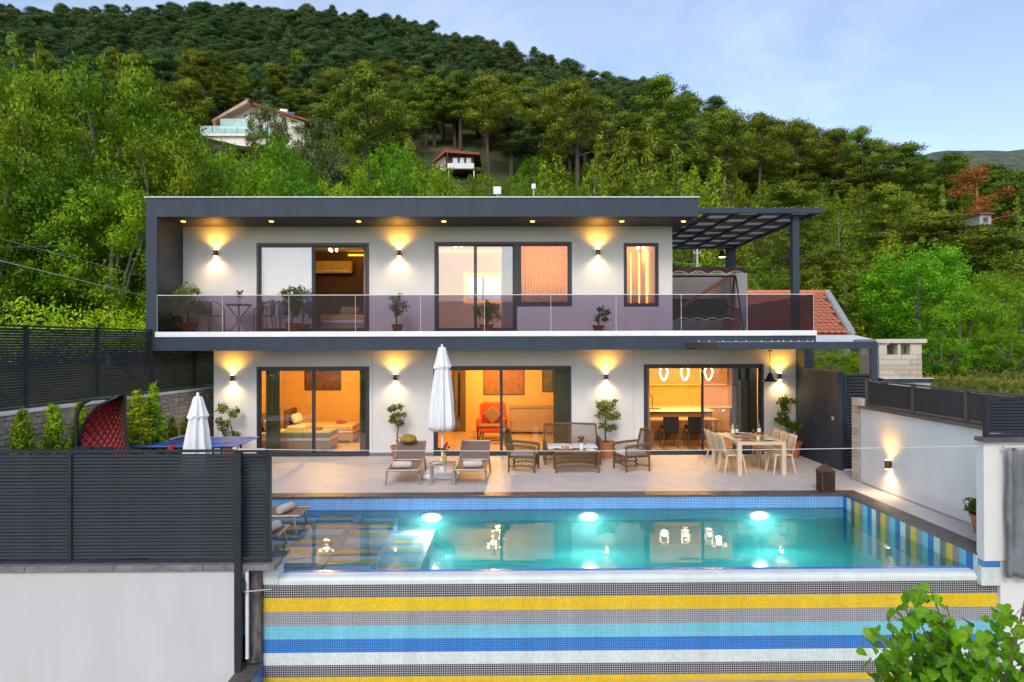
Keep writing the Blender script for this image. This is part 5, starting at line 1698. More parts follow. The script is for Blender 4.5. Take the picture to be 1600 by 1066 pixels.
# ------------------------------------------------------------------ balcony bistro set, swing
def bistro_chair(label, x, y, rz):
    c = thing('bistro_chair', label, 'chair', (x, y, BF - .003), rz, 'balcony bistro chairs')
    MB().box(-.21, -.21, .42, .21, .2, .44).build('seat', 'chair_grey', c, bevel=.01)
    o = MB().grid([[(.22 * math.sin(a), .16 + .06 * math.cos(a), z) for a in [R(-70 + 140 * i / 8) for i in range(9)]] for z in (.47, .62, .82)]).build('backrest', 'chair_grey', c, smooth=True)
    s = o.modifiers.new('thick', 'SOLIDIFY'); s.thickness = .012
    for sx in (-1, 1):
        MB().tube([(sx * .2, .18, .84), (sx * .25, .05, .80), (sx * .27, -.12, .70), (sx * .25, -.22, .60), (sx * .24, -.24, 0)], .014, 6).build('arm', 'chair_grey', c, smooth=True)
        MB().tube([(sx * .2, .2, .82), (sx * .19, .2, .42), (sx * .2, .26, 0)], .014, 6).build('leg', 'chair_grey', c)
    return c


bistro_chair('grey bistro chair nearer the balcony corner', X(326, BY), BY + .1, R(62))
bistro_chair('grey bistro chair nearer the dark balcony plant', X(412, BY), BY + .1, R(-60))
btb = thing('bistro_table', 'round bistro table with splayed metal legs on the balcony', 'table', (X(372, BY), BY + .05, BF - .003))
MB().lathe([(.32, .70), (.325, .71), (.325, .725), (.30, .73)], 24).build('top', 'wood_pale', btb)
for k in range(4):
    a = k * math.pi / 2 + .4
    MB().tube([(.28 * math.cos(a), .28 * math.sin(a), .70), (.05 * math.cos(a), .05 * math.sin(a), .40), (.05 * math.cos(a), .05 * math.sin(a), .22), (.24 * math.cos(a), .24 * math.sin(a), 0)], .013, 6).build('leg', 'chair_grey', btb, smooth=True)
flowers((X(372, BY), BY + .05, BF + .728), 'dusty pink flowers in a small vase on the bistro table', 'petal_pink', .30, 'clear_glass', 7, .035, 21)

sg = thing('garden_swing', 'dark upholstered garden swing with scalloped brown canopy on the upper terrace', 'swing', (X(1096, 20.0), 20.0, BF - .003))
sw_, sd = 1.0, .55
for sx in (-1, 1):
    MB().tube([(sx * (sw_ + .05), -.55, 0), (sx * sw_, -.06, 1.65)], .025, 8).build('leg', 'black_iron', sg)
    MB().tube([(sx * (sw_ + .05), .65, 0), (sx * sw_, .06, 1.65)], .025, 8).build('leg', 'black_iron', sg)
    MB().tube([(sx * .86, 0, 1.64), (sx * .86, -.1, .5)], .01, 6).build('hanger', 'black_iron', sg)
MB().tube([(-sw_, 0, 1.66), (sw_, 0, 1.66)], .025, 8).build('top_bar', 'black_iron', sg)
MB().box(-.85, -.35, .38, .85, .28, .52).build('seat', 'swing_fabric', sg, bevel=.05)
bk2 = MB().box(-.85, .2, .48, .85, .34, 1.02).build('backrest', 'swing_fabric', sg, bevel=.06)
for sx in (-1, 1):
    MB().tube([(sx * .86, -.36, .66), (sx * .88, .0, .70), (sx * .86, .3, .8)], .04, 8).build('armrest', 'swing_fabric', sg, smooth=True)
cn = MB(); cn.grid([[(-1.08 + 2.16 * i / 12, y_, z_) for i in range(13)] for y_, z_ in ((-.62, 1.86), (0, 1.92), (.62, 1.86))]); o = cn.build('canopy', 'canopy_brown', sg)
s = o.modifiers.new('thick', 'SOLIDIFY'); s.thickness = .01
va = MB(); va.grid([[(-1.08 + 2.16 * i / 72, -.625, z_) for i in range(73)] if z_ > 1.7 else [(-1.08 + 2.16 * i / 72, -.63, 1.66 + .09 * abs(math.sin(i * math.pi / 18))) for i in range(73)] for z_ in (1.86, 1.6)])
o = va.build('scalloped_valance', 'canopy_brown', sg); s = o.modifiers.new('thick', 'SOLIDIFY'); s.thickness = .006
MB().tube([(-1.08 + 2.16 * i / 72, -.634, 1.655 + .09 * abs(math.sin(i * math.pi / 18))) for i in range(73)], .011, 5).build('piping', 'linen', o)
MB().tube([(-.85 + 1.7 * i / 48, -.375, .36 + .06 * abs(math.sin(i * math.pi / 12))) for i in range(49)], .012, 5).build('seat_piping', 'linen', sg)
rb = thing('red_beam', 'slanting red brown timber leaning across the garden swing', 'timber', (0, 0, 0))
a_, b_2 = at(1066, 478, y=19.1), at(1138, 435, y=19.1)
MB().tube([a_, b_2], .055, 4).build('beam', 'red_wood', rb)
rp = thing('red_screen', 'dark red panel beside the swing behind the balustrade', 'panel', (X(1148, 19.8), 19.8, BF - .003))
MB().box(-.16, -.02, 0, .16, .02, .72).build('board', 'red_wood', rp, bevel=.005)

# rooftop antennas
def antenna(px, py0, py1, y, w, label):
    t = thing('roof_antenna', label, 'antenna', (X(px, y), y, RT + .001))
    zt, zb = Z(py0, y) - RT, Z(py1, y) - RT
    MB().tube([(0, 0, 0), (0, 0, zb)], .02, 8).build('mast', 'pole_grey', t)
    MB().box(-w / 2, -.05, zb, w / 2, .05, zt).build('dish_box', 'white_metal', t, bevel=.02)
    MB().tube([(0, 0, zb * .5), (-.28, .02, zb * .6)], .012, 6).build('bracket', 'pole_grey', t)


antenna(777.5, 292, 304.5, 20.5, .24, 'white flat antenna box on the roof with a side bracket')
antenna(834.5, 287.5, 296, 20.5, .13, 'small white antenna box on a short mast on the roof')
sv = thing('roof_hatch', 'low pale hatch lying on the flat roof', 'hatch', (X(686, 21), 21, RT + .001))
MB().box(-.35, -.3, 0, .35, .3, .10).build('curb', 'tin_white', sv, bevel=.01)
MB().box(-.38, -.33, .101, .38, .33, .13).build('lid', 'tin_white', sv, bevel=.01)

# ------------------------------------------------------------------ left terrace: stone wall, screen, table tennis, egg chair
A0, A1 = Vector((-9.0, 9.8, 0)), Vector((-8.22, 20.2, 0))
dirw = (A1 - A0).normalized(); Lw = (A1 - A0).length
ang = math.atan2(dirw.y, dirw.x)
SW = 1.80
swl = thing('stone_wall', 'rubble stone retaining wall behind the cypress shrubs', 'wall', (A0.x, A0.y, 0), ang)
box('core', 'mortar', swl, 0, 0.03, -.2, Lw, .45, SW - .06)
box('cap', 'marble_white', swl, -.05, -.05, SW - .059, Lw, .50, SW, bevel=.008)
sm3 = MB()
rs_ = random.Random(4)
zz = 0.0
while zz < SW - .08:
    hh3 = rs_.uniform(.08, .15)
    if zz + hh3 > SW - .08: hh3 = SW - .07 - zz
    xx = -rs_.uniform(0, .2)
    while xx < Lw:
        ww = rs_.uniform(.09, .24)
        a, b, c, d = max(xx + .008, 0), min(xx + ww - .008, Lw), zz + .008, zz + hh3 - .008
        if b - a > .04 and d - c > .03:
            pr_ = rs_.uniform(.012, .05)
            k1 = .2 * min(b - a, d - c)
            j = lambda: rs_.uniform(.25, 1) * k1
            poly = [(a + j(), c), (b - j(), c), (b, c + j()), (b, d - j()), (b - j(), d), (a + j(), d), (a, d - j()), (a, c + j())]
            cx3, cz3 = (a + b) / 2, (c + d) / 2
            n3 = 8
            vs = [(q[0], .03, q[1]) for q in poly] + [(cx3 + (q[0] - cx3) * .86, .03 - pr_, cz3 + (q[1] - cz3) * .84) for q in poly]
            sm3.add(vs, [tuple(range(8, 16))] + [(i, (i + 1) % 8, 8 + (i + 1) % 8, 8 + i) for i in range(8)])
        xx += ww
    zz += hh3
o = sm3.build('stones', 'rubble_stone', swl); o['kind'] = 'stuff'
lsn = thing('louvre_screen', 'tall dark louvre screen on top of the rubble stone wall', 'fence', (A0.x, A0.y + .0, SW + .001), ang)
lsn.location = (A0 + Vector((-dirw.y, dirw.x, 0)) * .22 + Vector((0, 0, SW + .001)))
posts = [.1] + [p_ for p_ in (1.15, 3.15, 5.15, 7.15, 9.15)] + [Lw - .05]
louvre(lsn, Lw, 0, 1.56, .052, posts, blade=.044, tilt=-22)
for i, (ta, tb_) in enumerate(((1.2, 3.1), (5.2, 7.1))):
    MB().tube([(ta + .2, .09, 1.2), (tb_ - .1, .09, .1)], .02, 6).build('brace', 'metal_fence', lsn)
for i, tt in enumerate((0.35, 2.4, 4.75)):
    gs = thing('garden_spot', ['warm garden uplight at the near end of the stone wall', 'warm garden uplight between the shrubs behind the egg chair', 'warm garden uplight low on the stone wall by the table tennis table'][i], 'spotlight', A0 + dirw * tt + Vector((.35, 0, 0.0)))
    MB().lathe([(.05, 0), (.05, .10), (.04, .11)], 12).build('body', 'black_iron', gs)
    MB().lathe([(.035, .111), (.035, .116)], 12).build('lens', 'garden_lens', gs)
    lamp('garden_light', 'SPOT', gs, (0, 0, .16), 40 if i < 2 else 8, AMB, rot=(R(180), R(20), 0), spot_size=R(120), spot_blend=1, shadow_soft_size=.04)

tt_ = thing('table_tennis_table', 'blue table tennis table behind the small parasol', 'table', ((X(385, 15.8) + X(385, 15.8) - 2.74) / 2, 15.85, 0))
for s in (-1, 1):
    MB().box(min(0, s * 1.37) + .003, -.76, .735, max(0, s * 1.37) - .003, .76, .76).build('half_top', 'pingpong_blue', tt_, bevel=.003)
    box('apron', 'black_iron', tt_, min(s * .1, s * 1.25), -.6, .69, max(s * .1, s * 1.25), .6, .734)
    for sy in (-.55, .55):
        MB().tube([(s * 1.0, sy, .69), (s * 1.05, sy, 0)], .025, 8).build('leg', 'black_iron', tt_)
ed = MB(); ed.box(-1.372, -.762, .7605, 1.372, -.745, .762); ed.box(-1.372, .745, .7605, 1.372, .762, .762); ed.box(-1.372, -.744, .7605, -1.355, .744, .762); ed.box(1.355, -.744, .7605, 1.372, .744, .762); ed.box(-1.354, -.003, .7605, 1.354, .003, .762)
ed.build('white_line', 'white_metal', tt_)
nt2 = MB()
for i in range(9): nt2.box(-.002, -.83, .775 + i * .017, .002, .83, .778 + i * .017)
for i in range(60): nt2.box(-.0015, -.83 + i * .0281, .775, .0015, -.828 + i * .0281, .91)
nt2.build('net', 'black_iron', tt_)
box('net_tape', 'white_metal', tt_, -.004, -.83, .912, .004, .83, .93)
for sy in (-1, 1): box('net_clamp', 'paddle_red' if sy < 0 else 'black_iron', tt_, -.05, sy * .80 - .05, .70, .05, sy * .80 + .05, .80)
pd = thing('paddle', 'red table tennis paddle lying on the blue table', 'paddle', (X(355, 15.6), 15.62, .763), 1.1)
MB().lathe([(.075, 0), (.078, .004), (.075, .009)], 20).build('blade', 'paddle_red', pd); box('handle', 'wood_pale', pd, .07, -.014, 0, .17, .014, .014)

ey = 12.6
ex = X(160, ey)
eg = thing('egg_chair', 'red and black woven hanging egg chair on a curved stand', 'hanging chair', (ex, ey, 0))
# round base with a curved mast arching over the basket
hz = Z(621, ey)
xl = X(119, ey) - ex
bs = MB(); bs.tube([(.5 * math.cos(a), .5 * math.sin(a), .03) for a in [2 * math.pi * i / 24 for i in range(25)]], .025, 6); bs.tube([(xl, 0, .03), (.5, 0, .03)], .025, 6); bs.build('base', 'black_iron', eg)
MB().tube([(xl, 0, 0), (xl, 0, 1.45), (xl + .02, 0, hz - .25), (xl + .12, 0, hz - .08), (xl + .28, 0, hz), (X(175, ey) - ex, 0, hz + .02)], .035, 10).build('mast', 'black_iron', eg, smooth=True)
MB().tube([(X(175, ey) - ex, 0, hz + .02), (.12, 0, 1.98)], .008, 6).build('chain', 'black_iron', eg)
# hooded basket: leaf-shaped shell, open towards +x side
rows = []
for j in range(17):
    t = j / 16
    z = .62 + 1.42 * t
    xl_ = np.interp(t, [0, .25, .5, .72, .88, 1.0], [-.42, -.47, -.44, -.30, -.08, .30])
    xr_ = np.interp(t, [0, .25, .5, .75, .92, 1.0], [.44, .43, .40, .38, .42, .44])
    dep = .42 * math.sin(math.pi * (.18 + .62 * (1 - t))) + .02
    rows.append([(xl_ + (xr_ - xl_) * i / 18, dep * math.sin(math.pi * (.06 + .86 * i / 18)) ** .8 - .12 * t, z + .04 * math.sin(math.pi * i / 18)) for i in range(19)])
sh2 = MB().grid(rows).build('basket', 'red_weave', eg, smooth=True)
s = sh2.modifiers.new('thick', 'SOLIDIFY'); s.thickness = .012
wv = MB()
for k in range(-16, 19, 2):
    for sg_ in (1, -1):
        ln_ = [rows[j][(k + j) if sg_ > 0 else (18 - k - j)] for j in range(17) if 0 <= k + j <= 18]
        if len(ln_) > 2: wv.tube([Vector(q) + Vector((0, -.014, 0)) for q in ln_], .011, 4)
wv.build('weave', 'black_iron', sh2)
rim = MB().tube([rows[j][0] for j in range(17)] + [rows[16][i] for i in range(19)] + [rows[j][18] for j in range(16, -1, -1)] + [rows[0][i] for i in range(18, -1, -1)], .024, 8)
rim.build('rim', 'black_iron', eg, smooth=True)
MB().box(-.36, -.30, .60, .36, .30, .80).build('cushion', 'black_cushion', eg, bevel=.08)
for sx in (-.18, .18):
    MB().box(-.17, -.08, -.19, .17, .08, .19).build('back_cushion', 'black_cushion', eg, bevel=.06, loc=(sx, -.26, .98), rot=(R(12), 0, 0))

# ------------------------------------------------------------------ vegetation builders (unit: metres, base at origin)
def limb_mesh(name, paths, mat='bark', n=6):
    m = MB()
    for pts, rs in paths:
        m.tube(pts, rs, n, cap=False)
    return m.mesh(name, mat, True)


def pine_proto(seed, h=12.0, bare=0.42, spread=3.1, leaf='pine_dark', clumps=58, per=360, card=0.25, flat_top=0.5, bark='bark', thin=1.0):
    rg = np.random.default_rng(seed)
    paths = []
    lean = rg.normal(size=2) * 0.25
    tr = [(0, 0, -1.0)] + [(lean[0] * t + .15 * math.sin(3 * t + seed), lean[1] * t, h * .93 * t) for t in (0.15, .35, .55, .75, 1.0)]
    paths.append((tr, [.30, .25, .20, .16, .11, .04]))
    C, Rr = [], []
    for i in range(clumps):
        t = bare + (1 - bare) * (i + rg.random()) / clumps
        s = (t - bare) / (1 - bare)
        prof = (math.sin(math.pi * min(1, 0.16 + s * 0.86)) ** 0.65) * (1 - .25 * s * (1 - flat_top))
        a = rg.uniform(0, 2 * math.pi)
        rr = spread * prof * rg.uniform(.2, 1.12)
        z = h * t
        cx, cy_ = lean[0] * t + rr * math.cos(a), lean[1] * t + rr * math.sin(a)
        C.append(np.array([cx, cy_, z])); Rr.append(rg.uniform(.45, 1.3) * spread / 3.1)
        if rr > spread * .35 and i % 2 == 0:
            paths.append(([(lean[0] * t, lean[1] * t, max(z - rr * .35, h * bare * .75)), (cx * .6, cy_ * .6, z - rr * .12), (cx, cy_, z - .1)], [.07, .045, .02]))
    P, O = clump_cloud(C, Rr, per * thin, .62, rg, .35)
    return cards('crown', leaf, P, O, card, .5, .35, .78, rg, 'leaf'), limb_mesh('trunk', paths, bark)


def cone_proto(seed, h=6.0, spread=1.7, leaf='pine_young', per=210, card=.28, n=46, low=.05, aspect=.42):
    """bushy young conifer or narrow tree, clothed almost to the ground"""
    rg = np.random.default_rng(seed)
    C, Rr = [], []
    for i in range(n):
        t = low + (1 - low) * ((i + rg.random()) / n)
        prof = (1 - t) ** .6 * min(1, .6 + t * 3)
        a = rg.uniform(0, 6.283); rr = spread * prof * rg.uniform(.25, .95)
        C.append(np.array([rr * math.cos(a), rr * math.sin(a), h * t])); Rr.append(max(spread * .16, spread * .40 * rg.uniform(.7, 1.1) * (1.1 - .6 * t)))
    P, O = clump_cloud(C, Rr, per, 1.15, rg, .3)
    trunk = limb_mesh('trunk', [([(0, 0, -.8), (0.03, 0, h * .4), (0, 0, h * .92)], [.14, .09, .02])], 'bark_grey')
    return cards('crown', leaf, P, O, card, aspect, .3, .7, rg, 'leaf'), trunk


def broad_proto(seed, h=9.0, spread=3.6, leaf='walnut_leaf', n=130, per=330, card=.20, bare=.12, bark='bark_grey', twigs=9, squash=.8, shape=1.0, cl=(.55, 1.05)):
    """broad-leaved tree: forked limbs carrying clumps over the whole crown, loose outline"""
    rg = np.random.default_rng(seed)
    C, Rr, paths = [], [], []
    paths.append(([(0, 0, -1), (.1, 0, h * bare), (.05, .1, h * .45), (0, 0, h * .72)], [.28, .24, .15, .06]))
    for i in range(n):
        d = unit(rg.normal(size=3)); d[2] = max(d[2] + .12, -.85)
        rad = rg.uniform(.55, 1.0) ** .7
        c = np.array([d[0] * spread * rad, d[1] * spread * rad, h * (bare + (1 - bare) * (.45 + .5 * d[2] * rad * shape))])
        C.append(c); Rr.append(rg.uniform(*cl) * spread / 3.6)
        if i < twigs:
            m1 = np.array([c[0] * .45, c[1] * .45, h * bare + (c[2] - h * bare) * .55])
            paths.append(([(0, 0, h * bare * .8), tuple(m1), tuple(c), tuple(c + d * .5)], [.12, .07, .03, .012]))
            for q in range(2):
                e = c + rg.normal(size=3) * spread * .16
                paths.append(([tuple((m1 + c) / 2), tuple(e)], [.03, .010]))
    for i in range(int(n * .25)):              # loose sprigs break the outline
        d = unit(rg.normal(size=3)); d[2] = abs(d[2])
        C.append(np.array([d[0] * spread * 1.06, d[1] * spread * 1.06, h * (bare + (1 - bare) * (.48 + .56 * d[2] * shape))])); Rr.append(.32 * spread / 3.6)
    P, O = clump_cloud(C, Rr, per, squash, rg, .3)
    return cards('crown', leaf, P, O, card, .62, .4, .6, rg, 'leaf'), limb_mesh('trunk', paths, bark)


def bush_proto(seed, leaf='scrub_leaf', n=16, per=260, card=.17):
    rg = np.random.default_rng(seed)
    C = [np.array([rg.normal() * .55, rg.normal() * .55, abs(rg.normal()) * .5 + .25]) for _ in range(n)]
    P, O = clump_cloud(C, [rg.uniform(.3, .55) for _ in range(n)], per, .85, rg, .35)
    return cards('crown', leaf, P, O, card, .6, .4, .6, rg, 'leaf'), limb_mesh('trunk', [([(0, 0, -.4), (.05, 0, .5)], [.06, .02]), ([(0, 0, -.2), (-.2, .1, .5)], [.04, .015])], 'bark')


def plant(name, proto, x, y, sx, sz, label, cat, group=None, rotz=None, z=None, tilt=0.0):
    z = ground(x, y) if z is None else z
    t = thing(name, label, cat, (x, y, z - .1), random.uniform(0, 6.28) if rotz is None else rotz, group, (sx, sx, sz))
    if tilt: t.rotation_euler = (tilt * .6, tilt, t.rotation_euler.z)
    put('crown', proto[0], t); put('trunk', proto[1], t)
    return t


PD = [pine_proto(s, leaf='pine_dark') for s in (1, 2, 3, 4)]
PM = [pine_proto(s, leaf='pine_mid', clumps=64) for s in (11, 12, 13, 14)]
PT = [pine_proto(s, leaf='pine_mid', bare=.5, clumps=52, spread=3.3, flat_top=.9) for s in (21, 22, 23)]
DEAD = pine_proto(31, leaf='pine_dead', bare=.42, clumps=26, per=200, bark='bark_orange', flat_top=1)
PY_ = [cone_proto(s) for s in (41, 42, 43)]
POP = [cone_proto(s, 9, 1.25, 'poplar_leaf', 260, .22, 50, .10, .7) for s in (51, 52)]
BR = [broad_proto(s) for s in (61, 62, 63)]
FR = [broad_proto(s, 6, 3.0, 'fresh_leaf', 85, 360, .185, .05, 'bark_grey', 4) for s in (71, 72)]
OL = [broad_proto(s, 7, 2.6, 'olive_leaf', 110, 460, .19, .12, 'bark', 5, 1.0) for s in (81, 82)]
BU = [bush_proto(s) for s in (91, 92, 93)]
BUF = [bush_proto(s, 'fresh_leaf') for s in (94, 95)]


def tree_px(name, proto, H, Wd, px, D, top, wpx, label, cat='tree', group=None, rotz=None, tilt=0.0):
    """stand a tree at depth D under photo column px so that its top meets row `top`"""
    x = X(px, D)
    g = ground(x, D) - .1
    h = Z(top, D) - g
    sx = (wpx / FPX * D) / Wd
    return plant(name, proto, x, D, sx, h / H, label, cat, group, rotz, tilt=tilt)


# ---- trees one can single out
tree_px('stone_pine', PT[0], 12, 6.3, 575, 62, 118, 128, 'tall pine with a bare straight trunk rising behind the roof middle', rotz=.4)
tree_px('olive_tree', OL[0], 7, 5.4, 503, 52, 190, 92, 'grey green olive tree beside the tall bare-trunked pine')
tree_px('pine_tree', PY_[0], 6, 3.4, 642, 56, 226, 92, 'dark bushy pine between the tall pine and the timber hut')
tree_px('pine_tree', PT[1], 12, 6.3, 764, 92, 126, 88, 'pine with a dark visible trunk above the timber hut')
tree_px('pine_tree', PT[2], 12, 6.3, 800, 98, 140, 70, 'second trunked pine just beside the one above the timber hut')
tree_px('pine_tree', PT[0], 12, 6.3, 905, 80, 130, 110, 'broad pine with a long dark trunk in the middle of the hillside', rotz=2.2)
tree_px('pine_tree', PT[1], 12, 6.3, 1035, 108, 126, 95, 'open topped pine standing out against the sky at the hill shoulder', rotz=1.0)
tree_px('pine_tree', PT[2], 12, 6.3, 1134, 74, 176, 96, 'flat topped pine with a tall pale trunk above the pergola')
tree_px('pine_tree', PT[0], 12, 6.3, 1188, 92, 182, 74, 'pine on the skyline next to the flat topped one', rotz=3.0)
tree_px('pine_tree', PT[1], 12, 6.3, 1246, 96, 190, 80, 'pine on the skyline with a gap of sky beneath its top', rotz=4.0)
tree_px('pine_tree', PT[2], 12, 6.3, 1310, 98, 206, 72, 'lower pine on the skyline over the pergola corner', rotz=5.0)
tree_px('pine_tree', PT[0], 12, 6.3, 1352, 92, 200, 66, 'pointed pine at the end of the skyline row', rotz=.9)
tree_px('pine_tree', PT[1], 12, 6.3, 1415, 88, 228, 84, 'dark pine before the far bare ridge', rotz=2.0)
tree_px('pine_tree', PM[1], 12, 6.3, 1490, 76, 246, 104, 'broad dark pine beside the dead orange pine', rotz=2.6)
tree_px('dead_pine', DEAD, 12, 6.3, 1528, 62, 262, 104, 'dead pine with rust orange needles on the slope')
tree_px('pine_tree', PM[2], 12, 6.3, 1585, 66, 268, 110, 'dark pine beyond the dead orange pine at the frame edge')
tree_px('pine_tree', PM[0], 12, 6.3, 1238, 58, 288, 118, 'yellowish pine crown above the pergola end', rotz=1.2)
tree_px('pine_tree', PM[3], 12, 6.3, 1378, 54, 292, 110, 'pine with dark trunk between the two poplars')
tree_px('pine_tree', PM[2], 12, 6.3, 1430, 44, 342, 190, 'wide low pine behind the bright plane tree', rotz=.3)
tree_px('pine_tree', PM[0], 12, 6.3, 1540, 42, 360, 150, 'drooping pine behind the plane tree towards the frame edge')
tree_px('pine_tree', PM[1], 12, 6.3, 1292, 37, 392, 120, 'rounded pine behind the red tiled roof', rotz=4.4)
tree_px('pine_tree', PT[0], 12, 6.3, 1232, 40, 330, 90, 'pine with a leaning trunk seen beside the pergola post', rotz=5.2, tilt=.07)
tree_px('poplar_tree', POP[0], 9, 2.6, 1311, 43, 308, 44, 'slim pale poplar behind the red tiled roof')
tree_px('poplar_tree', POP[1], 9, 2.6, 1474, 60, 288, 38, 'slim pale poplar before the dead orange pine')
tree_px('poplar_tree', POP[0], 9, 2.6, 1505, 62, 300, 26, 'smaller pale poplar close to the dead pine trunk')
tree_px('poplar_tree', POP[1], 9, 2.6, 1592, 46, 306, 44, 'tall pale poplar at the frame edge')
PLN = broad_proto(101, 7.5, 3.0, 'plane_leaf', 170, 420, .175, .02, 'bark_grey', 3, .8, 1.0)
tree_px('plane_tree', PLN, 7.2, 6.1, 1436, 29, 390, 158, 'bright green plane tree behind the stone chimney')
tree_px('plane_tree', FR[0], 6, 6.1, 1500, 26, 455, 120, 'lower green bush tree right beside the plane tree')
tree_px('young_tree', FR[1], 6, 6.1, 1590, 30, 440, 150, 'bright leafy tree at the frame edge above the meadow')
tree_px('young_tree', FR[0], 6, 6.1, 1300, 21.5, 542, 78, 'leafy bush between the grey wall and the stone chimney', rotz=2)
tree_px('young_tree', FR[1], 6, 6.1, 1345, 23, 552, 60, 'small leafy bush just beside the stone chimney', rotz=1)
# the leafy mass on the left
tree_px('poplar_tree', POP[0], 9, 2.6, 22, 36, 62, 120, 'tall leafy poplar at the left frame edge', rotz=1)
tree_px('poplar_tree', POP[1], 9, 2.6, 62, 37, 70, 70, 'second poplar whose tip bends over beside the first', rotz=2)
tree_px('walnut_tree', BR[0], 9, 7.5, 185, 33, 112, 250, 'large spreading walnut tree with grey twigs behind the villa frame', rotz=.5)
tree_px('walnut_tree', BR[1], 9, 7.5, 70, 29, 195, 230, 'walnut tree low behind the louvre screen at the frame edge', rotz=1.4)
tree_px('walnut_tree', BR[2], 9, 7.5, 265, 38, 185, 150, 'walnut tree tucked behind the villa corner', rotz=2.4)
tree_px('walnut_tree', BR[0], 9, 7.5, 175, 26, 300, 210, 'dense walnut foliage just above the bright hedge', rotz=3.4)
tree_px('walnut_tree', BR[1], 9, 7.5, -30, 25, 250, 200, 'walnut tree cut by the frame edge behind the hedge', rotz=4.0)
tree_px('walnut_tree', BR[2], 9, 7.5, 320, 44, 240, 150, 'walnut tree under the terraced hillside house', rotz=5)
for i, (px, D, top, w, k) in enumerate([(110, 36, 135, 230, 1), (255, 31, 215, 170, 2), (20, 31, 120, 190, 0), (120, 27, 250, 200, 2)]):
    tree_px('walnut_tree', BR[k], 9, 7.5, px, D, top, w, ['full rounded walnut crown beside the poplars', 'rounded walnut crown right against the villa roof corner', 'full walnut crown under the poplars at the frame edge', 'rounded walnut crown in the middle above the hedge'][i], 'tree', rotz=i * 1.3 + .7)
for i, (px, D, top, w, k) in enumerate([(365, 46, 232, 74, 0), (440, 48, 226, 80, 1), (405, 41, 258, 90, 0), (610, 50, 240, 70, 1), (548, 46, 262, 70, 0), (690, 47, 268, 60, 1), (820, 44, 278, 44, 0), (470, 38, 275, 70, 1), (345, 36, 262, 84, 0)]):
    tree_px('young_tree', FR[k], 6, 6.1, px, D, top, w * 1.7, ['fresh green tree below the terraced house corner', 'fresh green tree between the terraced house and the olive', 'fresh green crown just above the roof under the terraced house', 'fresh green tree behind the tall bare pine trunk', 'fresh green tree at the foot of the olive', 'fresh green tree below the timber hut', 'narrow fresh green tree beside the small roof antenna', 'low fresh green crown above the roof beside the olive', 'fresh green crown at the roof corner'][i], 'tree', 'fresh green trees behind the roof')
for i, (px, D, top, w) in enumerate([(940, 52, 216, 70), (975, 54, 205, 76), (1015, 52, 200, 80), (1060, 50, 236, 74), (990, 46, 252, 80), (1085, 47, 262, 60), (930, 46, 258, 70), (1120, 50, 250, 60), (870, 50, 245, 70), (850, 46, 262, 60)]):
    tree_px('young_pine', PY_[i % 3], 6, 3.4, px, D, top, w * 1.35, 'yellow green young pine in the thicket above the roof end', 'tree', 'young pine thicket')
ST_ = tree_px('small_tree', OL[1], 7, 5.4, 418, 84, 166, 64, 'small dark tree standing before the terraced hillside house')

for i, (px, D, top, w, k) in enumerate([(1470, 23, 520, 90, 0), (1530, 27, 470, 110, 1), (1580, 24, 515, 100, 0), (1555, 34, 430, 110, 1), (1480, 36, 430, 90, 0), (1620, 27, 470, 120, 1), (1405, 24, 545, 60, 1)]):
    tree_px('young_tree', FR[k], 6, 6.1, px, D, top, w, ['round green bush at the foot of the plane tree', 'full green bush beside the plane tree over the meadow', 'low green bush on the meadow near the frame edge', 'taller green bush behind the meadow near the frame edge', 'green bush tree just behind the plane tree', 'green bush cut by the frame edge over the meadow', 'small green bush behind the stone chimney'][i], 'tree', 'green bushes over the meadow')
# ---- keep the two hillside houses in view
def clear(x, y, top):
    px, D = 787 + FPX * x / y, y
    tp = 538 - (top - CAMZ) / y * FPX
    if 318 < px < 492 and D < 100 and tp < 236: return False
    if 318 < px < 492 and 88 < D < 112: return False
    if 668 < px < 758 and D < 97 and tp < 274: return False
    if 655 < px < 775 and 84 < D < 100: return False
    return True


def zone(x, y):
    px = 787 + FPX * x / y
    for lim, w in ((120, 'near the left frame edge'), (330, 'above the walnut trees'), (500, 'around the terraced house'), (660, 'behind the tall bare-trunked pine'), (790, 'around the timber hut'), (930, 'above the roof antennas'), (1100, 'above the roof end'), (1290, 'above the pergola'), (1430, 'above the red tiled roof')):
        if px < lim: return w
    return 'above the plane tree'


rt = random.Random(77)
# pines of the hillside: nearest 220 stand singly, the others form the far wood
cand = []
D = 96.0
while D < 275:
    step = 4.7 + D * .004
    x = -1.05 * D
    while x < .95 * D:
        xx, yy = x + rt.uniform(-2.3, 2.3), D + rt.uniform(-2.3, 2.3)
        u = xx / yy
        if yy < np.interp(u, _uP, _uR) + 2 and -0.86 < u < .84:
            cand.append((xx, yy))
        x += step
    D += step * .92
keep = []
for (x, y) in cand:
    h = rt.uniform(6.0, 12.5)
    if clear(x, y, ground(x, y) + h):
        keep.append((x, y, h))
vis = [k for k in keep if 538 - (ground(k[0], k[1]) + k[2] - CAMZ) / k[1] * FPX < 330]
vis.sort(key=lambda k: k[1])
near_, far_ = vis[:215], vis[215:]
for i, (x, y, h) in enumerate(near_):
    u = x / y
    if u > .25 and rt.random() < .7: pr, lab, grp = PM[i % 4], 'olive green pine on the lower shoulder of the wooded hill', 'pines on the hill shoulder'
    elif y < 150 and rt.random() < .62: pr, lab, grp = PM[i % 4], 'olive green pine at the foot of the wooded hill', 'pines at the hill foot'
    else: pr, lab, grp = PD[i % 4], 'dark green pine in the wood on the lower hillside', 'dark hillside pines'
    s = rt.uniform(.75, 1.45)
    plant('pine_tree', pr, x, y, s, h / 12, lab + ', ' + zone(x, y), 'tree', grp + ' ' + zone(x, y))

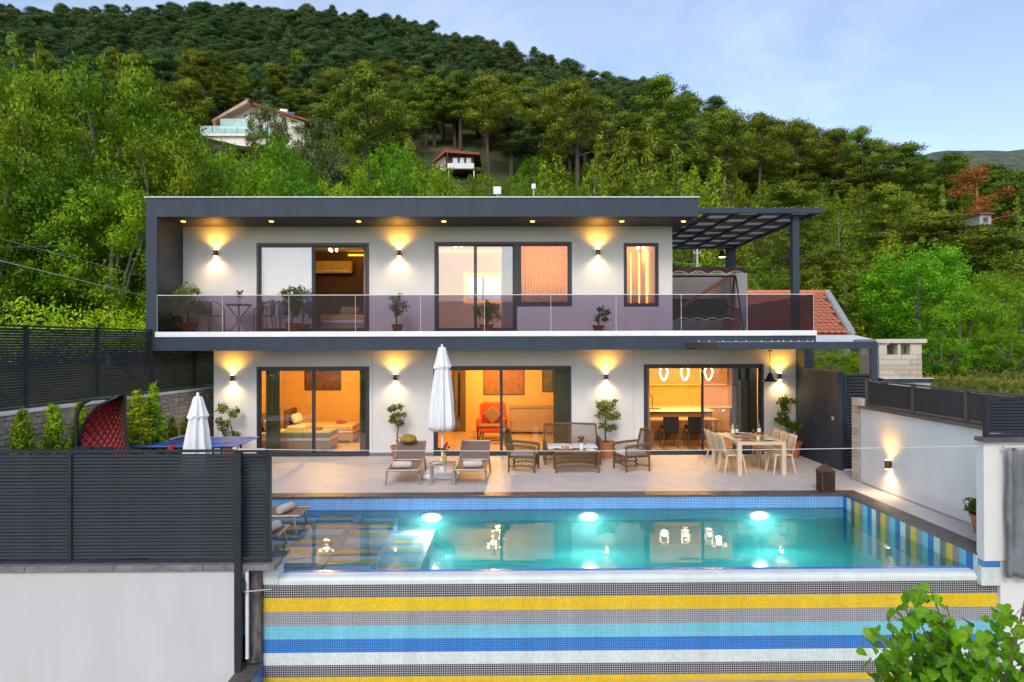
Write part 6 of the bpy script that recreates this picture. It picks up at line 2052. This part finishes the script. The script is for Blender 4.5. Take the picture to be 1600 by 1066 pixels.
# middle slope between house and wood: scrub, young pines, small trees
cnt = 0
for i in range(2600):
    y = rt.uniform(30, 100) if i % 3 else rt.uniform(58, 100); u = rt.uniform(-.80, .80)
    x = u * y
    kind = rt.random()
    h = rt.uniform(1.2, 2.6) if kind < .58 else rt.uniform(3.0, 5.5)
    top = ground(x, y) + h
    py = 538 - (top - CAMZ) / y * FPX; px = 787 + FPX * u
    if 225 < px < 1095 and py > 312: continue
    if 1095 <= px < 1290 and py > 540: continue
    if px <= 225 and py > 500: continue
    if px > 1090 and px < 1350 and 22 < y < 33: continue
    if px > 1400 and y < 34: continue
    if not clear(x, y, top): continue
    if cnt >= 620: break
    cnt += 1
    right = u > .15
    if kind < .34: plant('shrub', BU[i % 3], x, y, rt.uniform(1.0, 1.9), h / 1.35, 'scrubby olive green shrub on the slope ' + zone(x, y), 'shrub', 'scrub on the slope ' + zone(x, y))
    elif kind < .58: plant('shrub', BUF[i % 2], x, y, rt.uniform(1.0, 1.8), h / 1.35, 'bright green leafy shrub on the slope ' + zone(x, y), 'shrub', 'leafy shrubs on the slope ' + zone(x, y))
    elif kind < .80 or right: plant('young_pine', PY_[i % 3], x, y, rt.uniform(.7, 1.2), h / 6, 'small yellow green pine on the slope ' + zone(x, y), 'tree', 'small pines on the slope ' + zone(x, y))
    else: plant('young_tree', FR[i % 2], x, y, rt.uniform(.45, .7), h / 6, 'small leafy tree on the slope ' + zone(x, y), 'tree', 'small leafy trees on the slope ' + zone(x, y))

# low cover along the shoulder where the ground drops away behind
for i in range(64):
    u = .22 + .56 * i / 64
    y = float(np.interp(u, _uP, _uR)) - rt.uniform(1, 9)
    x = u * y
    plant('young_pine', PY_[i % 3], x, y, rt.uniform(1.1, 1.7), rt.uniform(.6, 1.0), 'bushy young pine along the far shoulder of the hill ' + zone(x, y), 'tree', 'young pines along the hill shoulder ' + zone(x, y))

# the far wood as one mass
pts = bpy.data.meshes.new('forest')
pts.from_pydata([(x, y, ground(x, y) - .1) for x, y, h in far_], [], [])
at_s = pts.attributes.new('size', 'FLOAT_VECTOR', 'POINT')
at_s.data.foreach_set('vector', np.array([(s_, s_, h / 12) for (x, y, h) in far_ for s_ in [rt.uniform(.75, 1.5)]], dtype=np.float32).ravel())
at_r = pts.attributes.new('turn', 'FLOAT', 'POINT')
at_r.data.foreach_set('value', np.array([rt.uniform(0, 6.28) for _ in far_], dtype=np.float32))
fo = put('forest', pts)
tag(fo, 'dense dark pine forest covering the upper hillside', 'forest', kind='stuff')
ng = bpy.data.node_groups.new('forest_trees', 'GeometryNodeTree')
ng.interface.new_socket('Geometry', in_out='INPUT', socket_type='NodeSocketGeometry')
ng.interface.new_socket('Geometry', in_out='OUTPUT', socket_type='NodeSocketGeometry')
gi, go = ng.nodes.new('NodeGroupInput'), ng.nodes.new('NodeGroupOutput')
iop = ng.nodes.new('GeometryNodeInstanceOnPoints'); jn = ng.nodes.new('GeometryNodeJoinGeometry')
srcs = []
for ch in [c for o in scene.objects if o.name.startswith('pine_tree') for c in o.children if c.data in [p[0] for p in PD]]:
    if ch.data not in [s.data for s in srcs]: srcs.append(ch)
for s in srcs:
    oi = ng.nodes.new('GeometryNodeObjectInfo'); oi.inputs['Object'].default_value = s; oi.inputs['As Instance'].default_value = True
    oi.transform_space = 'ORIGINAL'
    ng.links.new(oi.outputs['Geometry'], jn.inputs[0])
sa = ng.nodes.new('GeometryNodeInputNamedAttribute'); sa.data_type = 'FLOAT_VECTOR'; sa.inputs['Name'].default_value = 'size'
ra = ng.nodes.new('GeometryNodeInputNamedAttribute'); ra.data_type = 'FLOAT'; ra.inputs['Name'].default_value = 'turn'
cx_ = ng.nodes.new('ShaderNodeCombineXYZ')
ng.links.new(ra.outputs['Attribute'], cx_.inputs['Z'])
iop.inputs['Pick Instance'].default_value = True
ng.links.new(gi.outputs[0], iop.inputs['Points']); ng.links.new(jn.outputs[0], iop.inputs['Instance'])
ng.links.new(sa.outputs['Attribute'], iop.inputs['Scale']); ng.links.new(cx_.outputs[0], iop.inputs['Rotation'])
ng.links.new(iop.outputs[0], go.inputs[0])
gm = fo.modifiers.new('trees', 'NODES'); gm.node_group = ng

# hedge above the left screen
rg = np.random.default_rng(5)
hx = np.linspace(0, 1, 60)
C = [np.array([-9.9 - 1.2 * rg.random() + .9 * t, 10.5 + 9.5 * t + rg.normal() * .1, 2.85 + rg.uniform(0, .92)]) for t in np.repeat(hx, 3)]
P, O = clump_cloud(C, [rg.uniform(.25, .5) for _ in C], 260, .9, rg, .4)
hd = thing('hedge', 'bright lime green hedge behind the tall louvre screen', 'hedge', (0, 0, 0))
put('foliage', cards('foliage', 'hedge_leaf', P, O, .105, .5, .4, .5, rg, 'leaf'), hd)
hsm = MB()
for t in np.linspace(0, 1, 22): hsm.tube([(-10.3 + .9 * t, 10.5 + 9.5 * t, .5), (-10.25 + .9 * t, 10.5 + 9.5 * t, 2.9)], [.03, .012], 5)
hsm.build('stems', 'bark_grey', hd)['kind'] = 'stuff'

# conical shrubs along the stone wall
CYP = [cone_proto(s, 1.6, .30, 'cypress_leaf', 5200, .085, 170, .02, .38) for s in (111, 112, 113)]
for i, (px, top, wp) in enumerate([(34, 640, 40), (80, 632, 40), (124, 628, 34), (168, 626, 42), (214, 610, 40), (239, 600, 34), (268, 652, 20), (292, 650, 24)]):
    # along the wall, half a metre in front of it
    u = (px - 787) / FPX
    tpar = 0
    for q in range(200):
        p = A0 + dirw * (Lw * q / 200) + Vector((.42, 0, 0))
        if X(px, p.y) - p.x <= 0: tpar = q; break
    hgt = Z(top, p.y)
    plant('conifer_shrub', CYP[i % 3], p.x, p.y, (wp / FPX * p.y) / .36, hgt / 1.6, ['conical green shrub at the near end of the stone wall', 'second conical shrub along the stone wall', 'conical shrub behind the egg chair mast', 'conical shrub behind the red egg chair hood', 'tall conical shrub behind the blue table', 'darkest tall conical shrub at the middle of the stone wall', 'smallest conical shrub before the stone wall', 'small conical shrub beside the small parasol'][i], 'shrub', 'conical shrubs along the stone wall', z=.1)

# ------------------------------------------------------------------ neighbours
# terraced house on the hill
hy = 96.0
def HX(px): return X(px, hy)
def HZ(py): return Z(py, hy)
hh4 = thing('hillside_house', 'cream gabled house with timber eaves and green glass balconies on the hill', 'house', (0, hy, 0))
x0, x1, xr = HX(340), HX(482), HX(392)
zb, zt = HZ(232), HZ(162)
ev0, ev1 = HZ(190), HZ(190)
sd_ = MB(); sd_.prism([(HX(348), HZ(225)), (HX(474), HZ(232)), (HX(474), HZ(189)), (xr, HZ(163)), (HX(348), HZ(187))], 0.6, 9, 'Y'); sd_.build('wall', 'house_cream', hh4)
rf2 = MB(); rf2.prism([(HX(337), HZ(192)), (HX(337), HZ(196)), (xr, HZ(166)), (xr, HZ(160))], -1.2, 10, 'Y')
MB().prism([(xr + .02, HZ(160)), (xr + .02, HZ(164)), (HX(484), HZ(191)), (HX(484), HZ(188))], -.2, 10, 'Y').build('roof_slope', 'house_roof', hh4); roof2 = rf2.build('roof', 'house_verge', hh4)
box('ridge_cap', 'house_roof', roof2, xr - .3, -1.1, HZ(160) - .05, xr + .3, 10, HZ(160) + .12)
MB().box(0, 0, 0, 1.6, .1, 2.2).build('solar_panel', 'panel_blue', roof2, loc=(HX(435), 1.5, HZ(175)), rot=(R(-60), 0, 0))
MB().tube([(HX(434), 1.2, HZ(170)), (HX(446), 1.2, HZ(171))], .35, 10).build('water_tank', 'white_metal', roof2)
for (a, b, c, d) in ((362, 376, 188, 201), (380, 390, 178, 200), (352, 366, 209, 222), (370, 388, 205, 222), (395, 408, 205, 222)):
    wn2 = box('window', 'frame_dark', hh4, HX(a), .52, HZ(d), HX(b), .598, HZ(c))
    box('pane', 'window_coated', wn2, HX(a) + .1, .45, HZ(d) + .1, HX(b) - .1, .519, HZ(c) - .1)
for (a, b, c, d) in ((438, 441, 205, 217), (446, 448, 206, 217), (453, 455, 207, 217)):
    wn2 = box('window', 'frame_dark', hh4, HX(a), .55, HZ(d), HX(b), .598, HZ(c))
    box('pane', 'window_coated', wn2, HX(a) + .04, .5, HZ(d) + .04, HX(b) - .04, .549, HZ(c) - .04)
box('side_post', 'house_timber', hh4, HX(338), -1.1, HZ(216), HX(342), .5, HZ(194))
box('balcony_deck', 'house_cream', hh4, HX(350), -1.6, HZ(207), HX(402), .55, HZ(203))
box('balcony_glass', 'green_glass', hh4, HX(352), -1.62, HZ(202.9), HX(402), -1.55, HZ(192))
box('terrace_deck', 'house_white', hh4, HX(327), -3.0, HZ(223), HX(442), .55, HZ(219))
for i in range(6):
    a = 328 + i * 19
    box('terrace_glass', 'green_glass', hh4, HX(a), -3.02, HZ(218.9), HX(a + 18), -2.95, HZ(208))
tw2 = MB(); tw2.prism([(HX(330), HZ(223.2)), (HX(442), HZ(223.2)), (HX(442), HZ(232)), (HX(400), HZ(238)), (HX(384), HZ(236))], -2.6, .3, 'Y'); tw2.build('retaining_wall', 'house_cream', hh4)
# timber hut
ky = 90.0
def KX(px): return X(px, ky)
def KZ(py): return Z(py, ky)
kh = thing('timber_hut', 'small hut with red pitched roof and white balcony among shrubs', 'hut', (0, ky, 0))
MB().box(KX(697), 0, KZ(270), KX(741), 5, KZ(243)).build('wall', 'dark_timber', kh)
MB().prism([(KX(682), KZ(262)), (KX(697), KZ(268)), (KX(697), KZ(243)), (KX(682), KZ(254))], .1, 5, 'Y').build('wing_wall', 'house_cream', kh)
MB().prism([(KX(678.5), KZ(257)), (KX(697), KZ(241.5)), (KX(751), KZ(245)), (KX(751), KZ(242)), (KX(697), KZ(237)), (KX(678.5), KZ(254.5))], -1.0, 5.5, 'Y').build('roof', 'house_roof', kh)
for (a, b) in ((708, 716), (719, 726), (729, 737)):
    wn2 = box('window', 'house_white', kh, KX(a), -.06, KZ(258), KX(b), -.001, KZ(247))
    box('pane', 'window_coated', wn2, KX(a) + .08, -.1, KZ(258) + .08, KX(b) - .08, -.061, KZ(247) - .08)
box('balcony', 'house_white', kh, KX(701), -1.2, KZ(267), KX(742), -1.1, KZ(259))
box('balcony_floor', 'dark_timber', kh, KX(700), -1.2, KZ(269), KX(742.5), -.002, KZ(267.2))
box('post', 'dark_timber', kh, KX(700), -1.19, KZ(266.9), KX(701.5), -1.0, KZ(243))
for a in (702, 741): box('stilt', 'house_white', kh, KX(a), -1.1, KZ(284), KX(a + 1.5), -.9, KZ(269.2))
# white cabin far right
cbn = thing('white_cabin', 'tiny pale blue cabin among trunks near the dead pine', 'cabin', (X(1541, 58), 58, 0))
MB().box(-.5, 0, Z(351, 58), .5, 2, Z(336, 58)).build('wall', 'concrete', cbn)
box('roof', 'house_roof', cbn, -.65, -.2, Z(335.9, 58), .65, 2.2, Z(333.5, 58))
box('window', 'panel_blue', cbn, -.2, -.04, Z(347, 58), .2, -.001, Z(340, 58))

# house with red tiled roof behind the terrace
ry = 27.0
def RX(px): return X(px, ry)
def RZ(py): return Z(py, ry)
rh = thing('tiled_house', 'old house with red clay tile roof behind the upper terrace', 'house', (0, ry, 0))
ez, tz = RZ(522), RZ(458.5)
exa, exb = RX(1130), RX(1330)
roof_len = 5.2
by = 4.6
box('wall', 'house_white', rh, RX(1135), .35, -.6, RX(1335), 8.5, ez - .05)
rfm = MB(); rfm.add([(exa, 0, ez - .03), (exb, 0, ez - .03), (RX(1296) * (ry + by) / ry, by, 0), (exa, by, 0)], [])
zr = Z(460, ry + by)
xr0, xr1 = exa, X(1293, ry + by)
rfm = MB(); rfm.add([(exa, 0, ez - .05), (exb, 0, ez - .05), (xr1, by, zr - .05), (exa, by, zr - .05), (exa, 0, ez - .15), (exb, 0, ez - .15), (xr1, by, zr - .15), (exa, by, zr - .15)], [(0, 1, 2, 3), (7, 6, 5, 4), (0, 4, 5, 1), (1, 5, 6, 2), (2, 6, 7, 3), (3, 7, 4, 0)])
rdeck = rfm.build('roof', 'house_roof', rh)
nrow, ncol = 13, 20
tw3 = (exb - exa) / ncol
sl = math.hypot(by, zr - ez)
pitch_ = math.atan2(zr - ez, by)
tl = sl / nrow * 1.12
prof_t = [(tw3 * .48 * math.cos(a), tw3 * .22 * math.sin(a)) for a in [math.pi * i / 6 for i in range(7)]]
tmesh = MB(); tmesh.grid([[(px_, 0, pz_ + .03) for px_, pz_ in prof_t], [(px_ * .92, tl, pz_ * .92) for px_, pz_ in prof_t]])
tme = tmesh.mesh('roof_tile', 'roof_tile', True)
for r3 in range(nrow):
    t = r3 / nrow
    xe = exb + (xr1 - exb) * t
    for c3 in range(ncol + 8):
        xx = exa + (c3 + .5) * tw3
        if xx > xe - tw3 * .4: continue
        put('roof_tile', tme, rdeck, (xx, by * t, ez - .045 + (zr - ez) * t + random.uniform(0, .01)), rot=(pitch_, 0, random.uniform(-.02, .02)))
MB().tube([(exb, 0, ez + .02), (xr1, by, zr + .05)], .16, 8).build('hip_cap', 'concrete', rh)
MB().tube([(exa, by, zr + .05), (xr1, by, zr + .05)], .13, 8).build('ridge_cap', 'roof_tile', rh)
lean = MB(); lean.add([(exa, -1.8, RZ(540)), (RX(1352), -1.8, RZ(540)), (RX(1335), 0, ez - .12), (exa, 0, ez - .12)], [(0, 1, 2, 3)])
o = lean.build('lean_to_roof', 'tin_white', rh); s = o.modifiers.new('thick', 'SOLIDIFY'); s.thickness = .05
sd3 = MB(); sd3.box(RX(1326), 0, -.6, RX(1345), .3, 2.1); sd3.build('end_wall', 'house_timber', rh)

# stone chimney of the barbecue
cyd = 16.6
ch_x0, ch_x1 = X(1372, cyd), X(1439, cyd)
cm = thing('stone_chimney', 'pale travertine block chimney with vent openings beyond the gate', 'chimney', ((ch_x0 + ch_x1) / 2, cyd + .45, 0))
cw2 = (ch_x1 - ch_x0) / 2
box('core', 'mortar', cm, -cw2 + .02, -.43, 0, cw2 - .02, .43, Z(556, cyd))
bh = .125
top_b = Z(556, cyd)
rz_ = random.Random(3)
zc = top_b
r5 = 0
bm_p = MB().box(-.5, -.05, -.5, .5, .05, .5).mesh('block', 'travertine_pale'); bm_t = MB().box(-.5, -.05, -.5, .5, .05, .5).mesh('block', 'travertine')
while zc > 1.3:
    cuts = [-cw2, cw2] if False else sorted([-cw2, cw2] + [(-cw2 + 2 * cw2 * f) for f in ((.36, .72) if r5 % 2 else (.52, .9))])
    for a, b in zip(cuts[:-1], cuts[1:]):
        put('block', bm_p if rz_.random() < .6 else bm_t, cm, ((a + b) / 2, -.435 - rz_.uniform(0, .012), zc - bh / 2), scale=(b - a - .008, 1, bh - .008))
    for q in range(2):
        put('block', bm_t, cm, (-cw2 + .02, -.21 + q * .42, zc - bh / 2), rot=(0, 0, R(90)), scale=(.41, .6, bh - .008))
    zc -= bh; r5 += 1
for (a, b) in ((-1, -.62), (-.12, .02), (.46, 1)):
    put('block', bm_p, cm, ((a + b) / 2 * cw2, -.40, (top_b + Z(538, cyd)) / 2), scale=((b - a) * cw2, 1.6, Z(538, cyd) - top_b - .004))
    put('block', bm_p, cm, ((a + b) / 2 * cw2, .36, (top_b + Z(538, cyd)) / 2), scale=((b - a) * cw2, 1.6, Z(538, cyd) - top_b - .004))
MB().box(-cw2 - .10, -.55, Z(538, cyd) + .001, cw2 + .10, .55, Z(531.5, cyd)).build('cap', 'travertine_pale', cm, bevel=.01)
sp = thing('stone_pier', 'narrow stone clad pier at the end of the white side wall', 'pier', (X(1350, 14.52), 14.53, 0))
spw = X(1355, 14.52) - X(1345, 14.52)
box('core', 'mortar', sp, -spw / 2 + .01, .02, 0, spw / 2 + .05, .38, 1.79)
for i in range(11):
    put('block', bm_t if i % 2 else bm_p, sp, (0, .04, .083 + i * .163), scale=(spw * (1.04 if i % 2 else .98), 1.0, .157))
    put('block', bm_p if i % 3 else bm_t, sp, (-spw / 2, .21, .083 + i * .163), rot=(0, 0, R(90)), scale=(.30, .3, .157))
# flat roof of the outbuilding by the chimney
ob = thing('barbecue_roof', 'dark flat roof edge behind the side wall screen', 'roof', (0, 0, 0))
box('slab', 'anthracite', ob, X(1380, 15.6), 15.6, Z(600, 15.6), X(1457, 15.6), 16.0, Z(594, 15.6))
box('slab_edge', 'white_metal', ob, X(1379, 15.6), 15.58, Z(593.9, 15.6), X(1458, 15.6), 15.7, Z(593, 15.6))
box('support', 'concrete', ob, X(1385, 15.7), 15.62, 0, X(1450, 15.7), 15.98, Z(600.1, 15.6))

# meadow beyond the side wall
rg = np.random.default_rng(9)
n = 26000
gx = rg.uniform(8.9, 34, n); gyv = rg.uniform(10.5, 36, n)
gz = np.array([ground(a, b) for a, b in zip(gx, gyv)])
P = np.stack([gx, gyv, gz + .12], 1)
O = unit(rg.normal(size=(n, 3)) * np.array([.7, .7, .1]) + np.array([0, -.3, .6]))
LEAF('meadow_grass', (0.14, 0.20, 0.016), (0.36, 0.36, 0.06), .35, .7, .02, .35)
ms = put('meadow_grass', cards('meadow_grass', 'meadow_grass', P, O, .34, .25, .9, .3, rg, 'leaf'))
tag(ms, 'tall yellow green grass on the meadow beyond the side wall', 'grass', kind='stuff')

# utility poles and overhead wires
def upole(px, top, bot, y, label, r=.07, tilt=0.0):
    x = X(px, y)
    z0, z1 = min(ground(x, y), Z(bot, y)), Z(top, y)
    t = thing('utility_pole', label, 'pole', (x, y, z0))
    MB().tube([(0, 0, -.5), (tilt, 0, z1 - z0)], [r, r * .7], 8).build('shaft', 'pole_grey', t)
    MB().box(-.22, -.03, z1 - z0 - .47, .22, .03, z1 - z0 - .42).build('crossarm', 'pole_grey', t)
    for sx in (-.18, .18):
        MB().lathe([(.02, 0), (.03, .05), (.02, .08)], 8, (sx, 0, z1 - z0 - .4)).build('insulator', 'white_metal', t)
    return t


upole(1090, 384, 450, 40, 'pale concrete pole behind the garden swing')
def wire(a, b, sag, label, r=.012, mat='cable_grey'):
    m = MB().tube([a + (b - a) * t - Vector((0, 0, sag * 4 * t * (1 - t))) for t in [i / 14 for i in range(15)]], r, 5)
    tag(m.build('overhead_wire', mat, smooth=True), label, 'wire')


wire(at(-10, 405, y=14), at(232, 464, y=18.4), .0, 'pale overhead cable running down to the villa corner', .010, 'cable_white')
wire(at(-10, 370, y=15), at(230, 434, y=18.4), .0, 'grey overhead cable above the pale one', .007)
wire(at(-10, 386, y=20), at(150, 380, y=26), .05, 'grey overhead cable running back into the walnut trees', .009)
wire(at(1045, 409, y=34), at(1300, 411, y=46), .3, 'thin overhead cable seen under the roof pergola', .015)

# ------------------------------------------------------------------ mulberry in the near corner
def heart_leaf(s=1.0, fold=.25):
    out = [(0, 0), (.30, -.12), (.52, .08), (.56, .36), (.42, .66), (.20, .92), (0, 1.12)]
    mb = MB()
    mid = [(0, y_, -.10 * (y_ - .4) ** 2) for y_ in (0, .16, .36, .60, .84, 1.12)]
    rt_ = [(.28, -.10), (.52, .10), (.55, .38), (.40, .66), (.19, .92)]
    for sgn in (1, -1):
        vs = [Vector((x_ * 0, y_, z_)) for x_, y_, z_ in mid] + [Vector((sgn * x_, y_, x_ * fold - .12 * (y_ - .4) ** 2 + (.03 if i % 2 else -.03))) for i, (x_, y_) in enumerate(rt_)]
        vs = [v * s for v in vs]
        f = [(0, 6, 7, 1), (1, 7, 8, 2), (2, 8, 9, 3), (3, 9, 10, 4), (4, 10, 5)]
        mb.add(vs, f if sgn > 0 else [tuple(reversed(q)) for q in f])
    return mb


mul_y = 5.6
mx_c = X(1500, mul_y)
mu = thing('mulberry_tree', 'bright green broad-leaved tree top in the near corner below the striped wall', 'tree', (mx_c + .1, mul_y, ground(mx_c, mul_y)))
gz0 = ground(mx_c, mul_y)
lm4 = [heart_leaf(1.0, f).mesh('leaf', 'mulberry_leaf', False) for f in (.1, .25, .45)]
tips = []
rl = random.Random(12)
trk = MB()
ctr = Vector((0, 0, .1 - gz0))
trk.tube([(.1, .2, -.3), (.06, .1, 2.0), (0, 0, ctr.z - .9)], [.11, .09, .06], 8)
tops = [(1398, 925), (1360, 985), (1372, 945), (1440, 905), (1425, 960), (1465, 930), (1500, 985), (1550, 950), (1592, 900), (1610, 940), (1570, 990), (1440, 1010), (1400, 1020), (1360, 1045), (1480, 1030), (1530, 1010), (1610, 1010), (1580, 1050), (1450, 1070), (1520, 1075), (1400, 1075), (1620, 1060), (1550, 1080), (1640, 980), (1475, 1090)]
for (px, py) in tops:
    dy = rl.uniform(-.55, .55)
    e = at(px + 14, py + 16, y=mul_y + dy) - Vector(mu.location)
    st0 = Vector((rl.uniform(-.1, .1), rl.uniform(-.1, .1), ctr.z - rl.uniform(.5, 1.1)))
    mid = (st0 + e) / 2 + Vector((rl.uniform(-.08, .08), rl.uniform(-.08, .08), -.05))
    trk.tube([st0, mid, e], [.028, .016, .005], 5)
    tips.append((st0, mid, e))
trk.build('trunk', 'bark_grey', mu, smooth=True)
nl = 0
for (s0, mid, e) in tips:
    for k in range(12):
        t = 1 - (k / 12) * .6
        base = mid.lerp(e, max(0, t * 2 - 1)) if t > .5 else s0.lerp(mid, t * 2)
        base = base + Vector((rl.uniform(-.08, .08), rl.gauss(0, .07), rl.uniform(-.09, .05)))
        a = rl.uniform(0, 6.28)
        sz = rl.uniform(.06, .125)
        o = put('leaf', lm4[k % 3], mu, base, (R(rl.uniform(-85, -25)), R(rl.uniform(-25, 25)), math.pi + rl.gauss(0, .9)), (sz, sz, sz))
        nl += 1
inner = MB()
for q in range(1700):
    s0, mid, e3 = tips[q % len(tips)]
    base = mid.lerp(e3, rl.uniform(-.3, .98)) + Vector((rl.uniform(-.14, .14), rl.gauss(0, .14), rl.uniform(-.2, .06)))
    sz = rl.uniform(.05, .11)
    Tm = Matrix.Translation(base) @ Euler((R(rl.uniform(-90, -10)), R(rl.uniform(-30, 30)), math.pi + rl.gauss(0, 1.2))).to_matrix().to_4x4() @ Matrix.Scale(sz, 4)
    hl = heart_leaf(1.0, rl.choice((.1, .25, .45)))
    inner.add([Tm @ Vector(v) for v in hl.v], hl.f)
inner.build('inner_leaves', 'mulberry_leaf', mu)['kind'] = 'stuff'
print('mulberry leaves', nl, 'near pines', len(near_), 'far pines', len(far_), 'shrubs', cnt)
